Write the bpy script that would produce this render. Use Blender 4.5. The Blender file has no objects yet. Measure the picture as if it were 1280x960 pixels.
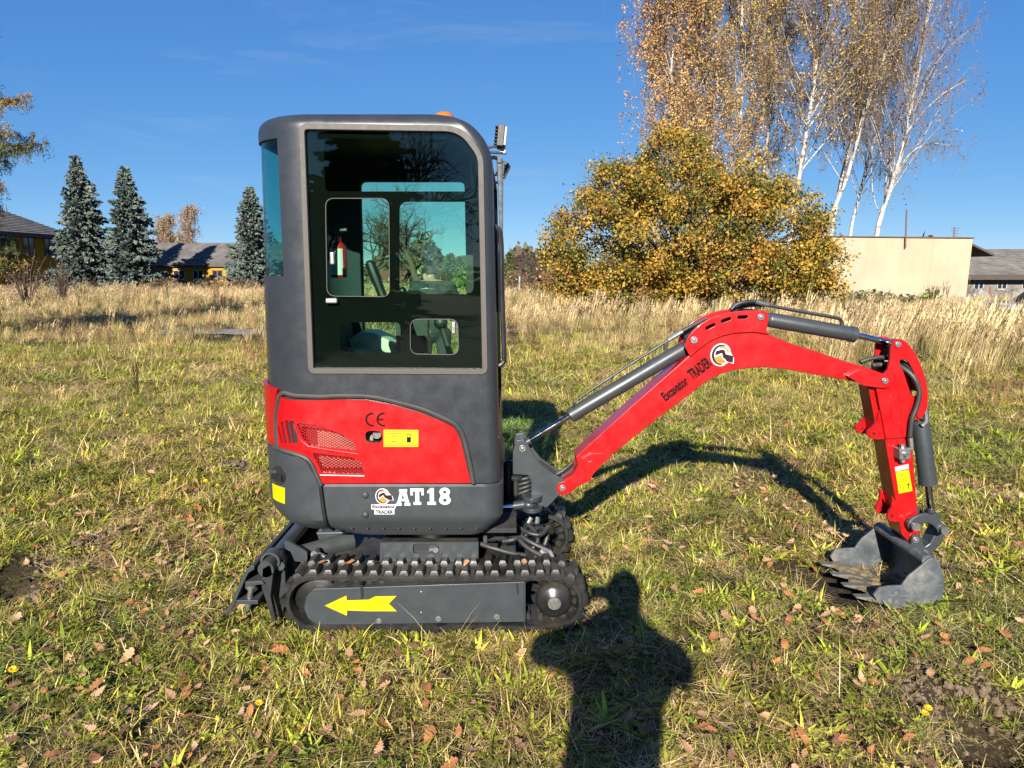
import bpy, bmesh, math, random
import numpy as np
from math import radians, sin, cos, pi, sqrt, atan2
from mathutils import Vector, Matrix, Euler, noise
from mathutils.geometry import delaunay_2d_cdt

S = bpy.context.scene
COL = S.collection

# ------------------------------------------------------------------ camera, sky, sun, exposure
FPX = 881.0            # focal length in pixels of a 1280 px wide picture
EYE = 1.6
PITCH = radians(9.03)
cam_data = bpy.data.cameras.new("camera")
cam_data.sensor_width = 36.0
cam_data.lens = 36.0 * FPX / 1280.0
cam_data.clip_start = 0.02
cam_data.clip_end = 3000.0
cam = bpy.data.objects.new("camera", cam_data)
COL.objects.link(cam)
cam.location = (0, 0, EYE)
cam.rotation_euler = (pi / 2 - PITCH, 0, 0)
S.camera = cam

SUN_EL = radians(25.2)
SUN_AZ = radians(8.0)      # shadows lean this much to the right of straight ahead
world = bpy.data.worlds.new("World")
S.world = world
world.use_nodes = True
wn, wl = world.node_tree.nodes, world.node_tree.links
wn.clear()
w_out = wn.new("ShaderNodeOutputWorld")
w_bg = wn.new("ShaderNodeBackground")
w_sky = wn.new("ShaderNodeTexSky")
w_sky.sky_type = 'NISHITA'
w_sky.sun_disc = False
w_sky.sun_elevation = SUN_EL
w_sky.sun_rotation = pi + SUN_AZ
w_sky.altitude = 250
w_sky.air_density = 0.5
w_sky.dust_density = 0.0
w_sky.ozone_density = 10.0
SKY = 0.15          # display level of the sky
EXPO = 1.3          # the picture is exposed up by this many stops, the sky is weaker by as many
ALB = 0.80          # overall level of the paint and plant colours below
w_bg.inputs["Strength"].default_value = SKY / 2 ** EXPO
# a few thin cirrus streaks on the Nishita sky
w_tc = wn.new("ShaderNodeTexCoord")
w_map = wn.new("ShaderNodeMapping")
w_map.inputs["Scale"].default_value = (1.6, 1.6, 9.0)
w_map.inputs["Rotation"].default_value = (0.0, 0.25, 0.4)
w_noise = wn.new("ShaderNodeTexNoise")
w_noise.inputs["Scale"].default_value = 2.2
w_noise.inputs["Detail"].default_value = 7.0
w_noise.inputs["Roughness"].default_value = 0.62
w_noise.inputs["Distortion"].default_value = 0.5
w_ramp = wn.new("ShaderNodeValToRGB")
w_ramp.color_ramp.elements[0].position = 0.55
w_ramp.color_ramp.elements[0].color = (0, 0, 0, 1)
w_ramp.color_ramp.elements[1].position = 0.85
w_ramp.color_ramp.elements[1].color = (0.16, 0.16, 0.16, 1)
w_mix = wn.new("ShaderNodeMixRGB")
w_mix.blend_type = 'MIX'
w_mix.inputs["Color2"].default_value = (4.6, 5.4, 6.0, 1)
w_hsv = wn.new("ShaderNodeHueSaturation")
w_hsv.inputs["Saturation"].default_value = 1.0
wl.new(w_tc.outputs["Generated"], w_map.inputs["Vector"])
wl.new(w_map.outputs["Vector"], w_noise.inputs["Vector"])
wl.new(w_noise.outputs["Fac"], w_ramp.inputs["Fac"])
wl.new(w_ramp.outputs["Color"], w_mix.inputs["Fac"])
# film response of the whole sky, one exponent per channel (a camera's tone curve, the same in every direction)
w_sep = wn.new("ShaderNodeSeparateColor"); w_com = wn.new("ShaderNodeCombineColor")
wl.new(w_sky.outputs["Color"], w_sep.inputs[0])
for i_, (g_, c_) in enumerate(((0.90, 1.10), (0.62, 0.79), (0.33, 0.83))):
    w_pw = wn.new("ShaderNodeMath"); w_pw.operation = 'POWER'; w_pw.inputs[1].default_value = g_
    w_mu = wn.new("ShaderNodeMath"); w_mu.operation = 'MULTIPLY'; w_mu.inputs[1].default_value = c_ * SKY ** g_ / SKY
    wl.new(w_sep.outputs[i_], w_pw.inputs[0]); wl.new(w_pw.outputs[0], w_mu.inputs[0]); wl.new(w_mu.outputs[0], w_com.inputs[i_])
wl.new(w_com.outputs[0], w_hsv.inputs["Color"])
wl.new(w_hsv.outputs["Color"], w_mix.inputs["Color1"])
wl.new(w_mix.outputs["Color"], w_bg.inputs["Color"])
wl.new(w_bg.outputs["Background"], w_out.inputs["Surface"])

sun_data = bpy.data.lights.new("sun", 'SUN')
sun_data.energy = 5.0
sun_data.angle = radians(0.53)
sun_data.color = (1.0, 0.945, 0.86)
sun = bpy.data.objects.new("sun", sun_data)
COL.objects.link(sun)
sun_dir = Vector((sin(SUN_AZ) * cos(SUN_EL), cos(SUN_AZ) * cos(SUN_EL), -sin(SUN_EL)))
sun.rotation_euler = sun_dir.to_track_quat('-Z', 'Y').to_euler()
sun.location = (-4, -30, 20)

S.view_settings.view_transform = 'Standard'
S.view_settings.look = 'None'
S.view_settings.exposure = EXPO
S.view_settings.gamma = 1.0
S.render.engine = 'CYCLES'
S.cycles.max_bounces = 8
S.cycles.transparent_max_bounces = 16
S.cycles.diffuse_bounces = 3
S.cycles.glossy_bounces = 3
S.cycles.caustics_reflective = False
S.cycles.caustics_refractive = False
S.cycles.use_denoising = True

# ------------------------------------------------------------------ measuring helpers
CP, SP = cos(PITCH), sin(PITCH)
def ray(px, py):
    u = (480 - py) / FPX
    return Vector(((px - 640) / FPX, CP + u * SP, -SP + u * CP))
def P(px, py, Y):
    d = ray(px, py)
    t = Y / d.y
    return Vector((d.x * t, Y, EYE + d.z * t))
def XZ(px, py, Y):
    p = P(px, py, Y)
    return (p.x, p.z)
def poly(pts, Y):
    return [XZ(a, b, Y) for a, b in pts]

WL = {}
def wloc(o):
    return WL.get(o.name, Vector((0, 0, 0))) if o else Vector((0, 0, 0))
def link(o, parent=None, loc=None):
    """link o so that its origin stands at world point loc (default: the world origin)"""
    COL.objects.link(o)
    loc = Vector(loc) if loc is not None else Vector((0, 0, 0))
    if parent:
        o.parent = parent
        o.location = loc - wloc(parent)
    else:
        o.location = loc
    WL[o.name] = loc
    return o
def tag(o, label=None, cat=None, group=None, kind=None):
    if label: o["label"] = label
    if cat: o["category"] = cat
    if group: o["group"] = group
    if kind: o["kind"] = kind
    return o
def empty(name, loc, label=None, cat=None, group=None):
    o = bpy.data.objects.new(name, None)
    o.empty_display_size = 0.2
    link(o, None, loc)
    return tag(o, label, cat, group)
def copy_tree(o, parent=None):
    c = o.copy()
    COL.objects.link(c)
    if parent: c.parent = parent
    for ch in list(o.children):
        copy_tree(ch, c)
    return c

def inside(p, pg):
    x, y = p
    c = False
    n = len(pg)
    for i in range(n):
        x1, y1 = pg[i]; x2, y2 = pg[(i + 1) % n]
        if (y1 > y) != (y2 > y) and x < (x2 - x1) * (y - y1) / (y2 - y1 + 1e-12) + x1:
            c = not c
    return c
def round_poly(pts, r, n=5):
    """round the corners of a polygon; r is one radius or one per corner"""
    out = []
    N = len(pts)
    for i in range(N):
        ri = r[i] if isinstance(r, (list, tuple)) else r
        p = Vector(pts[i]); a = Vector(pts[i - 1]); b = Vector(pts[(i + 1) % N])
        if ri <= 1e-6:
            out.append((p.x, p.y)); continue
        u = (a - p); v = (b - p)
        lu, lv = u.length, v.length
        u /= lu; v /= lv
        ang = max(1e-3, u.angle(v))
        d = min(ri / math.tan(ang / 2), lu * 0.49, lv * 0.49)
        p0 = p + u * d; p1 = p + v * d
        for k in range(n + 1):
            t = k / n
            q = p0 * (1 - t) ** 2 + p * 2 * t * (1 - t) + p1 * t * t
            out.append((q.x, q.y))
    return out
def spline(pts, n=6):
    """Catmull-Rom through the points (any dimension, open)"""
    P_ = [np.array(p, float) for p in pts]
    P_ = [2 * P_[0] - P_[1]] + P_ + [2 * P_[-1] - P_[-2]]
    out = []
    for i in range(1, len(P_) - 2):
        for k in range(n):
            t = k / n
            a, b, c, d = P_[i - 1], P_[i], P_[i + 1], P_[i + 2]
            out.append(0.5 * (2 * b + (c - a) * t + (2 * a - 5 * b + 4 * c - d) * t * t + (3 * b - a - 3 * c + d) * t ** 3))
    out.append(P_[-2])
    return [tuple(float(x) for x in p) for p in out]

class MB:
    """collects geometry, then links it as one mesh object"""
    def __init__(self):
        self.v = []; self.f = []; self.m = []; self.mi = 0
    def add(self, vs, fs):
        b = len(self.v)
        self.v.extend([tuple(p) for p in vs])
        for f in fs:
            self.f.append(tuple(i + b for i in f)); self.m.append(self.mi)
        return self
    def mat(self, i):
        self.mi = i; return self
    def box(self, x0, x1, y0, y1, z0, z1, M=None):
        vs = [Vector((x, y, z)) for x in (x0, x1) for y in (y0, y1) for z in (z0, z1)]
        if M is not None: vs = [M @ p for p in vs]
        return self.add(vs, [(0, 1, 3, 2), (4, 6, 7, 5), (0, 4, 5, 1), (2, 3, 7, 6), (0, 2, 6, 4), (1, 5, 7, 3)])
    def bar(self, a, b, w, h, up=(0, 0, 1)):
        a = Vector(a); b = Vector(b); d = (b - a).normalized()
        s = d.cross(Vector(up))
        if s.length < 1e-4: s = d.cross(Vector((1, 0, 0)))
        s.normalize(); u = s.cross(d)
        vs = []
        for p in (a, b):
            for i, j in ((-1, -1), (1, -1), (1, 1), (-1, 1)):
                vs.append(p + s * (w / 2 * i) + u * (h / 2 * j))
        return self.add(vs, [(0, 3, 2, 1), (4, 5, 6, 7), (0, 1, 5, 4), (1, 2, 6, 5), (2, 3, 7, 6), (3, 0, 4, 7)])
    def prism(self, pg, y0, y1, holes=None):
        """polygon in (x, z), pushed from y0 to y1"""
        n = len(pg)
        if not holes:
            vs = [(x, y0, z) for x, z in pg] + [(x, y1, z) for x, z in pg]
            fs = [tuple(range(n)), tuple(range(2 * n - 1, n - 1, -1))]
            fs += [(i, (i + 1) % n, (i + 1) % n + n, i + n) for i in range(n)]
            return self.add(vs, fs)
        loops = [pg] + holes
        pts = []; edges = []
        for L in loops:
            b = len(pts); pts += [Vector(p) for p in L]
            edges += [(b + i, b + (i + 1) % len(L)) for i in range(len(L))]
        r = delaunay_2d_cdt(pts, edges, [], 0, 1e-6)
        vv = r[0]
        tris = []
        for t in r[2]:
            c = sum((vv[i] for i in t), Vector((0, 0))) / len(t)
            if inside(c, pg) and not any(inside(c, h) for h in holes): tris.append(t)
        k = len(vv)
        vs = [(p.x, y0, p.y) for p in vv] + [(p.x, y1, p.y) for p in vv]
        fs = [tuple(t) for t in tris] + [tuple(i + k for i in reversed(t)) for t in tris]
        cnt = {}
        for t in tris:
            for i in range(3):
                e = (t[i], t[(i + 1) % 3]); cnt[e] = 1
        for (a, b) in list(cnt):
            if (b, a) not in cnt: fs.append((b, a, a + k, b + k))
        return self.add(vs, fs)
    def cyl(self, a, b, r, n=20, r2=None):
        a = Vector(a); b = Vector(b); r2 = r if r2 is None else r2
        d = (b - a).normalized()
        s = d.orthogonal().normalized(); u = d.cross(s)
        vs = []
        for p, q in ((a, r), (b, r2)):
            for i in range(n):
                t = 2 * pi * i / n
                vs.append(p + s * (q * cos(t)) + u * (q * sin(t)))
        fs = [(i, (i + 1) % n, (i + 1) % n + n, i + n) for i in range(n)]
        fs += [tuple(range(n - 1, -1, -1)), tuple(range(n, 2 * n))]
        return self.add(vs, fs)
    def lathe(self, o, axis, prof, n=24):
        """prof: (radius, distance along axis) from o"""
        o = Vector(o); d = Vector(axis).normalized()
        s = d.orthogonal().normalized(); u = d.cross(s)
        vs = []; fs = []
        for (r, h) in prof:
            for i in range(n):
                t = 2 * pi * i / n
                vs.append(o + d * h + s * (r * cos(t)) + u * (r * sin(t)))
        for k in range(len(prof) - 1):
            for i in range(n):
                j = (i + 1) % n
                fs.append((k * n + i, k * n + j, k * n + n + j, k * n + n + i))
        fs.append(tuple(range(n - 1, -1, -1)))
        fs.append(tuple(range((len(prof) - 1) * n, len(prof) * n)))
        return self.add(vs, fs)
    def tube(self, pts, r, n=8, ridge=0.0, caps=True, flat=None):
        pts = [Vector(p) for p in pts]
        N = len(pts)
        rr = r if isinstance(r, (list, tuple)) else [r] * N
        d0 = (pts[1] - pts[0]).normalized()
        s = d0.orthogonal().normalized()
        vs = []; fs = []
        for k in range(N):
            d = (pts[min(k + 1, N - 1)] - pts[max(k - 1, 0)])
            if d.length < 1e-9: d = d0
            d.normalize()
            s = (s - d * s.dot(d))
            if s.length < 1e-6: s = d.orthogonal()
            s.normalize()
            u = d.cross(s)
            q = rr[k] * (1 + (ridge if k % 2 else -ridge))
            for i in range(n):
                t = 2 * pi * i / n
                vs.append(pts[k] + s * (q * cos(t)) + u * (q * sin(t)))
        for k in range(N - 1):
            for i in range(n):
                j = (i + 1) % n
                fs.append((k * n + i, k * n + j, k * n + n + j, k * n + n + i))
        if caps:
            fs.append(tuple(range(n - 1, -1, -1)))
            fs.append(tuple(range((N - 1) * n, N * n)))
        return self.add(vs, fs)
    def ball(self, c, r, nu=16, nv=10, M=None):
        rx, ry, rz = r if isinstance(r, (list, tuple)) else (r, r, r)
        vs = [(0, 0, -rz)]; fs = []
        for j in range(1, nv):
            p = pi * j / nv
            for i in range(nu):
                t = 2 * pi * i / nu
                vs.append((rx * sin(p) * cos(t), ry * sin(p) * sin(t), -rz * cos(p)))
        vs.append((0, 0, rz))
        for i in range(nu):
            fs.append((0, 1 + (i + 1) % nu, 1 + i))
            fs.append((len(vs) - 1, 1 + (nv - 2) * nu + i, 1 + (nv - 2) * nu + (i + 1) % nu))
        for j in range(nv - 2):
            for i in range(nu):
                a = 1 + j * nu + i; b = 1 + j * nu + (i + 1) % nu
                fs.append((a, b, b + nu, a + nu))
        c = Vector(c)
        vs = [(M @ Vector(p) if M is not None else Vector(p)) + c for p in vs]
        return self.add(vs, fs)
    def mesh(self, name, mats, sharp=35, recalc=True, smooth=True):
        me = bpy.data.meshes.new(name)
        me.from_pydata(self.v, [], self.f)
        if recalc:
            bm = bmesh.new(); bm.from_mesh(me)
            bmesh.ops.recalc_face_normals(bm, faces=bm.faces)
            bm.to_mesh(me); bm.free()
        for m in (mats if isinstance(mats, (list, tuple)) else [mats]):
            me.materials.append(m)
        if any(self.m) and len(me.polygons) == len(self.m):
            me.polygons.foreach_set("material_index", self.m)
        if smooth:
            me.polygons.foreach_set("use_smooth", [True] * len(me.polygons))
            me.set_sharp_from_angle(angle=radians(sharp))
        me.update()
        return me
    def build(self, name, mats, parent=None, bevel=0.0, sharp=35, recalc=True, smooth=True, loc=None):
        me = self.mesh(name, mats, sharp, recalc, smooth)
        o = bpy.data.objects.new(name, me)
        if loc is None and parent is not None:
            loc = wloc(parent)
            me.transform(Matrix.Translation(-loc))
        link(o, parent, loc)
        if bevel > 0:
            b = o.modifiers.new("bevel", 'BEVEL')
            b.width = bevel; b.segments = 2; b.limit_method = 'ANGLE'; b.angle_limit = radians(38)
            b.harden_normals = True
        return o

def np_mesh(name, V, Q, mats, color=None, smooth=False, k=4):
    """many faces of k corners at once; color = one RGB per face"""
    V = np.asarray(V, np.float32).reshape(-1, 3)
    Q = np.asarray(Q, np.int32).reshape(-1, k)
    me = bpy.data.meshes.new(name)
    me.vertices.add(len(V)); me.vertices.foreach_set("co", V.ravel())
    me.loops.add(Q.size); me.loops.foreach_set("vertex_index", Q.ravel())
    me.polygons.add(len(Q))
    me.polygons.foreach_set("loop_start", np.arange(0, Q.size, k, dtype=np.int32))
    me.polygons.foreach_set("loop_total", np.full(len(Q), k, np.int32))
    if smooth: me.polygons.foreach_set("use_smooth", np.ones(len(Q), bool))
    me.update(calc_edges=True)
    for m in (mats if isinstance(mats, (list, tuple)) else [mats]): me.materials.append(m)
    if color is not None:
        a = me.attributes.new("tone", 'FLOAT_COLOR', 'FACE')
        c = np.ones((len(Q), 4), np.float32); c[:, :3] = color
        a.data.foreach_set("color", c.ravel())
    return me

# ------------------------------------------------------------------ materials
def newmat(name):
    m = bpy.data.materials.new(name); m.use_nodes = True
    nt = m.node_tree
    b = nt.nodes["Principled BSDF"]
    return m, nt, b
def N(nt, t, **kw):
    n = nt.nodes.new(t)
    for k, v in kw.items():
        if k in n.inputs.keys(): n.inputs[k].default_value = v
        else: setattr(n, k, v)
    return n
def ramp(nt, fac, stops):
    r = nt.nodes.new("ShaderNodeValToRGB")
    e = r.color_ramp.elements
    while len(e) < len(stops): e.new(0.5)
    for i, (p, c) in enumerate(stops):
        e[i].position = p; e[i].color = (*c, 1) if len(c) == 3 else c
    nt.links.new(fac, r.inputs["Fac"])
    return r
def simple(name, col, rough=0.5, metal=0.0, coat=0.0, spec=0.5, vary=0.12, scale=14.0, bump=0.0, bscale=80.0, dust=0.0, dustcol=(0.17, 0.15, 0.11), specks=0.0):
    """paint, rubber, metal: base colour with mottling, wear in the gloss, fine relief and optional dust"""
    m, nt, b = newmat(name)
    L = nt.links
    if metal < 0.5: col = tuple(c * ALB for c in col); dustcol = tuple(c * ALB for c in dustcol)
    geo = N(nt, "ShaderNodeNewGeometry")
    n1 = N(nt, "ShaderNodeTexNoise", Scale=scale, Detail=6.0, Roughness=0.6)
    L.new(geo.outputs["Position"], n1.inputs["Vector"])
    lo = tuple(max(0, c * (1 - vary)) for c in col); hi = tuple(min(1, c * (1 + vary)) for c in col)
    r = ramp(nt, n1.outputs["Fac"], [(0.3, lo), (0.7, hi)])
    out = r.outputs["Color"]
    if dust > 0:
        n2 = N(nt, "ShaderNodeTexNoise", Scale=5.0, Detail=8.0, Roughness=0.7)
        L.new(geo.outputs["Position"], n2.inputs["Vector"])
        sx = N(nt, "ShaderNodeSeparateXYZ"); L.new(geo.outputs["Normal"], sx.inputs[0])
        up = N(nt, "ShaderNodeMath", operation='MULTIPLY_ADD'); up.inputs[1].default_value = 0.9; up.inputs[2].default_value = 0.12
        cl = N(nt, "ShaderNodeMath", operation='MAXIMUM'); cl.inputs[1].default_value = 0.0
        L.new(sx.outputs["Z"], cl.inputs[0]); L.new(cl.outputs[0], up.inputs[0])
        rr = ramp(nt, n2.outputs["Fac"], [(0.38, (0, 0, 0)), (0.72, (1, 1, 1))])
        mu = N(nt, "ShaderNodeMath", operation='MULTIPLY'); L.new(rr.outputs["Color"], mu.inputs[0]); L.new(up.outputs[0], mu.inputs[1])
        m2 = N(nt, "ShaderNodeMath", operation='MULTIPLY', use_clamp=True); m2.inputs[1].default_value = dust; L.new(mu.outputs[0], m2.inputs[0])
        mx = N(nt, "ShaderNodeMixRGB"); mx.inputs["Color2"].default_value = (*dustcol, 1)
        L.new(m2.outputs[0], mx.inputs["Fac"]); L.new(out, mx.inputs["Color1"]); out = mx.outputs["Color"]
    if specks > 0:
        # fine grit, rubbed spots and faint wipe marks on the paint
        n3 = N(nt, "ShaderNodeTexNoise", Scale=95.0, Detail=5.0, Roughness=0.75); L.new(geo.outputs["Position"], n3.inputs["Vector"])
        n4 = N(nt, "ShaderNodeTexNoise", Scale=3.5, Detail=4.0, Roughness=0.6); L.new(geo.outputs["Position"], n4.inputs["Vector"])
        a3 = ramp(nt, n3.outputs["Fac"], [(0.62, (0, 0, 0)), (0.74, (1, 1, 1))]); a4 = ramp(nt, n4.outputs["Fac"], [(0.40, (0, 0, 0)), (0.70, (1, 1, 1))])
        sx3 = N(nt, "ShaderNodeSeparateXYZ"); L.new(geo.outputs["Position"], sx3.inputs[0])
        lowz = N(nt, "ShaderNodeMapRange"); lowz.inputs["From Min"].default_value = 0.95; lowz.inputs["From Max"].default_value = 0.15; lowz.inputs["To Min"].default_value = 0.35; lowz.inputs["To Max"].default_value = 1.3; L.new(sx3.outputs["Z"], lowz.inputs["Value"])
        m3 = N(nt, "ShaderNodeMath", operation='MULTIPLY'); L.new(a3.outputs["Color"], m3.inputs[0]); L.new(a4.outputs["Color"], m3.inputs[1])
        m4 = N(nt, "ShaderNodeMath", operation='MULTIPLY'); L.new(m3.outputs[0], m4.inputs[0]); L.new(lowz.outputs[0], m4.inputs[1])
        m5 = N(nt, "ShaderNodeMath", operation='MULTIPLY', use_clamp=True); m5.inputs[1].default_value = specks; L.new(m4.outputs[0], m5.inputs[0])
        mx3 = N(nt, "ShaderNodeMixRGB"); mx3.inputs["Color2"].default_value = (*dustcol, 1)
        L.new(m5.outputs[0], mx3.inputs["Fac"]); L.new(out, mx3.inputs["Color1"]); out = mx3.outputs["Color"]
    L.new(out, b.inputs["Base Color"])
    rg = ramp(nt, n1.outputs["Fac"], [(0.25, (max(0, rough - 0.08),) * 3), (0.75, (min(1, rough + 0.1),) * 3)])
    L.new(rg.outputs["Color"], b.inputs["Roughness"])
    b.inputs["Metallic"].default_value = metal
    b.inputs["Specular IOR Level"].default_value = spec
    b.inputs["Coat Weight"].default_value = coat
    b.inputs["Coat Roughness"].default_value = 0.12
    if bump > 0:
        nb = N(nt, "ShaderNodeTexNoise", Scale=bscale, Detail=3.0)
        L.new(geo.outputs["Position"], nb.inputs["Vector"])
        bp = N(nt, "ShaderNodeBump", Strength=bump, Distance=0.004)
        L.new(nb.outputs["Fac"], bp.inputs["Height"]); L.new(bp.outputs["Normal"], b.inputs["Normal"])
    return m
def foliage(name, tint=(1, 1, 1), rough=0.65, spec=0.25, trans=0.0):
    """colour comes from the face's own tone, each leaf or blade its own"""
    m, nt, b = newmat(name)
    L = nt.links
    at = N(nt, "ShaderNodeAttribute", attribute_name="tone")
    b.inputs["Roughness"].default_value = rough
    b.inputs["Specular IOR Level"].default_value = spec
    hs = N(nt, "ShaderNodeHueSaturation", Value=ALB); L.new(at.outputs["Color"], hs.inputs["Color"])
    L.new(hs.outputs["Color"], b.inputs["Base Color"])
    if trans > 0:
        tr = N(nt, "ShaderNodeBsdfTranslucent"); L.new(hs.outputs["Color"], tr.inputs["Color"])
        mx = N(nt, "ShaderNodeMixShader", Fac=trans)
        o = nt.nodes["Material Output"]
        L.new(b.outputs[0], mx.inputs[1]); L.new(tr.outputs[0], mx.inputs[2]); L.new(mx.outputs[0], o.inputs["Surface"])
    return m
def glassmat(name, tint, refl=1.0):
    m, nt, b = newmat(name)
    L = nt.links
    nt.nodes.remove(b)
    o = nt.nodes["Material Output"]
    t = N(nt, "ShaderNodeBsdfTransparent"); t.inputs["Color"].default_value = (*tint, 1)
    g = N(nt, "ShaderNodeBsdfGlossy"); g.inputs["Roughness"].default_value = 0.01
    g.inputs["Color"].default_value = (refl, refl, refl, 1)
    # Schlick reflectance of a thin sheet, the same from both sides
    ge = N(nt, "ShaderNodeNewGeometry"); dt = N(nt, "ShaderNodeVectorMath", operation='DOT_PRODUCT')
    L.new(ge.outputs["Incoming"], dt.inputs[0]); L.new(ge.outputs["Normal"], dt.inputs[1])
    ab = N(nt, "ShaderNodeMath", operation='ABSOLUTE'); L.new(dt.outputs["Value"], ab.inputs[0])
    om = N(nt, "ShaderNodeMath", operation='SUBTRACT'); om.inputs[0].default_value = 1.0; L.new(ab.outputs[0], om.inputs[1])
    pw = N(nt, "ShaderNodeMath", operation='POWER'); pw.inputs[1].default_value = 5.0; L.new(om.outputs[0], pw.inputs[0])
    fr = N(nt, "ShaderNodeMath", operation='MULTIPLY_ADD'); fr.inputs[1].default_value = 0.963; fr.inputs[2].default_value = 0.037; L.new(pw.outputs[0], fr.inputs[0])
    mx = N(nt, "ShaderNodeMixShader")
    L.new(fr.outputs[0], mx.inputs[0]); L.new(t.outputs[0], mx.inputs[1]); L.new(g.outputs[0], mx.inputs[2])
    L.new(mx.outputs[0], o.inputs["Surface"])
    return m

M = {}
M['red'] = simple("red_paint", (0.37, 0.0019, 0.0034), 0.32, coat=0.35, vary=0.06, dust=0.10, dustcol=(0.42, 0.20, 0.17), specks=.35)
M['grey'] = simple("grey_paint", (0.0336, 0.03976, 0.0448), 0.40, coat=0.10, vary=0.05, dust=0.30, specks=.75)
M['cabgrey'] = simple("cab_plastic", (0.0255, 0.0288, 0.0340), 0.33, coat=0.12, vary=0.05, dust=0.15, bump=0.05, bscale=60, specks=.4)
M['dark'] = simple("dark_steel", (0.0132, 0.0144, 0.0162), 0.5, vary=0.2, dust=0.5)
M['black'] = simple("black_plastic", (0.012, 0.012, 0.013), 0.45, vary=0.2)
M['rubber'] = simple("track_rubber", (0.0108, 0.0105, 0.0102), 0.45, vary=0.35, scale=30, dust=0.55, dustcol=(0.13, 0.11, 0.08), bump=0.25, bscale=120)
M['hose'] = simple("hose_rubber", (0.018, 0.018, 0.0186), 0.5, vary=0.2, dust=0.9, dustcol=(0.14, 0.13, 0.11))
M['seal'] = simple("rubber_seal", (0.033, 0.0319, 0.03025), 0.6, vary=0.2, dust=0.3)
M['frame'] = simple("window_seal", (0.06875, 0.05775, 0.0484), 0.6, vary=0.12, scale=40)
M['chrome'] = simple("chrome", (0.55, 0.56, 0.58), 0.10, metal=1.0, vary=0.03)
M['steel'] = simple("zinc_steel", (0.25, 0.25, 0.24), 0.4, metal=0.8, vary=0.15, scale=60)
M['castiron'] = simple("oiled_black_iron", (0.012, 0.012, 0.012), 0.28, vary=0.3, bump=0.1, dust=0.5)
M['yellow'] = simple("yellow_vinyl", (0.527, 0.4464, 0), 0.4, vary=0.03)
M['white'] = simple("white_vinyl", (0.5616, 0.5544, 0.5472), 0.4, vary=0.04)
M['ink'] = simple("dark_print", (0.010, 0.008, 0.009), 0.7, vary=0.05, spec=0.04)
M['faint'] = simple("faint_print", (0.198, 0.162, 0.012), 0.45, vary=0.05)
M['orange'] = simple("orange_vinyl", (0.51, 0.204, 0.024), 0.4, vary=0.03)
M['amber'] = simple("amber_plastic", (0.48, 0.144, 0.006), 0.2, coat=0.6, vary=0.05)
M['plum'] = simple("plum_print", (0.030, 0.015, 0.025), 0.7, vary=0.04, spec=0.05)
M['print'] = simple("black_glass_print", (0.006, 0.006, 0.006), 0.5, spec=0.0)
M['seatcover'] = simple("pale_seat_cover", (0.62, 0.66, 0.48), 0.45, vary=0.06, bump=0.3, bscale=20)
M['inner'] = simple("cab_lining", (0.018, 0.019, 0.018), 0.7, vary=0.2)
M['radiator'] = simple("radiator_fins", (0.23, 0.18, 0.135), 0.6, vary=0.15, scale=60)
M['bucket'] = simple("bucket_paint", (0.075, 0.085, 0.093), 0.40, vary=0.25, scale=9, dust=1.0, dustcol=(0.34, 0.29, 0.21))
def worn_bucket():
    m, nt, b = newmat("worn_bucket_paint"); L = nt.links
    ge = N(nt, "ShaderNodeNewGeometry")
    a = N(nt, "ShaderNodeTexNoise", Scale=6.0, Detail=9.0, Roughness=.72); L.new(ge.outputs["Position"], a.inputs["Vector"])
    mp = N(nt, "ShaderNodeMapping"); mp.inputs["Scale"].default_value = (5, 5, 60); mp.inputs["Rotation"].default_value = (0, .7, 0); L.new(ge.outputs["Position"], mp.inputs["Vector"])
    c = N(nt, "ShaderNodeTexNoise", Scale=1.6, Detail=6.0, Roughness=.7); L.new(mp.outputs[0], c.inputs["Vector"])
    r1 = ramp(nt, a.outputs["Fac"], [(.32, (.032, .038, .044)), (.47, (.062, .070, .076)), (.58, (.125, .122, .110)), (.72, (.23, .20, .15))])
    r2 = ramp(nt, c.outputs["Fac"], [(.60, (0, 0, 0)), (.70, (1, 1, 1))])
    mx = N(nt, "ShaderNodeMixRGB"); mx.inputs["Color2"].default_value = (.16, .16, .155, 1)
    mm = N(nt, "ShaderNodeMath", operation='MULTIPLY'); mm.inputs[1].default_value = .5; L.new(r2.outputs["Color"], mm.inputs[0])
    L.new(mm.outputs[0], mx.inputs["Fac"]); L.new(r1.outputs["Color"], mx.inputs["Color1"]); L.new(mx.outputs["Color"], b.inputs["Base Color"])
    b.inputs["Roughness"].default_value = .45
    return m
M['bucket'] = worn_bucket()
M['mud'] = simple("dried_mud", (0.168, 0.126, 0.063), 0.95, vary=0.3, scale=30, bump=0.8, bscale=90)
M['bareiron'] = simple("worn_steel", (0.18, 0.168, 0.144), 0.55, metal=0.4, vary=0.35, scale=40, dust=1.0, dustcol=(0.22, 0.18, 0.11))
M['glass'] = glassmat("tinted_glass", (0.82, 0.968, 0.87))
M['glass_top'] = glassmat("dark_tinted_glass", (0.55, 0.80, 0.70))
M['glass_rear'] = glassmat("rear_tinted_glass", (0.62, 0.87, 0.84), 0.9)
M['lens'] = simple("lamp_lens", (0.49, 0.525, 0.532), 0.15, coat=0.5, vary=0.04)
# ================================================================== THE MINI EXCAVATOR
YN, YF = 2.925, 3.895                 # near and far side of the house
X0, X1 = -1.10, -0.052                # rear wall, front edge at the floor
RR, RFC = 0.24, 0.05                  # plan radius of the rear and front corners
XC = X0 + RR
YC = 3.41                             # centre line of boom, arm and bucket
ARC = RR * pi / 2
EX = empty("mini_excavator", (-0.4, YC, 0.0), "red and grey tracked mini excavator with its bucket resting on the grass", "excavator")

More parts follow.
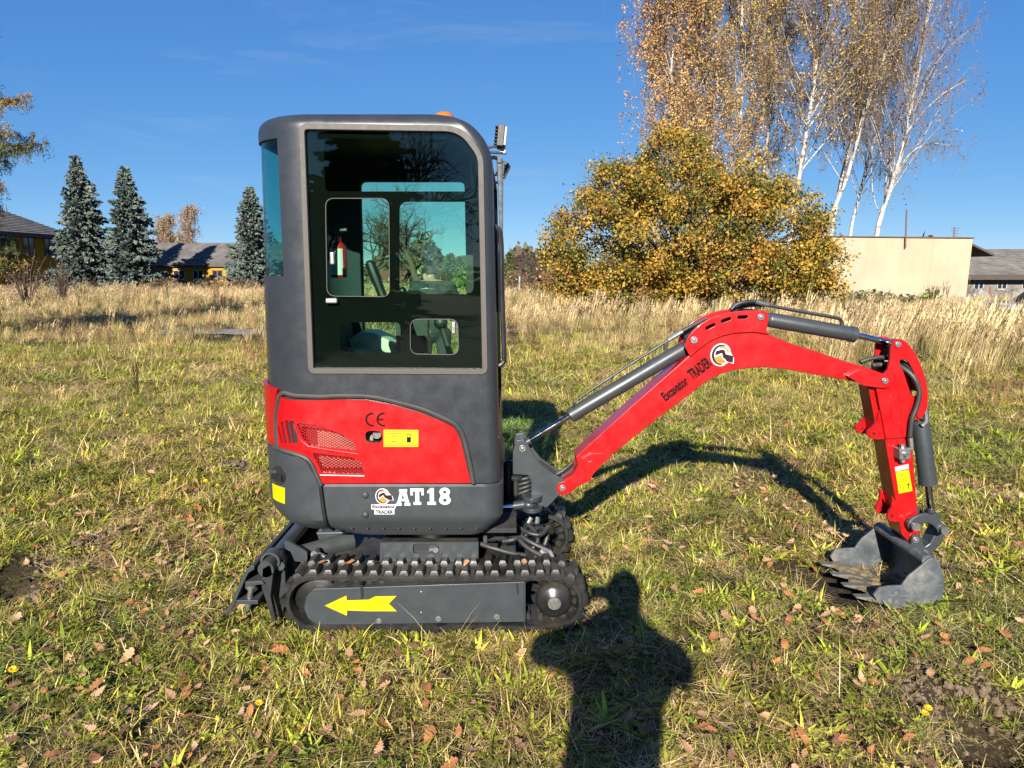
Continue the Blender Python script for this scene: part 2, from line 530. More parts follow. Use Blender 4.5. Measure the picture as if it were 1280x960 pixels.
def plan(x0, x1, y0, y1, rr, rf, n=10):
    pts = []
    def arc(cx, cy, r, a0, a1, k):
        for i in range(k + 1):
            a = a0 + (a1 - a0) * i / k
            pts.append((cx + r * cos(a), cy + r * sin(a)))
    arc(x0 + rr, y0 + rr, rr, pi, 1.5 * pi, n)
    arc(x1 - rf, y0 + rf, rf, 1.5 * pi, 2 * pi, 5)
    arc(x1 - rf, y1 - rf, rf, 0, 0.5 * pi, 5)
    arc(x0 + rr, y1 - rr, rr, 0.5 * pi, pi, n)
    return pts
def loft(rings, cap_top=True, cap_bottom=False):
    mb = MB(); n = len(rings[0][0])
    vs = []; fs = []
    for pl, z in rings:
        vs += [(x, y, z) for x, y in pl]
    for k in range(len(rings) - 1):
        for i in range(n):
            j = (i + 1) % n
            fs.append((k * n + i, k * n + j, k * n + n + j, k * n + n + i))
    if cap_bottom: fs.append(tuple(range(n - 1, -1, -1)))
    if cap_top: fs.append(tuple(range((len(rings) - 1) * n, len(rings) * n)))
    return mb.add(vs, fs)

def psurf(s, off=0.0):
    """plan curve of the house: s = 0 where the rear corner begins, positive forward"""
    if s >= 0: return (XC + s, YN - off)
    if s >= -ARC:
        a = -s / RR
        return (XC - (RR + off) * sin(a), YN + RR - (RR + off) * cos(a))
    return (X0 - off, YN + RR + (-s - ARC))
def SZ(px, py):
    d = ray(px, py)
    lo, hi = -0.29, 1.4
    f = lambda s: psurf(s)[0] * d.y - psurf(s)[1] * d.x
    if f(lo) > 0: s = lo
    else:
        for _ in range(50):
            m = (lo + hi) / 2
            if f(m) > 0: hi = m
            else: lo = m
        s = (lo + hi) / 2
    t = psurf(s)[1] / d.y
    return (s, EYE + d.z * t)
def sz(pts): return [SZ(a, b) for a, b in pts]
def fine(pg, step=0.03, closed=True):
    out = []
    n = len(pg)
    for i in range(n if closed else n - 1):
        a = Vector(pg[i]); b = Vector(pg[(i + 1) % n])
        k = max(1, int((b - a).length / step)) if min(a.x, b.x) < 0.02 else 1
        for q in range(k): out.append(tuple(a.lerp(b, q / k)))
    if not closed: out.append(tuple(pg[-1]))
    return out
def patch(mb, pg, off, thick, holes=None):
    """a panel following the curved house side"""
    pg = fine(pg); holes = [fine(h) for h in (holes or [])]
    loops = [pg] + holes
    pts = []; edges = []
    for L in loops:
        b = len(pts); pts += [Vector(p) for p in L]
        edges += [(b + i, b + (i + 1) % len(L)) for i in range(len(L))]
    smin = min(p[0] for p in pg); zmin = min(p[1] for p in pg); zmax = max(p[1] for p in pg)
    smax = min(0.03, max(p[0] for p in pg))
    s = smin + 0.015
    while s < smax:
        z = zmin + 0.02
        while z < zmax:
            if inside((s, z), pg) and not any(inside((s, z), h) for h in holes):
                if all((Vector((s, z)) - e).length > 0.012 for e in pts): pts.append(Vector((s, z)))
            z += 0.05
        s += 0.03
    r = delaunay_2d_cdt(pts, edges, [], 0, 1e-6)
    vv = r[0]; tris = []
    for t in r[2]:
        c = (vv[t[0]] + vv[t[1]] + vv[t[2]]) / 3
        if inside(c, pg) and not any(inside(c, h) for h in holes): tris.append(t)
    k = len(vv)
    vs = []
    for o in (off, off - thick):
        for p in vv:
            x, y = psurf(p.x, o); vs.append((x, y, p.y))
    fs = [tuple(t) for t in tris] + [tuple(i + k for i in reversed(t)) for t in tris]
    E = {}
    for t in tris:
        for i in range(3): E[(t[i], t[(i + 1) % 3])] = 1
    for (a, b) in list(E):
        if (b, a) not in E: fs.append((b, a, a + k, b + k))
    mb.add(vs, fs)
    return mb
def strip(pts, off, r, n=8):
    out = []
    for s, z in fine(pts, 0.025, closed=False):
        x, y = psurf(s, off); out.append((x, y, z))
    return out

# ---- cab shell: lofted, hollow, with the window openings cut through
ZB, ZT = P(600, 604, YN).z, P(470, 146, YN).z + .020
def cab_ring(z):
    t = (z - ZB) / (ZT - ZB)
    lean = 0.030 * t
    rt = 0.21
    fx = 0.0
    if z > ZT - rt:
        q = min(1.0, (z - (ZT - rt)) / rt)
        fx = rt * (1 - sqrt(max(0.0, 1 - q * q)))
    e = 0.0; re_ = 0.055
    if z > ZT - re_:
        q = min(1.0, (z - (ZT - re_)) / re_)
        e = re_ * (1 - sqrt(max(0.0, 1 - q * q)))
    return (plan(X0 + e + 0.022 * t, X1 - lean - fx - e * 0.3, YN + e, YF - e, RR - e * 0.5, RFC), z)
zs = [ZB, 1.0, 1.4, 1.8] + [ZT - 0.21 + 0.155 * k / 8 for k in range(9)]
zs += [ZT - 0.055 + 0.055 * sin(pi / 2 * k / 8) for k in range(1, 9)]
shell = loft([cab_ring(z) for z in zs]).build("cab_shell", [M['cabgrey'], M['inner']], EX, recalc=True)
so = shell.modifiers.new("solid", 'SOLIDIFY'); so.thickness = 0.032; so.offset = -1
so.material_offset = 1; so.material_offset_rim = 0; so.use_even_offset = True
win_px = [(379, 160), (575, 163), (599, 196), (604.5, 463), (390.5, 462)]
wpoly = poly(win_px, YN)
win = round_poly(wpoly, [0.02, 0.13, 0.10, 0.012, 0.012], 7)
cutters = []
def cutter(mb):
    o = mb.build("cutter", M['inner'], None, smooth=False); cutters.append(o)
cutter(MB().prism(win, YN - 0.06, YN + 0.06))
far_open = round_poly(poly([(452, 228), (581, 228), (586, 470), (458, 470)], YF), 0.03, 5)
cutter(MB().prism(far_open, YF - 0.06, YF + 0.06))
s1, zA = SZ(354, 345); _, zB2 = SZ(345, 172)
rx, ry = psurf(s1)
cutter(MB().box(X0 - 0.1, rx, ry, YF - 0.22, zA, zB2))
cutter(MB().box(X1 - 0.09, X1 + 0.1, YN + 0.10, YF - 0.10, 0.98, 2.02))
vent_up = [(372, 528), (395, 531), (425, 541), (439, 548), (447, 562), (409, 558), (388, 556), (381, 549)]
vent_lo = [(391, 565), (412, 568), (440, 571), (452, 577), (456, 592), (403, 590)]
cutter(MB().prism(round_poly(poly([(376, 532), (440, 542), (458, 594), (400, 594), (380, 555)], YN), 0.01), YN - 0.06, YN + 0.06))
cutter(MB().prism(round_poly(poly([(457, 537), (479, 537), (479, 553), (457, 553)], YN), 0.02), YN - 0.06, YN + 0.06))
for c in cutters:
    b = shell.modifiers.new("cut", 'BOOLEAN'); b.object = c; b.operation = 'DIFFERENCE'; b.solver = 'EXACT'
shell.location = (0, 0, 0); shell.parent = None
shell.data.transform(Matrix.Translation(wloc(EX)))
bpy.context.view_layer.update()
dg = bpy.context.evaluated_depsgraph_get()
new = bpy.data.meshes.new_from_object(shell.evaluated_get(dg))
shell.modifiers.clear()
shell.data = new; new.name = "cab_shell"
new.transform(Matrix.Translation(-wloc(EX)))
shell.parent = EX
for p in new.polygons: p.use_smooth = True
new.set_sharp_from_angle(angle=radians(32))
for c in cutters:
    me = c.data; bpy.data.objects.remove(c); bpy.data.meshes.remove(me)

def ring_band(mb, pg, w_in, w_out, y0, y1):
    """flat frame following a closed polygon, from w_in inside it to w_out outside"""
    n = len(pg)
    c = Vector((sum(p[0] for p in pg) / n, sum(p[1] for p in pg) / n))
    def offs(d):
        out = []
        for i in range(n):
            p = Vector(pg[i]); a = Vector(pg[i - 1]); b = Vector(pg[(i + 1) % n])
            t = (b - a).normalized(); nn = Vector((t.y, -t.x))
            if nn.dot(p - c) < 0: nn = -nn
            out.append(tuple(p + nn * d))
        return out
    A = offs(-w_in); B = offs(w_out)
    vs = [(x, y0, z) for x, z in A] + [(x, y0, z) for x, z in B] + [(x, y1, z) for x, z in A] + [(x, y1, z) for x, z in B]
    fs = []
    for i in range(n):
        j = (i + 1) % n
        fs += [(i, j, j + n, i + n), (i + 2 * n, i + 3 * n, j + 3 * n, j + 2 * n), (i, i + 2 * n, j + 2 * n, j), (i + n, j + n, j + 3 * n, i + 3 * n)]
    return mb.add(vs, fs)
mb = MB(); ring_band(mb, win, 0.006, 0.018, YN - 0.006, YN + 0.03)
sf = mb.build("window_seal", M['frame'], EX, bevel=0.003)
# side glass: black printed sheet with five clear panes behind one tinted sheet
YG = YN + 0.012
panes_px = {
    'top': ([(404, 172), (570, 174), (587, 196), (589, 239), (406, 239)], [.02, .09, .05, .015, .02]),
    'ml': ([(407, 248), (486, 248), (487, 371), (409, 370)], .035),
    'mr': ([(499, 252), (590, 252), (592, 368), (499, 367)], .035),
    'll': ([(424, 403), (500, 403), (501, 442), (425, 440)], .025),
    'lr': ([(513, 399), (572, 399), (573.5, 443.5), (513, 442.5)], .035)}
panes = {k: round_poly(poly(a, YG), r, 6) for k, (a, r) in panes_px.items()}
def shrink(pg, d):
    n = len(pg); cx = sum(p[0] for p in pg) / n; cz = sum(p[1] for p in pg) / n
    out = []
    for i in range(n):
        p = Vector(pg[i]); a = Vector(pg[i - 1]); b = Vector(pg[(i + 1) % n])
        t = (b - a).normalized(); nn = Vector((t.y, -t.x))
        if nn.dot(p - Vector((cx, cz))) < 0: nn = -nn
        out.append(tuple(p - nn * d))
    return out
wg = shrink(win, 0.001)
MB().prism(wg, YG + 0.008, YG + 0.011, list(panes.values())).build("black_window_print", M['print'], EX, sharp=20)
sg = MB().prism(wg, YG, YG + 0.004).build("side_window", M['glass'], EX, sharp=20)
for k in ('ml', 'lr'):
    mb = MB(); ring_band(mb, panes[k], 0.0008, 0.0014, YG - 0.002, YG + 0.0135)
    mb.build("pane_rim", M['frame'], sg)
for px, py in ((415.5, 323), (567, 410)):
    mb = MB(); c = P(px, py, YG - 0.012)
    mb.box(c.x - 0.010, c.x + 0.010, YG - 0.022, YG - 0.004, c.z - 0.026, c.z + 0.026)
    mb.build("window_latch", M['steel'], sg, bevel=0.006)
c = P(414.5, 376, YG - 0.012)
MB().box(c.x - 0.025, c.x + 0.025, YG - 0.02, YG - 0.003, c.z - 0.011, c.z + 0.011).build("window_latch", M['steel'], sg, bevel=0.006)
# rear corner glass following the curve
zrb, zrt = zA + 0.004, zB2 - 0.004
mb = MB(); pts = []
sl = [s1 - 0.002 - (0.62 - 0.002) * k / 24 for k in range(25)]
for i, s in enumerate(sl):
    (xa_, ya_), (xb_, yb_) = psurf(s, -0.018), psurf(s, -0.028); (xc_, yc_), (xd_, yd_) = psurf(s, -0.022), psurf(s, -0.032)
    mb.v += [(xa_, ya_, zrb), (xb_, yb_, zrt), (xc_, yc_, zrb), (xd_, yd_, zrt)]
for i in range(24):
    a = i * 4; b = a + 4
    for f in ((a, b, b + 1, a + 1), (a + 2, a + 3, b + 3, b + 2), (a, a + 2, b + 2, b), (a + 1, b + 1, b + 3, a + 3)):
        mb.f.append(f); mb.m.append(0)
mb.build("rear_window", M['glass_rear'], EX)
MB().prism(shrink(far_open, -0.004), YF - 0.020, YF - 0.016).build("door_window", M['glass'], EX)
MB().box(X1 - 0.052, X1 - 0.047, YN + 0.098, YF - 0.098, 0.97, 2.03).build("windshield", M['glass'], EX)
# inside the cab
MB().box(X0 + 0.05, X1 - 0.06, YN + 0.045, YF - 0.045, 0.71, 0.75).build("cab_floor", M['inner'], EX)
MB().box(X0 + 0.10, X0 + 0.40, YN + 0.05, YF - 0.06, 0.752, 1.08).build("rear_console", M['inner'], EX, bevel=0.02)
seat = MB()
seat.prism(round_poly(poly([(424, 446), (434, 424), (450, 415), (466, 416), (484, 424), (503, 436), (503, 456), (424, 456)], 3.60), 0.03), 3.60, 3.82)
seat.build("seat", M['seatcover'], EX, bevel=0.02)
MB().prism(round_poly([(-0.90, 1.09), (-0.80, 1.09), (-0.86, 1.42), (-0.93, 1.42)], 0.03), 3.40, 3.72).build("seat_back", M['inner'], EX, bevel=0.02)
a = P(479, 372, 3.10); b = P(463, 330, 3.10)
mb = MB(); mb.tube([a, a.lerp(b, .3), a.lerp(b, .6), b], [0.020, 0.019, 0.024, 0.021], 10); mb.ball(b, (0.021, 0.021, 0.017))
mb.build("control_lever", M['black'], EX)
c = P(468, 372, 3.10)
MB().box(c.x - 0.10, c.x + 0.11, 3.06, 3.14, c.z - 0.055, c.z + 0.005).build("arm_console", M['inner'], EX, bevel=0.02)
c = P(503, 364, 3.62)
mb = MB(); mb.ball((c.x, 3.62, c.z), 0.022); mb.ball((c.x + 0.06, 3.62, c.z - 0.02), (0.06, 0.05, 0.025)); mb.box(c.x - 0.03, c.x + 0.13, 3.57, 3.67, 0.8, c.z - 0.03)
mb.build("arm_console", M['black'], EX)
mb = MB(); mb.tube([P(551, 404, 3.55), P(565, 450, 3.55)], 0.016, 10); mb.ball(P(551, 403, 3.55), 0.035)
mb.build("control_lever", M['dark'], EX)
# fire extinguisher: a thing of its own inside the cab
fx = P(424, 347, YN + 0.16)
FE = empty("fire_extinguisher", fx, "red fire extinguisher with a white label inside the cab behind the side window", "extinguisher")
zt_ = P(424, 302, YN + 0.16).z - fx.z
mb = MB(); mb.lathe((0, 0, 0), (0, 0, 1), [(0.030, 0), (0.036, 0.008), (0.036, zt_ * .80), (0.030, zt_ * .90), (0.014, zt_), (0.014, zt_ + 0.02)], 20)
mb.build("bottle", simple("extinguisher_red", (0.42, 0.015, 0.012), 0.35, coat=0.3), FE, loc=fx)
mb = MB(); n = 14
for k in range(n + 1):
    t = -pi / 2 - 1.35 + 2.1 * k / n
    for z in (0.012, zt_ * .80): mb.v.append((0.0368 * cos(t), 0.0368 * sin(t), z))
for k in range(n): mb.f.append((2 * k, 2 * k + 2, 2 * k + 3, 2 * k + 1)); mb.m.append(0)
mb.build("paper_label", M['white'], FE, loc=fx, recalc=False)
mb = MB(); mb.tube([(0, 0, zt_ + 0.02), (0.0, 0, zt_ + 0.045), (0.04, 0, zt_ + 0.05)], 0.010, 8); mb.tube([(0.0, 0, zt_ + 0.03), (-0.03, -0.005, zt_), (-0.042, -0.01, zt_ * .5)], 0.007, 6)
mb.build("valve_and_hose", M['black'], FE, loc=fx)

# ---- lower skirt under the cab
ZS0, ZSC, ZS1 = P(500, 673, YN).z, P(500, 654, YN).z, ZB - 0.006
rings = []
for z in (ZS0, ZSC, ZSC + 0.02, 0.56, 0.62, ZS1 - 0.01, ZS1):
    q = max(0.0, min(1.0, (0.60 - z) / (0.60 - ZS0)))
    rear = 0.20 * q * q
    e = 0.045 if z == ZS0 else (0.006 if z == ZSC else (0.006 if z == ZS1 else 0.0))
    rf = RFC + 0.03
    fx1 = X1 + 0.012 - e * 1.6
    rings.append((plan(X0 + rear + e, fx1, YN + e, YF - e, RR, rf), z))
loft(rings, True, True).build("body_skirt", M['grey'], EX, sharp=25)
# ---- red engine cover on the side, with its vents
hood = sz([(347, 492), (360, 499), (390, 500), (430, 499), (460, 500), (492, 506), (524, 515), (550, 525), (567, 533), (575, 546), (581, 570), (589, 603), (400, 603.5), (396, 592), (386, 574), (374, 567), (358, 563), (345, 556)])
hood[0] = (hood[0][0], hood[0][1])
slots = [round_poly(sz([(a, 524 + b), (a + 3 + k, 524 + b), (a + 8 + k, 553), (a + 5, 554)]), 0.006, 3) for a, b, k in ((349, 8, -0.5), (353, 3, 0.5), (358.5, 1, 1.5), (363.5, 2, 3))]
vu = round_poly(sz(vent_up), 0.008, 3); vl = round_poly(sz(vent_lo), 0.008, 3)
lock = round_poly(sz([(457, 538), (478, 538), (478, 553), (457, 553)]), 0.024, 6)
hp = patch(MB(), hood, 0.010, 0.012, [vu, vl, lock] + slots).build("side_engine_cover", M['red'], EX, bevel=0.003)
def lattice(pg, off, w, pitch):
    mb = MB()
    xs = [p[0] for p in pg]; zz = [p[1] for p in pg]
    for sg_ in (1, -1):
        k = -40
        while k < 60:
            base = min(xs) + k * pitch
            run = []
            for i in range(80):
                z = min(zz) + (max(zz) - min(zz)) * i / 79
                s = base + sg_ * (z - min(zz)) * 1.7
                if inside((s, z), pg): run.append((s, z))
                elif len(run) > 1: break
                else: run = []
            if len(run) > 2:
                a, b = run[0], run[-1]
                A = psurf(a[0], off); B = psurf(b[0], off)
                mb.bar((A[0], A[1], a[1]), (B[0], B[1], b[1]), w, 0.0016, up=(0, -1, 0))
            k += 1
    return mb
for pg in (vu, vl):
    lattice(pg, 0.001, 0.0032, 0.019).build("vent_mesh", M['red'], hp, smooth=False)
def lip(pts, r=0.004): return MB().tube(strip(sz(pts), 0.011, r), r, 8)
lip([(369, 530), (377, 549), (386, 557), (408, 561), (449, 567)]).build("vent_lip", M['red'], hp)
lip([(401, 593), (456, 594)]).build("vent_lip", M['red'], hp)
mb = MB(); mb.box(-0.84, -0.60, YN + 0.045, YN + 0.10, 0.76, 0.95); mb.build("radiator", M['radiator'], EX)
mb = MB(); x, y = psurf(SZ(470, 545)[0], -0.02); z = SZ(470, 545)[1]
mb.lathe((x, y + 0.02, z), (0, -1, 0), [(0.021, 0), (0.021, 0.014), (0.017, 0.02), (0.012, 0.02), (0.010, 0.016)], 18)
mb.build("lock_cylinder", M['steel'], hp)
# red rear cover, wrapped around the back
rc = sz([(346.5, 556), (348, 492), (350, 486)])
top_z = SZ(343, 482)[1]
rear_pg = [rc[0], rc[1], rc[2], (-0.29, top_z + 0.004), (-ARC - 0.49, top_z), (-ARC - 0.49, rc[0][1])]
patch(MB(), rear_pg, 0.014, 0.016).build("rear_engine_cover", M['red'], EX, bevel=0.003)
# grey rear counterweight door, hugging the taper of the skirt
def door():
    mb = MB()
    pg = fine(sz([(345, 561), (358, 567), (374, 571), (385, 578), (394, 594), (399, 606), (404, 632), (408, 668), (392, 668)]) + [(-0.16, SZ(372, 655)[1]), (-0.30, SZ(352, 620)[1]), (-ARC - 0.49, SZ(352, 620)[1]), (-ARC - 0.49, SZ(345, 561)[1])])
    n = len(pg)
    pts = [Vector(p) for p in pg]; edges = [(i, (i + 1) % n) for i in range(n)]
    s = min(p[0] for p in pg) + .015
    while s < 0.05:
        z = 0.42
        while z < 0.9:
            if inside((s, z), pg) and all((Vector((s, z)) - e).length > .014 for e in pts): pts.append(Vector((s, z)))
            z += .03
        s += .03
    r = delaunay_2d_cdt(pts, edges, [], 0, 1e-6); vv = r[0]
    tris = [t for t in r[2] if inside((vv[t[0]] + vv[t[1]] + vv[t[2]]) / 3, pg)]
    k = len(vv); vs = []
    for o in (0.012, -0.02):
        for p in vv:
            q = max(0.0, min(1.0, (0.60 - p.y) / (0.60 - ZS0)))
            x, y = psurf(p.x, o)
            w = min(1.0, max(0.0, -p.x / (ARC * .8)))
            y_in = max(0.0, (ZSC - p.y)) * 1.6 * (1 - w)
            vs.append((x + 0.20 * q * q * w, y + y_in, p.y))
    fs = [tuple(t) for t in tris] + [tuple(i + k for i in reversed(t)) for t in tris]
    E = {}
    for t in tris:
        for i in range(3): E[(t[i], t[(i + 1) % 3])] = 1
    for (a, b) in list(E):
        if (b, a) not in E: fs.append((b, a, a + k, b + k))
    return mb.add(vs, fs)
dr = door().build("rear_door", M['grey'], EX, bevel=0.003)
# door handle in its round recess
s, z = SZ(352, 593)
x, y = psurf(s, 0.013); ax = (x - (XC), y - (YN + RR)); l = math.hypot(*ax); ax = (ax[0] / l, ax[1] / l)
MB().cyl((x - ax[0] * .004, y - ax[1] * .004, z), (x + ax[0] * .003, y + ax[1] * .003, z), 0.042, 24).build("handle_recess", M['dark'], dr)
tx = (-ax[1], ax[0])
MB().bar((x + ax[0] * .012 - tx[0] * .034, y + ax[1] * .012 - tx[1] * .034, z - .006), (x + ax[0] * .012 + tx[0] * .034, y + ax[1] * .012 + tx[1] * .034, z - .006), 0.014, 0.026).build("handle", M['black'], dr, bevel=.004)
patch(MB(), sz([(344, 603), (359, 609), (359, 629), (345, 622)]), 0.0135, 0.001).build("warning_sticker", M['yellow'], dr)
# rubber seals along the seams
mb = MB(); mb.tube(strip(sz(spline([(349, 560), (347, 530), (350, 500), (356, 491), (370, 494), (400, 495.5), (430, 494.5), (462, 495.5), (495, 502), (528, 511), (556, 523), (570, 531), (579, 545), (586, 572), (592, 604)], 4)), 0.008, 0.01), 0.0105, 8)
mb.build("rubber_seal", M['seal'], EX)
mb = MB(); mb.tube(strip(sz(spline([(344, 558), (358, 563), (374, 568), (387, 575), (396, 592), (402, 606)], 4)), 0.010, 0.01), 0.010, 8)
mb.build("rubber_seal", M['seal'], EX)
mb = MB(); mb.tube([(p[0], p[1] - .004 + max(0, (ZSC - p[2])) * 1.6, p[2]) for p in strip(sz(spline([(401, 606), (404, 630), (408, 655), (411, 671)], 5)), 0.006, 0.008)], 0.008, 8)
mb.build("rubber_seal", M['black'], EX)
# stickers and lettering
def decal(parent, name, pg, Y, mat, th=0.0008):
    return MB().prism(pg, Y - th, Y + 0.0006).build(name, mat, parent, smooth=False)
def letters_mesh(txt, size, sx=1.0, bold=0.0):
    cu = bpy.data.curves.new("lettering", 'FONT'); cu.body = txt; cu.size = size; cu.extrude = 0.0; cu.offset = bold; cu.resolution_u = 3
    o = bpy.data.objects.new("lettering", cu); COL.objects.link(o)
    bpy.context.view_layer.update()
    me = bpy.data.meshes.new_from_object(o.evaluated_get(bpy.context.evaluated_depsgraph_get()))
    bpy.data.objects.remove(o); bpy.data.curves.remove(cu)
    vs = [(v.co.x * sx, v.co.y) for v in me.vertices]; fs = [tuple(p.vertices) for p in me.polygons]
    bpy.data.meshes.remove(me)
    return vs, fs
def lettering(parent, name, txt, origin, direction, up, height, width, mat, bold=0.0):
    """flat lettering fitted into width x height from origin along direction"""
    vs, fs = letters_mesh(txt, 1.0, 1.0, bold)
    x0 = min(v[0] for v in vs); x1 = max(v[0] for v in vs); z0 = min(v[1] for v in vs); z1 = max(v[1] for v in vs)
    o = Vector(origin); d = Vector(direction).normalized(); u = Vector(up).normalized()
    pts = [o + d * ((v[0] - x0) / (x1 - x0) * width) + u * ((v[1] - z0) / (z1 - z0) * height) for v in vs]
    return MB().add(pts, fs).build(name, mat, parent, smooth=False, recalc=False)
EXD = Vector((1, 0, 0)); EZ = Vector((0, 0, 1))
YH = YN - 0.0112     # printed things on the red cover sit just proud of it
px_m = lambda Y, py=500: (P(641, py, Y).x - P(640, py, Y).x)
def ring_arc(c, r0, r1, a0, a1, n=18):
    A = [(c[0] + r1 * cos(a0 + (a1 - a0) * i / n), c[1] + r1 * sin(a0 + (a1 - a0) * i / n)) for i in range(n + 1)]
    B = [(c[0] + r0 * cos(a1 + (a0 - a1) * i / n), c[1] + r0 * sin(a1 + (a0 - a1) * i / n)) for i in range(n + 1)]
    return A + B
k = px_m(YN, 525)
c1 = XZ(465.5, 524.5, YH); c2 = XZ(479.5, 524.5, YH)
mb = MB()
mb.prism(ring_arc(c1, 6.7 * k, 8.8 * k, radians(80), radians(280)), YH - .0006, YH + .0005)
mb.prism(ring_arc(c2, 6.7 * k, 8.8 * k, radians(80), radians(280)), YH - .0006, YH + .0005)
mb.prism([(c2[0] - 7 * k, c2[1] - .95 * k), (c2[0] - .5 * k, c2[1] - .95 * k), (c2[0] - .5 * k, c2[1] + .95 * k), (c2[0] - 7 * k, c2[1] + .95 * k)], YH - .0006, YH + .0005)
mb.build("ce_mark", M['ink'], hp, smooth=False)
fl = decal(hp, "fuel_label", round_poly(poly([(479.5, 537), (523, 537.5), (523, 558.5), (479.5, 558.5)], YH), .003), YH, M['yellow'])
Yl = YH - .0014
mb = MB()
for (a, b, c, d) in ((481.5, 539, 521, 539.7), (481.5, 556.3, 521, 557), (481.2, 539, 481.8, 557), (520.8, 539, 521.4, 557), (483, 541.5, 501, 542.4), (489, 544.3, 496, 545.6), (484, 547, 501, 547.6), (489, 551, 496, 552.4), (483.5, 554, 501, 554.6)):
    mb.prism(poly([(a, b), (c, b), (c, d), (a, d)], Yl), Yl - .0003, Yl + .0006)
cc = XZ(511, 548, Yl); mb.prism(ring_arc(cc, 7.2 * k, 7.8 * k, 0, 2 * pi - .01, 28), Yl - .0003, Yl + .0006)
mb.build("small_print", M['faint'], fl, smooth=False)
mb = MB(); mb.prism(poly([(508.5, 546.5), (513.5, 546.5), (513.5, 553), (508.5, 553)], Yl), Yl - .0003, Yl + .0006)
for q in ((508.5, 543, 513.5, 543.8), (508.5, 543, 509.1, 547), (512.9, 543, 513.5, 547)): mb.prism(poly([(q[0], q[1]), (q[2], q[1]), (q[2], q[3]), (q[0], q[3])], Yl), Yl - .0003, Yl + .0006)
mb.build("fuel_pump_sign", M['ink'], fl, smooth=False)
YSK = YN - 0.0012
SK = [o for o in EX.children if o.name.startswith("body_skirt")][0]
for px, py in ((456.5, 619), (456.8, 643.5)):
    c = P(px, py, YN); MB().ball(c, (0.0155, 0.010, 0.0155), 16, 10).build("rubber_plug", M['seal'], SK)
for i in range(9):
    c = P(440 + i * 19.5, 660.5, YN + .008); MB().ball(c, (0.0045, 0.004, 0.0045), 8, 6).build("rivet", M['grey'], SK)
# AT18 in slab letters
def slab(px0, py0, px1, py1, shapes, holes=None):
    x0, z1 = XZ(px0, py0, YSK); x1, z0 = XZ(px1, py1, YSK)
    f = lambda L: [(x0 + a * (x1 - x0), z0 + b * (z1 - z0)) for a, b in L]
    mb = MB(); mb.prism(f(shapes), YSK - .0008, YSK + .001, [f(h) for h in holes] if holes else None)
    return mb
LA = [(0, 0), (.40, 0), (.40, .15), (.34, .15), (.36, .27), (.62, .27), (.65, .15), (.59, .15), (.59, 0), (1, 0), (1, .16), (.93, .16), (.74, .84), (.80, .84), (.80, 1), (.24, 1), (.24, .84), (.30, .84), (.08, .16), (0, .16)]
LT = [(.22, 0), (.80, 0), (.80, .17), (.66, .17), (.66, .82), (.82, .82), (.82, .58), (1, .58), (1, 1), (0, 1), (0, .58), (.19, .58), (.19, .82), (.36, .82), (.36, .17), (.22, .17)]
L1 = [(0, 0), (1, 0), (1, .18), (.78, .18), (.78, 1), (.40, 1), (0, .82), (0, .68), (.28, .72), (.28, .18), (0, .18)]
def oval(cx, cy, rx, ry, n=20): return [(cx + rx * cos(2 * pi * i / n), cy + ry * sin(2 * pi * i / n)) for i in range(n)]
L8 = [(.5 + .5 * cos(t), .27 + .27 * sin(t)) for t in [radians(x) for x in range(-220, 41, 13)]] + [(.5 + .45 * cos(t), .75 + .25 * sin(t)) for t in [radians(x) for x in range(-40, 221, 13)]]
slab(494.5, 611.5, 513, 632, LA, [[(.40, .42), (.58, .42), (.49, .72)]]).build("letter", M['white'], SK, smooth=False)
slab(512.8, 610.5, 530, 631, LT).build("letter", M['white'], SK, smooth=False)
slab(534, 610, 545, 631, L1).build("letter", M['white'], SK, smooth=False)
slab(548.5, 609.5, 563.5, 631, L8, [oval(.5, .27, .16, .10), oval(.5, .74, .14, .095)]).build("letter", M['white'], SK, smooth=False)
# round trader emblem: white backing, dark crescent, amber discs, dark zig-zag arm
def emblem(parent, cpx, Y, s, rot=0.0, words=False):
    k = px_m(Y, cpx[1]) * s
    cx, cz = XZ(cpx[0], cpx[1], Y)
    R = Matrix.Rotation(rot, 2)
    def g(L): return [tuple(Vector((cx, cz)) + (R @ Vector((a, -b))) * k) for a, b in L]
    def circ(c, rx, ry, a0=0, a1=360, n=24): return [(c[0] + rx * cos(radians(a0 + (a1 - a0) * i / n)), c[1] - ry * sin(radians(a0 + (a1 - a0) * i / n))) for i in range(n + (0 if a1 - a0 == 360 else 1))]
    back = circ((0, 0), 13, 14.5, 35, 300, 26) + [(8, 10.5), (12, 8), (18, 9.5), (17, 2), (13, -3), (11, -6)]
    em = MB().prism(g(back), Y - .0006, Y + .001).build("emblem", M['white'], parent, smooth=False)
    Y2 = Y - .0012
    mb = MB(); mb.prism(g([(x, y) for x, y in circ((0, 0), 11.3, 12.8, 75, 285, 20)] + [(x, y) for x, y in circ((1.2, 0), 9.6, 11.2, 285, 75, 20)]), Y2 - .0005, Y2 + .0007)
    mb.prism(g([(-7, -1), (-6.5, -4), (1, -7), (4, -6), (6, -1.5), (15.5, -.5), (16.5, 8), (9, 7.5), (6, 4.5), (3.5, 3.5), (1, -2.5), (-6.5, 1.5)]), Y2 - .0005, Y2 + .0007)
    mb.build("emblem_dark_print", M['plum'], em, smooth=False)
    mb = MB(); mb.prism(g(circ((0.5, 0), 10, 11, 20, 115, 14) + circ((0.8, 0), 7.5, 8.6, 115, 20, 14)), Y2 - .0005, Y2 + .0007)
    mb.prism(g([(-6, 3.5), (1, 0), (2.8, 4.5), (6, 6.2), (7.5, 8)] + circ((0.6, 1), 9, 10, 320, 195, 14)), Y2 - .0005, Y2 + .0007)
    mb.build("emblem_amber_print", M['orange'], em, smooth=False)
    return em
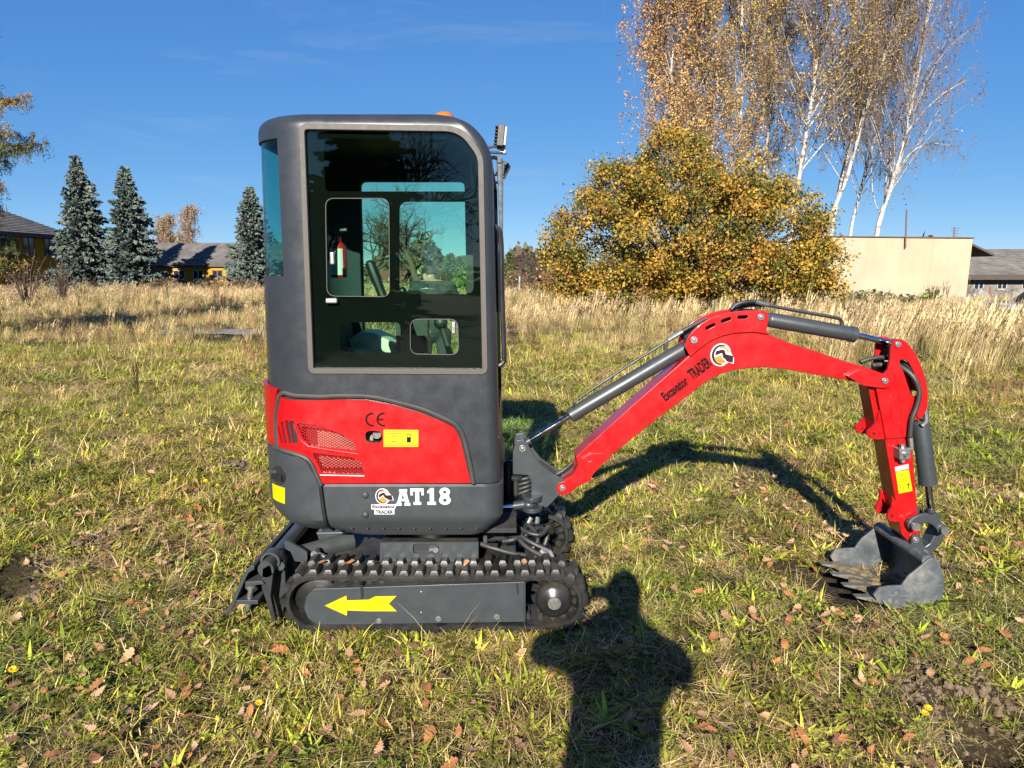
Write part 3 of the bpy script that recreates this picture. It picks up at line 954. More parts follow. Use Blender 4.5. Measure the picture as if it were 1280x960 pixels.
em = emblem(SK, (478.5, 620.5), YSK - .0012, 0.72, 0.12)
Yb = YSK - .0004
mb = MB(); mb.prism(round_poly(poly([(464, 630.5), (496.5, 630.5), (493, 637), (493, 643), (468, 643), (468, 637), (464, 636.5)], Yb), .002, 2), Yb - .0006, Yb + .001)
wb = mb.build("emblem_backing", M['white'], SK, smooth=False)
o_ = P(465.5, 635.6, Yb - .0014); lettering(wb, "emblem_words", "Excavator", o_, EXD, EZ, 4.6 * k, 29 * k, M['plum'], .04)
o_ = P(469.5, 642.3, Yb - .0014); lettering(wb, "emblem_words", "TRADER", o_, EXD, EZ, 4.8 * k, 22.5 * k, M['plum'], .04)
# ---- roof beacon, lamps, rail, antenna
c = P(555, 147, 3.25)
bcn = MB().lathe((c.x, 3.25, ZT - .004), (0, 0, 1), [(0.043, 0), (0.043, .015), (0.047, .017), (0.047, .024)], 20).build("beacon_base", M['black'], EX)
MB().lathe((c.x, 3.25, ZT + .0205), (0, 0, 1), [(0.045, 0), (0.045, .02), (0.043, .030), (0.036, .040), (0.02, .046)], 20).build("beacon", M['amber'], bcn)
def lamp(px, py, Y, tilt, w=.052, h=.085, label=None):
    c = P(px, py, Y)
    Rm = Matrix.Translation(c) @ Matrix.Rotation(tilt, 4, 'Y')
    mb = MB(); mb.box(-.022, 0.006, -w, w, -h / 2, h / 2, Rm)
    for i in range(6): mb.box(-.034, -.021, -w * .9, w * .9, -h / 2 + .006 + i * h / 6.2, -h / 2 + .011 + i * h / 6.2, Rm)
    wl_ = mb.build("work_lamp", M['dark'], EX, bevel=.003)
    MB().box(0.0065, 0.016, -w * .92, w * .92, -h / 2 + .005, h / 2 - .005, Rm).build("lamp_lens", M['lens'], wl_, bevel=.003)
    return c
c = lamp(628.5, 172, 3.10, radians(6))
mb = MB(); mb.tube([P(604, 186, 3.02), P(617, 183, 3.05), P(626, 184, 3.10)], .006, 8); mb.box(c.x - .012, c.x + .01, 3.085, 3.115, P(626, 192, 3.1).z, P(626, 183, 3.1).z)
mb.tube([P(604, 190, 3.02), P(632, 191.5, 3.10)], .006, 8)
mb.build("lamp_bracket", M['steel'], EX)
c2 = lamp(631, 214, 3.42, radians(28), .045, .07)
mb = MB(); mb.tube([P(606, 198, 3.06), P(618, 197, 3.08), P(625, 199, 3.10)], .008, 8); mb.box(P(622, 205, 3.1).x, P(626.5, 205, 3.1).x, 3.08, 3.12, P(624, 204, 3.1).z, P(624, 196, 3.1).z)
mb.build("lamp_bracket", M['dark'], EX); mb = MB(); mb.tube([P(612, 220, 3.3), P(625, 218, 3.40), P(629, 213, 3.42)], .005, 8); mb.tube([P(612, 229, 3.3), P(624, 228, 3.4), P(627, 216, 3.42)], .006, 8)
mb.build("lamp_bracket", M['dark'], EX)
MB().tube([P(624.5, 199, 3.10), P(625.5, 230, 3.10), P(627.5, 330, 3.10), P(628, 345, 3.10)], [.013, .012, .004, .003], 8).build("mirror_stay", M['steel'], EX)
mb = MB(); mb.tube(spline([P(612, 282, 3.02), P(620, 284, 3.02), P(626, 298, 3.02), P(627.5, 360, 3.02), P(630, 440, 3.02), P(629, 453, 3.02), P(619, 459, 3.02)], 5), .011, 8)
mb.tube([P(617, 262, 3.06), P(620.5, 320, 3.06), P(622.5, 390, 3.06)], .011, 8)
mb.build("grab_rail", M['black'], EX)
# ------------------------------------------------------------------ undercarriage
YT0, YT1 = 2.915, 3.125          # near track, outer and inner edge
TRK_R = 0.128
CL = Vector((P(392, 752, YT0).x, 0, 0.158)); CR = Vector((P(693, 752, YT0).x, 0, 0.158))
def track_path(r, n=200):
    """closed loop round idler and drive wheel: (x, z, nx, nz)"""
    L = CR.x - CL.x; tot = 2 * L + 2 * pi * r
    out = []
    for i in range(n):
        d = tot * i / n
        if d < L:
            sag = -0.006 * sin(pi * d / L)
            out.append((CL.x + d, CL.z + r + sag, 0, 1))
        elif d < L + pi * r:
            a = pi / 2 - (d - L) / r; out.append((CR.x + r * cos(a), CR.z + r * sin(a), cos(a), sin(a)))
        elif d < 2 * L + pi * r:
            out.append((CR.x - (d - L - pi * r), CL.z - r, 0, -1))
        else:
            a = -pi / 2 - (d - 2 * L - pi * r) / r; out.append((CL.x + r * cos(a), CL.z + r * sin(a), cos(a), sin(a)))
    return out
def belt(y0, y1):
    mb = MB(); tp = track_path(TRK_R, 150); n = len(tp)
    for x, z, a, b in tp:
        for (o, y) in ((0, y0 + .006), (-.004, y0), (-.020, y0), (-.024, y0 + .01), (-.024, y1 - .01), (-.020, y1), (-.004, y1), (0, y1 - .006)):
            mb.v.append((x + a * o, y, z + b * o))
    for i in range(n):
        j = (i + 1) % n
        for q in range(8):
            mb.f.append((i * 8 + q, j * 8 + q, j * 8 + (q + 1) % 8, i * 8 + (q + 1) % 8)); mb.m.append(0)
    # inner guide lugs
    for i in range(0, n, 3):
        x, z, a, b = tp[i]
        ym = (y0 + y1) / 2
        Mx = Matrix(((b, 0, a, x - a * .024), (0, 1, 0, ym), (-a, 0, b, z - b * .024), (0, 0, 0, 1)))
        for sy in (-.035, .035): mb.box(-.011, .011, sy - .012, sy + .012, -.028, .004, Mx)
    return mb
def lug_mesh():
    """one rubber tread block: wide foot, narrower crown, slanted ends"""
    mb = MB()
    a = [(-.020, -.046), (.020, -.046), (.026, -.020), (.018, .046), (-.018, .046), (-.026, -.020)]
    b = [(-.011, -.040), (.011, -.040), (.014, -.018), (.010, .038), (-.010, .038), (-.014, -.018)]
    vs = [(x, y, -.004) for x, y in a] + [(x * .95, y, .010) for x, y in a] + [(x, y, .024) for x, y in b]
    fs = [tuple(range(5, -1, -1)), tuple(range(12, 18))]
    for q in (0, 6):
        fs += [(q + i, q + (i + 1) % 6, q + 6 + (i + 1) % 6, q + 6 + i) for i in range(6)]
    return mb.add(vs, fs)
LUGM = lug_mesh().mesh("lug", M['rubber'], sharp=30)
NL = 44
def lug_mats(y0, y1):
    out = []
    tp = track_path(TRK_R, NL * 2)
    for i in range(NL * 2):
        x, z, a, b = tp[i]
        row = i % 2
        y = y0 + .050 if row == 0 else y1 - .052
        fl = 1 if row == 0 else -1
        out.append(Matrix(((b * fl, 0, a, x), (0, fl, 0, y), (-a * fl, 0, b, z), (0, 0, 0, 1))))
    return out
trk = belt(YT0, YT1).build("track", M['rubber'], EX, sharp=40)
for mx in lug_mats(YT0, YT1):
    o = bpy.data.objects.new("lug", LUGM); COL.objects.link(o)
    o.parent = trk; o.matrix_local = Matrix.Translation(-wloc(EX)) @ mx
YR0, YR1 = 2 * YC - YT1, 2 * YC - YT0
mb = belt(YR0, YR1)
for mx in lug_mats(YR0, YR1):
    mb.add([mx @ v.co for v in LUGM.vertices], [tuple(p.vertices) for p in LUGM.polygons])
mb.build("track", M['rubber'], EX, sharp=30)
def track_frame(y0, sgn):
    Yp = YT0
    pl = poly([(391, 738), (655, 729), (655, 779), (396, 783), (384, 775), (379, 762), (382, 747)], Yp)
    pl = round_poly(pl, [.01, .004, .004, .03, .03, .03, .03], 4)
    mb = MB(); mb.prism(pl, y0, y0 + sgn * .010)
    tz = [(x, z) for x, z in poly([(391, 738.5), (655, 729.5), (655, 740), (391, 749)], Yp)]
    mb.prism([(tz[0][0], tz[0][1] + .003), (tz[1][0], tz[1][1] + .003), (tz[1][0], tz[1][1] - .01), (tz[0][0], tz[0][1] - .01)], y0 - sgn * .0015, y0 + sgn * .15)
    tb = poly([(400, 775), (650, 772), (650, 777), (400, 781)], Yp)
    mb.prism(tb, y0 + sgn * .012, y0 + sgn * .15)
    mb.prism(poly([(655, 729), (657, 729), (657, 779), (655, 779)], Yp), y0, y0 + sgn * .15)
    return mb
tf = track_frame(YT0 + .012, 1).build("track_frame", M['grey'], EX, bevel=.002)
track_frame(2 * YC - YT0 - .012, -1).build("track_frame", M['grey'], EX, bevel=.002)
Yf = YT0 + .0105
decal(tf, "arrow_sticker", poly([(406, 757), (433, 744.5), (433.5, 750.5), (461, 749.5), (469, 745.5), (495.5, 745), (486, 754.5), (496, 764), (461, 764), (434, 763), (433.5, 769.5)], Yf), Yf, M['yellow'])
for px, py in ((473.5, 776), (548, 773.5), (621, 771)):
    c = P(px, py, Yf); mb = MB(); mb.cyl((c.x, Yf - .006, c.z), (c.x, Yf + .001, c.z), .0085, 6); mb.cyl((c.x, Yf - .0015, c.z), (c.x, Yf + .001, c.z), .013, 16); mb.build("bolt", M['steel'], tf)
for px, py in ((526.5, 740), (526.5, 766)):
    c = P(px, py, Yf); MB().ball((c.x, Yf + .001, c.z), (.005, .003, .005), 8, 6).build("bolt", M['steel'], tf)
mb = MB(); mb.prism(poly([(450, 731), (453.5, 731), (454.5, 747), (451.5, 749)], Yf), Yf - .0035, Yf + .10); mb.build("frame_slot", M['black'], tf)
mb = MB(); mb.prism(poly([(645, 729), (647.5, 729), (648.5, 742), (646.5, 744)], Yf), Yf - .0035, Yf + .10); mb.build("frame_slot", M['black'], tf)
def wheel(cx, cz, y0, sgn, r, kind):
    mb = MB()
    if kind == 'roller':
        mb.lathe((cx, y0, cz), (0, sgn, 0), [(.012, 0), (r * .8, .002), (r, .012), (r, .04), (r * .7, .05), (r * .7, .09), (r, .10), (r, .14), (r * .8, .15)], 20)
    elif kind == 'idler':
        mb.lathe((cx, y0, cz), (0, sgn, 0), [(.02, -.004), (.034, 0), (.036, .012), (r * .8, .014), (r, .022), (r, .05), (r * .85, .06), (r * .85, .09), (r, .1), (r, .13), (r * .8, .14)], 32)
    return mb
for px in (473.5, 548, 621):
    x = P(px, 776, YT0).x
    for y0, sg_ in ((YT0 + .03, 1), (2 * YC - YT0 - .03, -1)):
        wheel(x, .158 - TRK_R + .024 + .038, y0, sg_, .038, 'roller').build("bottom_roller", M['castiron'], EX)
for y0, sg_ in ((YT0 + .03, 1), (2 * YC - YT0 - .03, -1)):
    wheel(CL.x, CL.z, y0, sg_, .098, 'idler').build("idler", M['castiron'], EX)
    mb = MB()
    mb.lathe((CR.x, y0, CR.z), (0, sg_, 0), [(.030, -.030), (.036, -.026), (.060, -.018), (.078, -.004), (.082, .010), (.082, .02), (.066, .022), (.066, .05), (.05, .14)], 32)
    for i in range(11):
        a = 2 * pi * i / 11
        Mx = Matrix.Translation((CR.x, y0 + sg_ * .075, CR.z)) @ Matrix.Rotation(a, 4, 'Y')
        mb.box(.04, .10, -.012, .012, -.012, .012, Mx)
    sp = mb.build("drive_sprocket", M['castiron'], EX, sharp=40)
    mb = MB(); mb.cyl((CR.x, y0 - sg_ * .046, CR.z), (CR.x, y0 - sg_ * .02, CR.z), .020, 6); mb.cyl((CR.x, y0 - sg_ * .033, CR.z), (CR.x, y0 - sg_ * .02, CR.z), .029, 20)
    mb.build("hub_nut", M['steel'], sp)
# centre frame, slew ring
Yx = 3.08
b0 = P(475, 678, Yx); b1 = P(597, 701, Yx)
sl = round_poly(poly([(516, 680), (549, 680), (549, 692), (516, 692)], Yx), .018, 5)
mb = MB(); mb.prism(poly([(475, 678), (598, 677.5), (598, 702), (475, 702)], Yx), Yx, Yx + .014, [sl])
mb.build("chassis_plate", M['grey'], EX)
MB().box(b0.x, b1.x, Yx + .0155, 2 * YC - Yx, .20, b0.z - .006).build("chassis_box", M['dark'], EX, bevel=.006)
c = P(545, 686, Yx + .01); mb = MB(); mb.cyl((c.x, Yx - .006, c.z), (c.x, Yx + .017, c.z), .014, 8); mb.box(c.x - .03, c.x - .012, Yx - .002, Yx + .017, c.z - .006, c.z + .006); mb.build("grease_fitting", M['steel'], EX)
MB().cyl(((b0.x + b1.x) / 2, YC, b0.z - .02), ((b0.x + b1.x) / 2, YC, ZS0 + .01), .26, 40).build("slew_ring", M['castiron'], EX)
MB().box(-.62, .02, YN + .14, YF - .14, ZS0 - .028, ZS0 - .004).build("turntable_plate", M['dark'], EX)
MB().box(-.16, -.02, 3.28, 3.64, .29, .415).build("turntable_nose", M['dark'], EX, bevel=.02)
for x0_, x1_ in ((-.86, -.55), (-.25, .02)):
    MB().box(x0_, x1_, YT1 - .02, 2 * YC - YT1 + .02, .15, .25).build("chassis_leg", M['dark'], EX, bevel=.01)
c = P(607, 676, YN + .03); MB().box(c.x - .01, c.x + .006, YN + .03, YN + .045, c.z - .012, c.z + .02).build("end_stop", M['grey'], EX)
# ------------------------------------------------------------------ dozer blade at the rear
YB0, YB1 = 2.93, 2 * YC - 2.93
bl = [(281, 768), (288, 758), (296, 740), (303, 724), (307, 716)]
face = spline(poly(bl, YB0), 5)
outer = [(x - .004, z + .004) for x, z in face]
back = [(x + .012, z - .002) for x, z in face]
top_r = XZ(318, 713, YB0)
mb = MB()
mb.prism(outer + [(top_r[0] - .012, top_r[1] + .024), (top_r[0], top_r[1] + .018), (top_r[0], top_r[1] + .004)] + back[::-1], YB0, YB1)
blade = mb.build("dozer_blade", M['grey'], EX, bevel=.003)
mb = MB()
mb.prism(poly([(306, 728), (327, 727), (330, 731), (306, 733)], YB0), YB0 + .004, YB1 - .004)
mb.prism(poly([(295, 751), (322, 751), (322, 756), (294, 756)], YB0), YB0 + .004, YB1 - .004)
mb.build("blade_shelf", M['grey'], blade, bevel=.002)
mb = MB(); mb.prism(round_poly(poly([(328, 711), (338, 705), (341, 720), (338, 745), (345, 778), (340, 776), (333, 752), (327, 735)], YB0 + .02), .01, 3), YB0 + .02, YB0 + .05)
mb.prism(round_poly(poly([(338, 694), (351, 690), (356, 702), (357, 740), (352, 778), (342, 778), (336, 745), (337, 712)], YB0 + .10), .01, 3), YB0 + .10, YB0 + .13)
mb.build("blade_bracket", M['dark'], blade, bevel=.004)
a = P(333, 711, YB0 + .03)
mb = MB(); mb.tube([(a.x, YB0 + .02, a.z), (a.x, YB1 - .05, a.z)], .036, 16); mb.build("blade_tube", M['grey'], blade)
a = P(338, 690, YB0 + .10)
mb = MB(); mb.prism(ring_arc((a.x + .01, a.z - .03), .034, .044, radians(-30), radians(190), 14), YB0 + .06, YB0 + .12); mb.build("blade_lug", M['grey'], blade)
a = P(314, 735, YB0 + .03); b = P(310.5, 757, YB0 + .03)
mb = MB(); mb.cyl((a.x, YB0 + .03, a.z), (b.x, YB0 + .03, b.z), .013, 12); mb.cyl((b.x, YB0 + .03, b.z), (b.x - .003, YB0 + .03, b.z - .02), .010, 8); mb.lathe((a.x, YB0 + .03, a.z + .002), (0, 0, 1), [(.024, 0), (.024, .014), (.012, .02)], 14)
mb.build("blade_pin", M['steel'], blade)
for y in (YB0 + .30, YB1 - .30):
    MB().bar((-1.15, y, .20), (-.72, y, .21), .06, .07).build("blade_arm", M['grey'], EX, bevel=.006)
for y in (3.14, 3.62):
    MB().box(-1.16, -1.02, y, y + .04, .12, .30).build("blade_bracket", M['grey'], blade, bevel=.006)
# lift ram of the blade: its barrel dives under the body
A = P(376, 692, 3.20); B = P(440, 676, 3.34)
mb = MB(); mb.cyl(A, B, .040, 20, .048); ram = mb.build("blade_cylinder", M['grey'], EX)
mb = MB(); q = P(372, 690, 3.17); mb.cyl((q.x, 3.14, q.z), (q.x, 3.20, q.z), .020, 12); q = P(394, 691, 3.15); mb.cyl((q.x, 3.13, q.z), (q.x, 3.18, q.z), .017, 8); mb.cyl((q.x, 3.15, q.z), P(407, 697, 3.13), .013, 8); mb.build("hose_fitting", M['steel'], ram)
for y in (3.13, 3.24):
    mb = MB(); mb.prism(round_poly(poly([(352, 672), (384, 690), (384, 704), (362, 700)], y), .02, 4), y, y + .014); mb.build("blade_arm", M['grey'], EX)
mb = MB(); mb.tube([P(368, 668, 3.5), P(350, 708, 3.0)], .020, 12); mb.build("blade_tube", M['grey'], blade)

# ------------------------------------------------------------------ swing bracket and boom
def pin(parent, px, py, Y, r=.017, y1=None, name="pin", sq=False):
    c = P(px, py, Y)
    mb = MB(); mb.cyl((c.x, Y - .006, c.z), (c.x, (y1 or Y + .02), c.z), r, 20); mb.ball((c.x, Y - .006, c.z), (r * .45, .003, r * .45), 8, 5)
    return mb.build(name, M['steel'], parent, bevel=.002)
YB = 3.33
br = [(645, 551), (655, 549), (660, 556), (664, 563), (669, 572), (677, 582), (691, 592), (706, 600), (706, 611), (700, 618), (683, 635), (676, 632), (664, 628), (664, 602), (660, 594), (641, 593), (641, 565)]
brp = round_poly(poly(br, YB), .008, 3)
MB_ = MB().prism(brp, 2 * YC - YB - .016, 2 * YC - YB)
mb = MB(); mb.prism(brp, YB, YB + .016)
q0, q1, q2 = XZ(676, 583, YB), XZ(700, 600, YB), XZ(683, 630, YB); q3 = XZ(666, 628, YB); q4 = XZ(666, 600, YB)
mb.prism([q4, q0, q1, q2, q3], YB + .0155, 2 * YC - YB - .03)
sb = mb.build("swing_bracket", M['grey'], EX, bevel=.003)
MB_.build("bracket_plate", M['grey'], sb, bevel=.003)
pin(sb, 653, 560.5, YB, .017, 2 * YC - YB)
c = P(665, 627, YB - .04)
mb = MB()
for py, zo in ((622.5, 0), (636, 0)):
    q = P(665, py, YB - .02)
    pass
    vs = []
    for zz in (-.011, .011):
        for i in range(28):
            t = 2 * pi * i / 28
            vs.append((q.x + .052 * cos(t), YB + .03 + .075 * sin(t) - .02, q.z + zz))
    mb.add(vs, [tuple(range(27, -1, -1)), tuple(range(28, 56))] + [(i, (i + 1) % 28, (i + 1) % 28 + 28, i + 28) for i in range(28)])
mb.build("swing_ear", M['grey'], sb, bevel=.004)
q = P(665, 628, YB - .02); MB().cyl((q.x, YB - .01, q.z - .03), (q.x, YB - .01, q.z + .032), .020, 16).build("pin", M['steel'], sb)
A = P(623, 634.5, YB - .03); B = P(661, 630, YB - .015)
MB().cyl(A - (B - A) * 4, A + (B - A) * .55, .0135, 16).build("swing_rod", M['chrome'], sb)
mb = MB(); mb.cyl(A + (B - A) * .5, B, .021, 16); mb.ball(B, (.034, .034, .024)); mb.build("rod_eye", M['grey'], sb)
mb = MB(); q = P(645, 597, YB + .02); mb.lathe((q.x, YB + .03, q.z - .085), (0, 0, 1), [(.014, 0), (.014, .07), (.030, .074), (.032, .084), (.026, .09)], 20)
mb.build("swing_post", M['dark'], sb)
mb = MB(); mb.box(-.05, .02, YB + .10, 2 * YC - YB, .40, .66); mb.build("swing_housing", M['dark'], EX, bevel=.03)
# boom
YB1_, YB2_ = YC - .068, YC + .068
main = [(703, 601), (716, 592), (722, 582), (720, 571), (726, 565), (790, 507), (845, 459), (862, 444), (876, 433), (889, 424), (903, 418), (918, 414.5), (942, 413), (960, 417), (972, 423), (991, 430), (1023, 440), (1058, 452), (1082, 459), (1086, 472), (1076, 479), (1058, 475), (1023, 469), (985, 462), (956, 459), (933, 460.5), (916, 463), (900, 468), (881, 478), (859, 496), (825, 521), (787, 551), (750, 581), (735, 600), (716, 612), (703, 612)]
mb = MB(); mb.prism(poly(main, YB1_), YB1_, YB2_)
boom = mb.build("boom", M['red'], EX, bevel=.004, sharp=30)
ear = [(703, 618.5), (697, 615), (695, 609), (698, 603), (706, 600), (716, 592), (724, 578), (727, 572), (738, 566), (752, 566), (764, 570), (752, 580), (741, 592), (737, 600), (722, 607), (712, 615)]
earp = round_poly(poly(ear, YB1_), .006, 3)
for y in (YB1_ - .016, YB2_ + .001): MB().prism(earp, y, y + .015).build("boom_foot", M['red'], boom, bevel=.003)
mb = MB(); mb.prism(round_poly(poly([(729, 584), (735, 576), (741, 574), (743, 578), (737, 586), (731, 590)], YB1_), .01, 3), YB1_ - .0185, YB1_ - .014); mb.build("boom_foot", M['red'], boom, bevel=.002)
pin(boom, 703, 610, YB1_ - .016, .0155, YB2_ + .02)
YE = YB1_ - .012
eap = [(859, 424), (862, 418), (868, 412), (876, 405), (884, 400), (893, 396), (903, 392.5), (914, 390), (926, 388.5), (940, 388), (953, 388), (959.5, 390), (961, 396), (959.5, 408), (958.5, 413), (961, 418), (955, 417), (942, 415), (918, 416.5), (903, 420), (889, 426), (876, 435), (863, 446), (860, 441), (856, 433)]
holes = [round_poly([tuple(Vector(XZ(cx, cy, YE)) + Matrix.Rotation(radians(a), 2) @ Vector(p)) for p in ((-.024, -.0075), (.024, -.0075), (.024, .0075), (-.024, .0075))], .007, 3) for cx, cy, a in ((888, 408.2, 27), (907.5, 400, 20), (928.5, 396.3, 4))]
mb = MB(); pe = poly(eap, YE)
for y in (2 * YC - YE - .013, YE): be = MB().prism(pe, y, y + .013, holes).build("boom_ear_plate", M['red'], boom, bevel=.0025)
pin(be, 951, 396.3, YE, .0155, 2 * YC - YE); pin(be, 867.5, 425, YE, .0175, 2 * YC - YE)
mb = MB(); mb.tube([(x, YB1_ - .001, z) for x, z in spline(poly([(863, 445), (876, 434), (889, 425), (903, 419), (918, 415.5), (942, 414), (960, 417.5)], YB1_), 4)], .005, 8); mb.build("weld_bead", M['red'], boom)
ff = round_poly(poly([(1057, 470), (1072, 462), (1082, 459), (1094, 464), (1104, 467), (1112, 469), (1115, 476), (1112, 483), (1104, 485), (1079, 482)], YE), .006, 3)
YFK = YC - .092
for y in (2 * YC - YFK - .022, YFK): fk = MB().prism(ff, y, y + .022).build("boom_fork", M['red'], boom, bevel=.004)
pin(fk, 1106, 476, YFK, .0155, 2 * YC - YFK)
# lettering and emblem on the boom
YL = YB1_ - .0012
a = P(832, 502.5, YL); b = P(891, 457.5, YL); d = (b - a); d.y = 0
u = Vector((-d.z, 0, d.x)).normalized()
# the words lean with the boom
a1 = P(832.5, 500.5, YL); a2 = P(860, 481, YL); a3 = P(866.5, 474, YL); a4 = P(891.5, 457.5, YL)
up_ = Vector((-d.z, 0, d.x)).normalized()
kk = px_m(YL, 470)
lettering(boom, "boom_words", "Excavator", P(832.5, 502, YL), d, up_, 12.5 * kk, 37 * kk, M['ink'], .035)
lettering(boom, "boom_words", "TRADER", P(866.5, 475.5, YL), d, up_, 14.5 * kk, 30.5 * kk, M['ink'], .035)
emblem(boom, (901, 443.5), YL + .0004, 1.0, -.12)
# cylinders
def ram_(A, B, E, rb, rr, parent, nm, eyeA=None, pipe=None, eye=.021):
    """barrel A-B, rod B-E; both ends carry an eye"""
    A, B, E = Vector(A), Vector(B), Vector(E); d = (B - A).normalized(); L = (B - A).length
    mb = MB(); mb.lathe(A, d, [(rb * .7, -.022), (rb * .95, -.012), (rb, -.004), (rb, L - .03), (rb * 1.06, L - .03), (rb * 1.06, L), (rb * .6, L + .006)], 24)
    if eyeA is not None:
        mb.bar(A - d * .02, Vector(eyeA), .05, .05, up=(0, 1, 0)); q = Vector(eyeA); mb.cyl((q.x, q.y - .045, q.z), (q.x, q.y + .045, q.z), .028, 18)
    o = mb.build(nm, M['grey'], parent, bevel=0)
    MB().cyl(B, E, rr, 18).build("piston_rod", M['chrome'], o)
    mb = MB(); mb.cyl(E - d * .045, E, eye * .9, 14); mb.cyl((E.x, E.y - .035, E.z), (E.x, E.y + .035, E.z), eye * 1.25, 18); mb.build("rod_eye", M['grey'], o)
    if pipe:
        MB().tube(pipe, .006, 8).build("hydraulic_pipe", M['dark'], o)
    return o
c_ = lambda px, py: P(px, py, YC)
bc = ram_(c_(853, 437), c_(713, 519.5), c_(653, 556), .036, .0145, EX, "boom_cylinder", c_(867.5, 425))
MB().tube(spline([P(718, 513, YC - .02), P(717, 505, YC - .02), P(720, 501, YC - .02), P(738, 488, YC - .02), P(790, 454, YC - .02), P(831, 428, YC - .02), P(842, 420, YC - .02)], 4), .0062, 8).build("hydraulic_pipe", M['dark'], bc)
mb = MB(); mb.cyl(P(832, 437, YC), P(832, 427, YC - .02), .012, 8); mb.cyl(P(835, 425, YC - .02), P(853, 414, YC - .02), .0125, 10); mb.build("hose_fitting", M['steel'], bc)
dc = ram_(c_(964, 400), c_(1069, 418.5), c_(1122, 431), .036, .015, EX, "arm_cylinder", c_(951, 396.3))
MB().tube(spline([P(958, 381, YC), P(975, 384.5, YC), P(1010, 391, YC), P(1046, 397.5, YC), P(1052, 402, YC), P(1052.5, 409, YC)], 4), .0085, 8).build("hydraulic_pipe", M['dark'], dc)
# ------------------------------------------------------------------ arm, ending at the bucket
YA1, YA2 = YC - .062, YC + .062
armm = poly([(1095, 486), (1106, 490), (1122, 488), (1129, 495), (1134, 510), (1138, 525), (1140, 545), (1143, 590), (1146, 628), (1149, 660), (1150, 674), (1142, 672), (1136, 677), (1127, 668), (1117, 612), (1106, 548)], YA1)
mb = MB(); mb.prism(armm, YA1, YA2)
arm = mb.build("arm", M['red'], EX, bevel=.004, sharp=30)
YP = YA1 - .002
hd = [(1112, 433), (1115, 426), (1120, 423.5), (1126, 424), (1132, 428), (1137, 434), (1143, 443), (1148, 453), (1153, 466), (1156, 478), (1158, 490), (1158, 503), (1156, 513), (1152, 519), (1146, 523), (1143, 512), (1146, 498), (1149, 494), (1144, 497), (1140, 510), (1140, 526), (1138, 545), (1106, 548), (1094, 486), (1096, 471), (1102, 468), (1108, 462), (1111, 448)]
hdp = round_poly(poly(hd, YP), .006, 3)
hh = round_poly(poly([(1123, 449), (1128, 448), (1134, 452), (1140, 463), (1145, 478), (1147, 492), (1142, 496), (1137, 492), (1132, 478), (1128, 465), (1123, 456)], YP), .012, 4)
for y in (2 * YC - YP - .001, YP - .012): ah = MB().prism(hdp, y, y + .013, [hh]).build("arm_head_plate", M['red'], arm, bevel=.003)
mb = MB(); mb.prism(poly([(1151, 462), (1155, 478), (1157, 492), (1154.5, 492), (1152, 478), (1148, 464)], YP), YA1 - .001, YA2 + .001); mb.build("arm_back_plate", M['red'], arm)
mb = MB(); mb.prism(poly([(1128, 470), (1138, 500), (1136, 504), (1124, 480)], YP), YA1, YA2); mb.build("arm_back_plate", M['red'], arm)
pin(ah, 1122.5, 430.5, YP - .012, .0145, 2 * YC - YP)
mb = MB(); rim = round_poly(poly([(1111, 494), (1122, 494), (1124.5, 520), (1123.5, 528), (1117, 529), (1114, 524)], YP), .012, 5)
ring_band(mb, rim, .0, .004, YP - .0145, YP - .011); mb.build("arm_stiffener", M['red'], arm)
mb = MB(); mb.prism(poly([(1087, 485), (1095, 485), (1106, 547), (1098, 545)], YA1), YA1 + .01, YA2 - .01); mb.build("arm_front_plate", M['red'], arm)
# thumb brackets on the arm's inner side: a pair of ears each
def bracket(pts, hole, Ys):
    for y in Ys:
        pg = round_poly(poly(pts, YA1), .005, 3)
        hc = XZ(hole[0], hole[1], YA1)
        MB().prism(pg, y, y + .014, [oval(hc[0], hc[1], .0085, .0085, 14)]).build("thumb_bracket", M['red'], arm, bevel=.003)
bracket([(1101, 510), (1112, 548), (1097, 549), (1088, 548), (1083, 543), (1084, 538), (1090, 534), (1096, 526), (1098, 516)], (1091.5, 542.5), (YA1 - .003, YA2 - .011))
bracket([(1114, 618), (1128, 640), (1131, 650), (1120, 652), (1112, 651), (1108.5, 646), (1110.5, 640), (1114, 635), (1115, 626)], (1114.5, 645), (YA1 - .003, YA2 - .011))
# stickers, valve
def arm_decal(name, pts, mat, Yq): return MB().prism(poly(pts, Yq), Yq - .0008, Yq + .0008).build(name, mat, arm, smooth=False)
Yq = YA1 - .0012
st = arm_decal("warning_sticker", [(1119.5, 590), (1136, 587), (1140.5, 613.5), (1123.5, 617)], M['yellow'], Yq)
arm_decal("paper_label", [(1118.5, 584), (1135.5, 580), (1136, 585.5), (1119.2, 589.5)], M['white'], Yq)
mb = MB(); Y3 = Yq - .0016
def line(a, b, w=.0016):
    p = P(a[0], a[1], Y3); q = P(b[0], b[1], Y3); mb.bar(p, q, w, .0008, up=(0, -1, 0))
for a, b in (((1124.5, 602.5), (1134.5, 600)), ((1134.5, 600), (1128, 592.5)), ((1128, 592.5), (1124.5, 602.5)), ((1128.6, 596), (1129.5, 600)), ((1125, 607), (1126.5, 613)), ((1126.5, 613), (1130, 612)), ((1130, 612), (1128.5, 606)), ((1128.5, 606), (1125, 607)), ((1130.5, 609), (1133.5, 608.5))): line(a, b)
for a, b in (((1135, 603.5), (1136.5, 611)), ((1134, 606), (1137, 605.2))): line(a, b, .004)
mb.build("pictogram", M['ink'], st, smooth=False)
v = P(1128, 566, YA1 - .03)
Rv = Matrix.Translation(v) @ Matrix.Rotation(radians(-7), 4, 'Y')
mb = MB(); mb.box(-.027, .027, -.026, .029, -.027, .027, Rv)
vv = mb.build("shutoff_valve", M['steel'], arm, bevel=.004)
mb = MB()
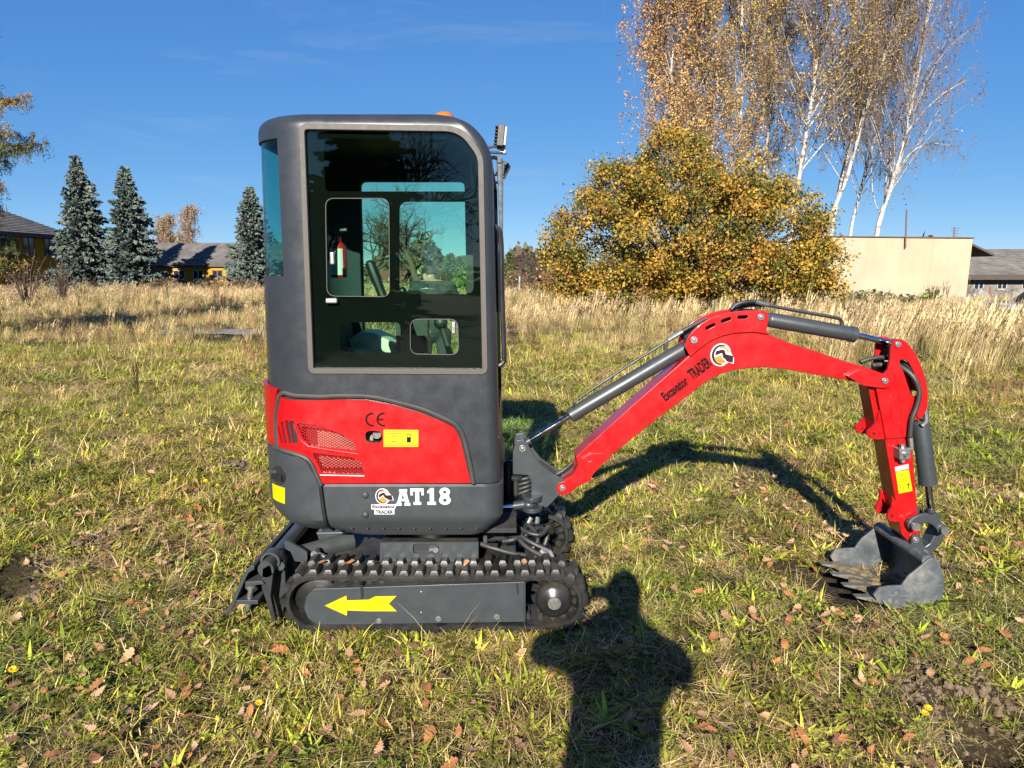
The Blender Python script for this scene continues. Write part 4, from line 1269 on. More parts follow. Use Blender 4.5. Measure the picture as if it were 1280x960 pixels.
for q, w in (((0, 0, .024), (0, 0, .044)), ((0, 0, -.024), (0, 0, -.046)), ((.02, 0, .01), (.045, 0, .014)), ((0, -.024, 0), (0, -.04, 0))):
    mb.cyl(Rv @ Vector(q), Rv @ Vector(w), .0125, 6)
q = P(1139.5, 561, YA1 - .03); mb.cyl(q, P(1138, 546, YA1 - .03), .0115, 6)
mb.build("hose_fitting", M['steel'], vv)
# bucket ram, links
kx = ram_(c_(1150.5, 530), c_(1160, 604.5), c_(1164.5, 645), .041, .018, EX, "bucket_cylinder", c_(1148, 515), eye=.022)
for y in (YA1 - .004, YA2 - .014): MB().prism(round_poly(poly([(1141, 515), (1149, 506), (1154, 513), (1151, 523), (1142, 526)], YA1), .008, 3), y, y + .018).build("cylinder_mount", M['red'], arm, bevel=.003)
mb = MB(); mb.tube([P(1158, 519, YC - .05), P(1157.5, 527, YC - .05), P(1152, 532, YC - .045)], .013, 8); mb.cyl(P(1156, 509, YC - .05), P(1158, 522, YC - .05), .011, 6); mb.build("hose_fitting", M['steel'], kx)
YK = YA1 - .034
ctr = spline([(1141, 656), (1150, 649.5), (1160, 648.5), (1170, 653), (1178, 661.5)], 4)
hw = [7.0, 6.4, 5.8, 5.6, 5.5, 5.5, 5.5, 5.5, 5.5, 5.5, 5.4, 5.4, 5.4, 5.4, 5.6, 5.8, 6.2]
up1, dn1 = [], []
for i, p in enumerate(ctr):
    a = Vector(ctr[max(0, i - 1)]); b = Vector(ctr[min(len(ctr) - 1, i + 1)]); t = (b - a).normalized(); n_ = Vector((t.y, -t.x)); w = hw[min(i, 16)]
    up1.append(tuple(Vector(p) + n_ * w)); dn1.append(tuple(Vector(p) - n_ * w))
lk = poly(up1 + dn1[::-1], YK)
MB().prism(lk, 2 * YC - YK - .022, 2 * YC - YK).build("side_link", M['grey'], EX, bevel=.004)
mb = MB(); mb.prism(lk, YK, YK + .022)
for px, py in ((1141, 656), (1178, 661.5)):
    q = P(px, py, YK); mb.cyl((q.x, YK - .003, q.z), (q.x, YK + .025, q.z), .026, 20)
lko = mb.build("side_link", M['grey'], EX, bevel=.004)
q = P(1141, 656, YK); mb = MB(); mb.cyl((q.x, YK - .03, q.z), (q.x, 2 * YC - YK + .03, q.z), .017, 16); mb.cyl((q.x, YK - .032, q.z), (q.x, YK - .018, q.z), .021, 12); mb.build("pin", M['steel'], lko)
q = P(1178, 661.5, YK); mb = MB(); mb.cyl((q.x, YK - .022, q.z), (q.x, 2 * YC - YK + .02, q.z), .016, 16); mb.cyl((q.x, YK - .024, q.z), (q.x, YK - .012, q.z), .020, 12); mb.build("pin", M['steel'], lko)
hl = round_poly(poly([(1172, 662), (1182, 664), (1180, 674), (1170, 688), (1160, 698), (1151, 694), (1153, 686), (1163, 679)], YC - .04), .008, 3)
mb = MB(); mb.prism(hl, YC - .04, YC + .04); mb.build("bucket_link", M['grey'], EX, bevel=.006)
# bucket
YU0, YU1 = 3.172, 3.648
side_pts = [(1160, 700), (1165, 697.5), (1171, 698.5), (1175, 703), (1176, 708), (1179, 716), (1181, 725), (1181, 735), (1179, 744), (1175, 752), (1169, 758), (1162, 762), (1154, 764), (1140, 763.5), (1127, 762), (1106, 757.5), (1096, 751), (1092, 744), (1099, 734.5), (1113, 732.5), (1127, 732), (1136, 720), (1150, 709)]
sp_ = poly(side_pts, YU0)
mb = MB(); mb.prism(round_poly(sp_, .004, 2), YU0, YU0 + .012); mb.prism(round_poly(sp_, .004, 2), YU1 - .012, YU1)
shell_o = sp_[2:16]
def inset(L, d):
    out = []
    for i, p in enumerate(L):
        a = Vector(L[max(0, i - 1)]); b = Vector(L[min(len(L) - 1, i + 1)]); t = (b - a).normalized(); n_ = Vector((t.y, -t.x))
        out.append(tuple(Vector(p) + n_ * d))
    return out
cent = (P(1145, 735, YU0).x, P(1145, 735, YU0).z)
test = inset(shell_o, .01)
sgn_ = 1 if (Vector(test[4]) - Vector(cent)).length < (Vector(shell_o[4]) - Vector(cent)).length else -1
so_ = inset(shell_o, .001 * sgn_); si_ = inset(shell_o, .011 * sgn_)
mb.prism(so_ + si_[::-1], YU0 + .0121, YU1 - .0121)
bk = mb.build("bucket", M['bucket'], EX, bevel=.0025, sharp=40)
q = P(1161, 702, YU0); mb = MB(); mb.cyl((q.x, YU0 + .012, q.z), (q.x, YU1 - .012, q.z), .026, 20); mb.build("bucket_top_bar", M['bucket'], bk)
lipx = so_[-1]; lip2 = so_[-2]
mb = MB()
tdir = (Vector(lipx) - Vector(lip2)).normalized()
mb.prism([tuple(Vector(lipx) - tdir * .05 + Vector((0, .004))), tuple(Vector(lipx) + tdir * .045), tuple(Vector(lipx) + tdir * .045 + Vector((.004, .013))), tuple(Vector(lipx) - tdir * .05 + Vector((0, .017)))], YU0 + .013, YU1 - .013)
mb.build("cutting_edge", M['bareiron'], bk, bevel=.003)
tip0 = Vector(lipx) + tdir * .03
for i in range(4):
    y = YU0 + .045 + (YU1 - YU0 - .09) * i / 3
    mb = MB(); w = .030
    p = tip0; d = Vector((tdir.x, tdir.y)); n_ = Vector((-d.y, d.x))
    if n_.y < 0: n_ = -n_
    A = p - d * .06 + n_ * .020; B = p - d * .06 - n_ * .006; C = p + d * .10 + n_ * -.002; D_ = p + d * .10 + n_ * .004; E_ = p + d * .01 + n_ * .022
    pg = [tuple(A), tuple(B), tuple(C), tuple(D_), tuple(E_)]
    mb.prism(pg, y - w / 2 - .006, y + w / 2 + .006)
    mb.build("bucket_tooth", M['bareiron'], bk, bevel=.004)
for Yz, yy in ((YU0, YU0 - .004), (YU1 - .012, YU1 - .0155)):
    for px, py in ((1112, 750), (1120, 741), (1120.5, 751.5)):
        q = P(px, py, YU0); MB().cyl((q.x, yy, q.z), (q.x, yy + .006, q.z), .0105, 12).build("bolt", M['bareiron'], bk, bevel=.002)
for Yz in (YU0 - .0036, YU1 - .0158):
    MB().prism(round_poly(poly([(1092, 744), (1099, 734), (1127, 732), (1131, 737), (1128, 748), (1116, 758), (1104, 756), (1096, 751)], YU0), .006, 2), Yz, Yz + .0026).build("side_cutter", M['bucket'], bk, bevel=.001)
ep = round_poly(poly([(1140, 669), (1148, 668), (1152, 673), (1154, 681), (1161, 688), (1165, 699), (1152, 701), (1137, 690)], YC - .09), .008, 3)
for y in (YC + .080, YC - .095): ee = MB().prism(ep, y, y + .015).build("bucket_ear", M['grey'], bk, bevel=.003)
pin(ee, 1144.5, 674.5, YC - .095, .016, YC + .1); pin(ee, 1156, 691, YC - .095, .016, YC + .1)
rnd = random.Random(4)
mb = MB()
for i in range(60):
    y = YU0 + .03 + rnd.random() * (YU1 - YU0 - .06); t = rnd.random()
    q = Vector(lipx) - tdir * (t * .20 - .05)
    mb.ball((q.x, y, q.y + .012), (.012 + rnd.random() * .03, .012 + rnd.random() * .03, .004 + rnd.random() * .012), 8, 5)
mb.build("caked_mud", M['mud'], bk)
# ------------------------------------------------------------------ hoses
def hose(pts, r=.0115, name="hose", mat='hose', parent=EX, n=14):
    sp = spline(pts, n)
    L = sum((Vector(sp[i + 1]) - Vector(sp[i])).length for i in range(len(sp) - 1))
    # even spacing so that the spiral guard shows as fine ridges
    m = max(6, int(L / .0075)); out = []; acc = 0; k = 0; seg = L / m; pos = 0
    cur = Vector(sp[0]); out.append(cur.copy()); need = seg
    for i in range(len(sp) - 1):
        a = Vector(sp[i]); b = Vector(sp[i + 1]); l = (b - a).length; t = 0
        while l - t >= need:
            t += need; out.append(a.lerp(b, t / l)); need = seg
        need -= (l - t)
    return MB().tube(out, r, 8, ridge=.10).build(name, M[mat], parent, sharp=80)
Q = lambda px, py, Y: tuple(P(px, py, Y))
Yh = YC - .03
hose([Q(640, 655, 3.30), Q(652, 662, 3.27), Q(664, 667, 3.24), Q(676, 668, 3.24), Q(685, 659, 3.30)], .0125)
hose([Q(637, 663, 3.28), Q(648, 668, 3.24), Q(660, 676, 3.20), Q(674, 683, 3.18), Q(688, 690, 3.16)], .012)
hose([Q(634, 668, 3.28), Q(646, 672, 3.24), Q(656, 682, 3.20), Q(668, 690, 3.17), Q(682, 697, 3.14)], .012)
hose([Q(628, 677, 3.22), Q(640, 675, 3.21), Q(648, 671, 3.23), Q(655, 662, 3.28), Q(660, 654, 3.34)], .0125)
hose([Q(600, 680, 3.14), Q(612, 684, 3.12), Q(626, 688, 3.11), Q(642, 692, 3.11), Q(658, 694, 3.12)], .0115)
hose([Q(656, 670, 3.26), Q(666, 663, 3.30), Q(676, 660, 3.34), Q(684, 668, 3.36), Q(680, 684, 3.34)], .0115)
hose([Q(660, 656, 3.32), Q(668, 664, 3.28), Q(672, 676, 3.24), Q(664, 688, 3.22)], .011)
mb = MB(); mb.cyl(Q(676, 688, 3.165), Q(684, 694, 3.15), .013, 10); mb.cyl(Q(687, 689, 3.16), Q(691, 697, 3.14), .012, 10); mb.cyl(Q(671, 655, 3.32), Q(672, 647, 3.34), .012, 8); mb.cyl(Q(660, 655, 3.33), Q(664, 647, 3.34), .012, 8); mb.build("hose_fitting", M['steel'], EX)
for i in range(4):
    hose([Q(643, 619 - i * 5.5, 3.37), Q(652, 616 - i * 5.5, 3.355), Q(662, 612 - i * 5, 3.36), Q(676, 604 - i * 4, 3.42)], .0095)
hose([Q(684, 592, YC - .02), Q(692, 594, YC - .01), Q(704, 588, YC), Q(716, 578, YC)], .010)
hose([Q(686, 598, YC - .03), Q(696, 600, YC - .02), Q(708, 593, YC), Q(719, 584, YC)], .010)
hose([Q(853, 414, YC - .02), Q(862, 409, YC - .02), Q(872, 404, YC - .01), Q(884, 397, YC)], .010)
hose([Q(850, 420, YC + .03), Q(860, 415, YC + .02), Q(870, 409, YC), Q(880, 402, YC)], .010)
hose([Q(913, 388, YC - .02), Q(920, 381, YC - .02), Q(930, 378, YC - .02), Q(945, 377, YC - .01), Q(958, 381, YC)], .010)
hose([Q(916, 390, YC + .03), Q(926, 384, YC + .03), Q(938, 381.5, YC + .03), Q(955, 381, YC + .03)], .010)
MB().cyl(Q(944, 377, YC - .01), Q(960, 381, YC), .012, 10).build("hose_fitting", M['steel'], EX)
hose([Q(1075, 453, YC), Q(1086, 449, YC), Q(1098, 447, YC), Q(1112, 448, YC), Q(1126, 452, YC - .02), Q(1138, 460, YC - .055), Q(1148, 473, YC - .065), Q(1153, 490, YC - .06), Q(1156, 510, YC - .05)], .0115)
hose([Q(1090, 457, YC + .02), Q(1102, 456, YC + .02), Q(1114, 455, YC), Q(1128, 460, YC - .05), Q(1142, 472, YC - .085), Q(1149, 490, YC - .095), Q(1146, 508, YC - .095), Q(1140, 524, YC - .095), Q(1137.5, 547, YC - .094)], .0125)
hose([Q(1078, 462, YC + .03), Q(1092, 459, YC + .04), Q(1106, 457, YC + .04), Q(1120, 458, YC + .03)], .0125)

for dy in (-.03, .0, .03):
    hose([Q(872, 414, YC + dy), Q(888, 406.5, YC + dy), Q(908, 399, YC + dy), Q(928, 395.5, YC + dy), Q(944, 397, YC + dy)], .0125, n=6)
# ================================================================== THE GROUND
def sstep(a, b, x):
    t = np.clip((np.asarray(x, float) - a) / (b - a), 0, 1)
    return t * t * (3 - 2 * t)
_rs = np.random.RandomState(11)
_ph = _rs.rand(3, 12) * 6.28; _fr = _rs.rand(2, 12) * 2 - 1
def waves(x, y, s, k=12):
    """cheap smooth 2-D noise in about -1..1"""
    r = 0
    for i in range(k):
        r = r + np.sin((_fr[0, i] * x + _fr[1, i] * y) * s * (0.6 + 0.25 * i) + _ph[0, i] + 1.7 * np.sin((_fr[1, i] * x - _fr[0, i] * y) * s * .7 + _ph[1, i]))
    return r / (0.75 * k) * 1.6
def G(px, py):
    d = ray(px, py); t = -EYE / d.z
    return (d.x * t, d.y * t)
HOLES = [(*G(4, 730), .19, .42), (*G(1266, 930), .22, .48), (*G(300, 597), .08, .05), (*G(75, 700), .08, .05)]  # two deep pits shaped steep so that shade fills them as dark patches
MOUNDS = [(*G(100, 690), .17, .05), (*G(1200, 868), .16, .05), (*G(290, 588), .13, .045), (*G(40, 735), .10, .04), (*G(150, 670), .10, .03)]
def gz(x, y):
    x = np.asarray(x, float); y = np.asarray(y, float)
    z = 0.014 * waves(x, y, 2.2) + 0.017 * waves(x + 2, y, 7.0) + 0.03 * waves(x + 9, y, .35) * sstep(4, 12, np.hypot(x, y))
    z = z + 0.05 * sstep(12, 42, y) * sstep(4, -10, x)
    z = z - 1.0 * sstep(38, 50, y) * sstep(12, 24, x)
    z = z + 6.0 * sstep(120, 900, np.hypot(x, y))
    z = z - .06 * np.exp(-(((x - 1.72) / .36) ** 2 + ((y - 3.41) / .34) ** 2) ** 2)
    for hx, hy, r, d in HOLES: z = z - d * np.exp(-(((x - hx) ** 2 + (y - hy) ** 2) / r ** 2) ** 1.5)
    for hx, hy, r, d in MOUNDS: z = z + d * np.exp(-((x - hx) ** 2 + (y - hy) ** 2) / r ** 2) * (1 + .7 * waves(x, y, 26) + .4 * np.sin(x * 37) * np.sin(y * 41))
    return z
def axis(n0, n1, step, far0, far1, grow=1.16):
    a = list(np.arange(n0, n1 + 1e-6, step))
    d = step
    while a[-1] < far1: d *= grow; a.append(a[-1] + d)
    d = step
    while a[0] > far0: d *= grow; a.insert(0, a[0] - d)
    return np.array(a)
gx = axis(-4.2, 4.2, .05, -900, 900); gy = axis(1.2, 7.5, .05, -300, 1500)
XX, YY = np.meshgrid(gx, gy)
V = np.stack([XX, YY, gz(XX, YY)], -1).reshape(-1, 3)
nx = len(gx); idx = np.arange(len(gx) * len(gy)).reshape(len(gy), nx)
Qd = np.stack([idx[:-1, :-1], idx[:-1, 1:], idx[1:, 1:], idx[1:, :-1]], -1).reshape(-1, 4)
gm, nt, b = newmat("meadow_soil")
L = nt.links
geo = N(nt, "ShaderNodeNewGeometry")
n1 = N(nt, "ShaderNodeTexNoise", Scale=60.0, Detail=8.0, Roughness=0.75); L.new(geo.outputs["Position"], n1.inputs["Vector"])
n2 = N(nt, "ShaderNodeTexNoise", Scale=0.9, Detail=6.0, Roughness=0.6); L.new(geo.outputs["Position"], n2.inputs["Vector"])
r1 = ramp(nt, n1.outputs["Fac"], [(0.30, (0.008, 0.006, 0.004)), (0.48, (0.022, 0.018, 0.008)), (0.62, (0.055, 0.050, 0.017)), (0.80, (0.17, 0.13, 0.065))])
r2 = ramp(nt, n1.outputs["Fac"], [(0.30, (0.012, 0.009, 0.006)), (0.56, (0.055, 0.041, 0.022)), (0.80, (0.19, 0.145, 0.08))])
rm = ramp(nt, n2.outputs["Fac"], [(0.42, (0, 0, 0)), (0.62, (1, 1, 1))])
mx = N(nt, "ShaderNodeMixRGB"); L.new(rm.outputs["Color"], mx.inputs["Fac"]); L.new(r1.outputs["Color"], mx.inputs["Color1"]); L.new(r2.outputs["Color"], mx.inputs["Color2"])
at = N(nt, "ShaderNodeAttribute", attribute_name="bare")
rs = ramp(nt, n1.outputs["Fac"], [(0.30, (0.03, 0.023, 0.015)), (0.60, (0.11, 0.085, 0.055)), (0.80, (0.19, 0.15, 0.10))])
mx2 = N(nt, "ShaderNodeMixRGB"); L.new(at.outputs["Fac"], mx2.inputs["Fac"]); L.new(mx.outputs["Color"], mx2.inputs["Color1"]); L.new(rs.outputs["Color"], mx2.inputs["Color2"])
L.new(mx2.outputs["Color"], b.inputs["Base Color"])
b.inputs["Roughness"].default_value = 0.95; b.inputs["Specular IOR Level"].default_value = 0.15
bp = N(nt, "ShaderNodeBump", Strength=0.9, Distance=0.03); L.new(n1.outputs["Fac"], bp.inputs["Height"]); L.new(bp.outputs["Normal"], b.inputs["Normal"])
me = np_mesh("ground", V, Qd, gm, smooth=True)
def bare(x, y):
    r = 0
    for hx, hy, rr, d in HOLES + MOUNDS: r = np.maximum(r, np.exp(-((x - hx) ** 2 + (y - hy) ** 2) / (rr * 1.1) ** 2))
    return np.clip(r * 1.3 * (.35 + .9 * waves(x, y, 11.0)), 0, 1)
a = me.attributes.new("bare", 'FLOAT', 'POINT'); a.data.foreach_set("value", bare(V[:, 0], V[:, 1]).astype(np.float32))
g_o = bpy.data.objects.new("ground", me); link(g_o); tag(g_o, "rough autumn meadow ground under the grass", kind="structure")
# remains of an asphalt strip crossing the meadow
pm = simple("old_asphalt", (0.22, 0.19, 0.16), 0.9, vary=0.25, scale=20, bump=0.5, bscale=60)
xs_ = np.linspace(-9.5, 1.5, 50)
v = []; f = []
for i, x in enumerate(xs_):
    y0 = 18.1 + .12 * sin(x * 1.3); y1 = 19.4 + .15 * sin(x * .9 + 1)
    v += [(x, y0, float(gz(x, y0)) + .03), (x, y1, float(gz(x, y1)) + .03)]
    if i: f.append((2 * i - 2, 2 * i, 2 * i + 1, 2 * i - 1))
pth = MB().add(v, f).build("path", pm, recalc=False); tag(pth, "strip of old grey asphalt crossing the meadow", kind="structure")

# ================================================================== GRASS, STALKS, LITTER (stuff)
gmat, nt, b = newmat("grass_blades")
L = nt.links
at = N(nt, "ShaderNodeAttribute", attribute_name="tone")
oi = N(nt, "ShaderNodeObjectInfo")
hv = N(nt, "ShaderNodeHueSaturation")
mr = N(nt, "ShaderNodeMapRange"); mr.inputs["To Min"].default_value = 0.35 * ALB; mr.inputs["To Max"].default_value = 2.3 * ALB
L.new(oi.outputs["Random"], mr.inputs["Value"]); L.new(mr.outputs[0], hv.inputs["Value"])
L.new(at.outputs["Color"], hv.inputs["Color"])
geo = N(nt, "ShaderNodeNewGeometry")
nn = N(nt, "ShaderNodeTexNoise", Scale=0.55, Detail=5.0, Roughness=0.65); L.new(geo.outputs["Position"], nn.inputs["Vector"])
rr_ = ramp(nt, nn.outputs["Fac"], [(0.36, (0.82, 0.90, 0.66)), (0.50, (1.03, 0.98, 0.80)), (0.62, (1.20, 1.02, 0.92))])
ml = N(nt, "ShaderNodeMixRGB", blend_type='MULTIPLY'); ml.inputs["Fac"].default_value = 1.0
L.new(hv.outputs["Color"], ml.inputs["Color1"]); L.new(rr_.outputs["Color"], ml.inputs["Color2"])
L.new(ml.outputs["Color"], b.inputs["Base Color"]); b.inputs["Roughness"].default_value = 0.55; b.inputs["Specular IOR Level"].default_value = 0.25
tr = N(nt, "ShaderNodeBsdfTranslucent"); L.new(ml.outputs["Color"], tr.inputs["Color"])
ms = N(nt, "ShaderNodeMixShader", Fac=0.22); L.new(b.outputs[0], ms.inputs[1]); L.new(tr.outputs[0], ms.inputs[2]); L.new(ms.outputs[0], nt.nodes["Material Output"].inputs["Surface"])

GREEN = [(0.225, 0.222, 0.036), (0.285, 0.265, 0.048), (0.135, 0.155, 0.026), (0.33, 0.29, 0.058)]
STRAW = [(0.488, 0.383, 0.205), (0.396, 0.297, 0.145), (0.528, 0.442, 0.264), (0.238, 0.158, 0.0726)]
def pick(r, pal, j=.18):
    c = np.array(pal[r.randint(len(pal))]); return c * (1 + (r.rand() - .5) * 2 * j)
class Blades:
    def __init__(self): self.v = []; self.q = []; self.c = []
    def blade(self, p, az, lean, length, width, col, droop=.5, seg=3, twist=0):
        """ribbon from p, leaning `lean` from upright and bending over by `droop`"""
        d = np.array([cos(az), sin(az), 0.]); s = np.array([-sin(az + twist), cos(az + twist), 0.])
        b0 = len(self.v); pos = np.array(p, float); a = lean
        for k in range(seg + 1):
            t = k / seg
            w = width * (1 - t ** 1.8) * (.6 + .8 * min(t * 3, 1) * .5)
            if k == seg: w = width * .08
            self.v += [pos - s * w / 2, pos + s * w / 2]
            a = lean + droop * (t + 1 / seg)
            pos = pos + (d * sin(a) + np.array([0, 0, cos(a)])) * (length / seg)
        for k in range(seg):
            i = b0 + 2 * k; self.q.append((i, i + 1, i + 3, i + 2)); self.c.append(col)
    def quad(self, p, u, v_, col):
        b0 = len(self.v); p = np.array(p); u = np.array(u); v_ = np.array(v_)
        self.v += [p - v_ * .0, p + u, p + v_, p - u]; self.q.append((b0, b0 + 1, b0 + 2, b0 + 3)); self.c.append(col)
    def mesh(self, name, mat): return np_mesh(name, np.array(self.v), np.array(self.q), mat, np.array(self.c))
def c_green(seed, n=32, hmin=.03, hmax=.10, straw=.22, rad=.065, w=(.0028, .0064)):
    r = np.random.RandomState(seed); B = Blades()
    for i in range(n):
        a = r.rand() * 6.28; q = rad * sqrt(r.rand()); p = (q * cos(a), q * sin(a), -.004)
        dry = r.rand() < straw
        B.blade(p, r.rand() * 6.28, r.rand() * (.9 if not dry else 1.3), hmin + (hmax - hmin) * r.rand() ** 1.3, w[0] + (w[1] - w[0]) * r.rand(), pick(r, STRAW if dry else GREEN), .3 + r.rand() * 1.1, 3, (r.rand() - .5))
    return B
def c_mat(seed, n=46):
    r = np.random.RandomState(seed); B = Blades()
    for i in range(n):
        a = r.rand() * 6.28; q = .09 * sqrt(r.rand())
        B.blade((q * cos(a), q * sin(a), .002 + .022 * r.rand()), r.rand() * 6.28, 1.15 + .4 * r.rand(), .04 + .09 * r.rand(), .0016 + .0025 * r.rand(), pick(r, STRAW), r.rand() * .35, 3, (r.rand() - .5) * 2)
    return B
def c_rosette(seed):
    r = np.random.RandomState(seed); B = Blades(); n = 6 + r.randint(6)
    col = [(0.259, 0.295, 0.0288), (0.331, 0.346, 0.0432), (0.194, 0.245, 0.0252)][r.randint(3)]
    for i in range(n):
        a = 6.28 * i / n + r.rand() * .6
        B.blade((.006 * cos(a), .006 * sin(a), 0), a, .5 + .7 * r.rand(), .045 + .055 * r.rand(), .011 + .010 * r.rand(), np.array(col) * (.75 + .5 * r.rand()), .2 + .5 * r.rand(), 4)
    return B
def c_clover(seed):
    r = np.random.RandomState(seed); B = Blades()
    for i in range(26):
        a = r.rand() * 6.28; q = .07 * sqrt(r.rand()); h = .012 + .03 * r.rand(); p = np.array([q * cos(a), q * sin(a), h]); col = pick(r, [(0.112, 0.149, 0.0217), (0.161, 0.186, 0.0279), (0.205, 0.217, 0.0372)])
        for k in range(3):
            t = a + k * 2.09; u = np.array([-sin(t), cos(t), (r.rand() - .5) * .6]) * (.0045 + .003 * r.rand()); v_ = np.array([cos(t), sin(t), (r.rand() - .3) * .8]) * (.010 + .008 * r.rand())
            B.quad(p + v_ * .1, u, v_, col)
    return B
def c_tuft(seed, n=60, h0=.10, h1=.30, straw=.6, rad=.10):
    return c_green(seed, n, h0, h1, straw, rad, (.0025, .005))
def c_reed(seed, h0=.75, h1=1.15, n=16, plume=True, green=.25):
    r = np.random.RandomState(seed); B = Blades()
    for i in range(n):
        a = r.rand() * 6.28; q = .13 * sqrt(r.rand()); az = -.3 + (r.rand() - .5) * 2.2; h = h0 + (h1 - h0) * r.rand(); col = pick(r, [(.34, .26, .15), (.25, .195, .115), (.40, .315, .19)])
        lean = .03 + .16 * r.rand()
        b0 = len(B.v); B.blade((q * cos(a), q * sin(a), 0), az, lean, h, .005, col, .22, 4, 1.2)
        if plume:
            tip = (np.array(B.v[b0 + 6]) + np.array(B.v[b0 + 7])) / 2; top = np.array(B.v[-1]); d = top - tip
            pc = pick(r, [(.40, .31, .19), (.31, .24, .15), (.46, .37, .24)])
            for k in range(9):
                t = k / 9; c = tip + d * (.15 + .95 * t); w = .014 * (1 - abs(t - .4))
                aa = r.rand() * 6.28
                B.quad(c, np.array([cos(aa), sin(aa), .1]) * w, d * .20 + np.array([cos(aa), sin(aa), 0]) * w * .8, pc * (.85 + .3 * r.rand()))
    for i in range(26):
        a = r.rand() * 6.28; q = .15 * sqrt(r.rand()); dry = r.rand() > green
        B.blade((q * cos(a), q * sin(a), 0), r.rand() * 6.28, .1 + .5 * r.rand(), .25 + .45 * r.rand(), .006, pick(r, STRAW if dry else GREEN), .4 + 1.0 * r.rand(), 4)
    return B
def c_drystalk(seed, h=.5):
    r = np.random.RandomState(seed); B = Blades(); col = (.16, .09, .05)
    for i in range(5):
        a = r.rand() * 6.28; hh = h * (.6 + .5 * r.rand()); az = r.rand() * 6.28
        B.blade((.05 * cos(a), .05 * sin(a), 0), az, .1 * r.rand(), hh, .006, col, .15, 4); B.blade((.05 * cos(a), .05 * sin(a), 0), az, .1 * r.rand(), hh, .006, col, .15, 4, 1.57)
        for k in range(16):
            t = .35 + .6 * r.rand(); az2 = r.rand() * 6.28
            B.blade((.05 * cos(a) + .05 * t * cos(az), .05 * sin(a) + .05 * t * sin(az), hh * t), az2, .5 + .4 * r.rand(), hh * .25 * r.rand() + .03, .006 + .005 * r.rand(), pick(r, [(.20, .12, .07), (.14, .085, .05), (.27, .19, .11)]), -.2, 2)
    return B
def oak_leaf(seed, col):
    """lobed outline, curled along the midrib"""
    r = np.random.RandomState(seed)
    half = [(0, .0), (.10, .06), (.17, .15), (.12, .21), (.26, .30), (.17, .40), (.33, .52), (.21, .60), (.32, .73), (.17, .80), (.17, .90), (.06, .96)]
    cur = (r.rand() - .3) * 1.1; cup = .15 + r.rand() * .6
    v = []; f = []
    def pt(x, y):
        z = cup * x * x * 1.6 + cur * (y - .5) ** 2 * .7 + .018 * sin(y * 7 + seed) + .015 * sin(x * 9 + seed * 2)
        return (x, y - .5, z)
    half = [(max(0, a), b_) for a, b_ in spline(half, 2)]
    n = len(half)
    for x, y in half: v.append(pt(0, y))
    for x, y in half: v.append(pt(x * (.92 + .16 * r.rand()), y))
    for x, y in half: v.append(pt(-x * (.92 + .16 * r.rand()), y + .02))
    v.append(pt(0, 1.0)); v.append(pt(.012, -.18)); v.append(pt(-.012, -.18))
    for i in range(n - 1):
        f.append((i, n + i, n + i + 1, i + 1)); f.append((i, i + 1, 2 * n + i + 1, 2 * n + i))
    f.append((n - 1, 2 * n - 1, 3 * n, 3 * n)); f.append((n - 1, 3 * n, 3 * n, 3 * n - 1)); f.append((3 * n + 1, n + 1, 2 * n + 1, 3 * n + 2))
    f = [tuple(dict.fromkeys(q)) for q in f]
    me = bpy.data.meshes.new("oak_leaf"); me.from_pydata(v, [], f)
    me.polygons.foreach_set("use_smooth", [True] * len(me.polygons)); me.materials.append(col); me.update()
    return me
lm = {}
for nm, c1, c2 in (("tan", (.47, .275, .145), (.34, .185, .09)), ("rust", (.45, .20, .072), (.31, .12, .045)), ("pale", (.56, .355, .21), (.41, .24, .125)), ("brown", (.19, .095, .05), (.11, .055, .03))):
    m, nt, b = newmat("leaf_" + nm); L = nt.links
    geo = N(nt, "ShaderNodeNewGeometry"); oi = N(nt, "ShaderNodeObjectInfo")
    n1 = N(nt, "ShaderNodeTexNoise", Scale=55.0, Detail=5.0, Roughness=.65); L.new(geo.outputs["Position"], n1.inputs["Vector"])
    r_ = ramp(nt, n1.outputs["Fac"], [(.32, c2), (.66, c1)]); hv = N(nt, "ShaderNodeHueSaturation"); mr = N(nt, "ShaderNodeMapRange"); mr.inputs["To Min"].default_value = .75 * ALB; mr.inputs["To Max"].default_value = 1.25 * ALB
    L.new(oi.outputs["Random"], mr.inputs["Value"]); L.new(mr.outputs[0], hv.inputs["Value"]); L.new(r_.outputs["Color"], hv.inputs["Color"]); L.new(hv.outputs["Color"], b.inputs["Base Color"]); b.inputs["Roughness"].default_value = .6; b.inputs["Specular IOR Level"].default_value = .3
    lm[nm] = m

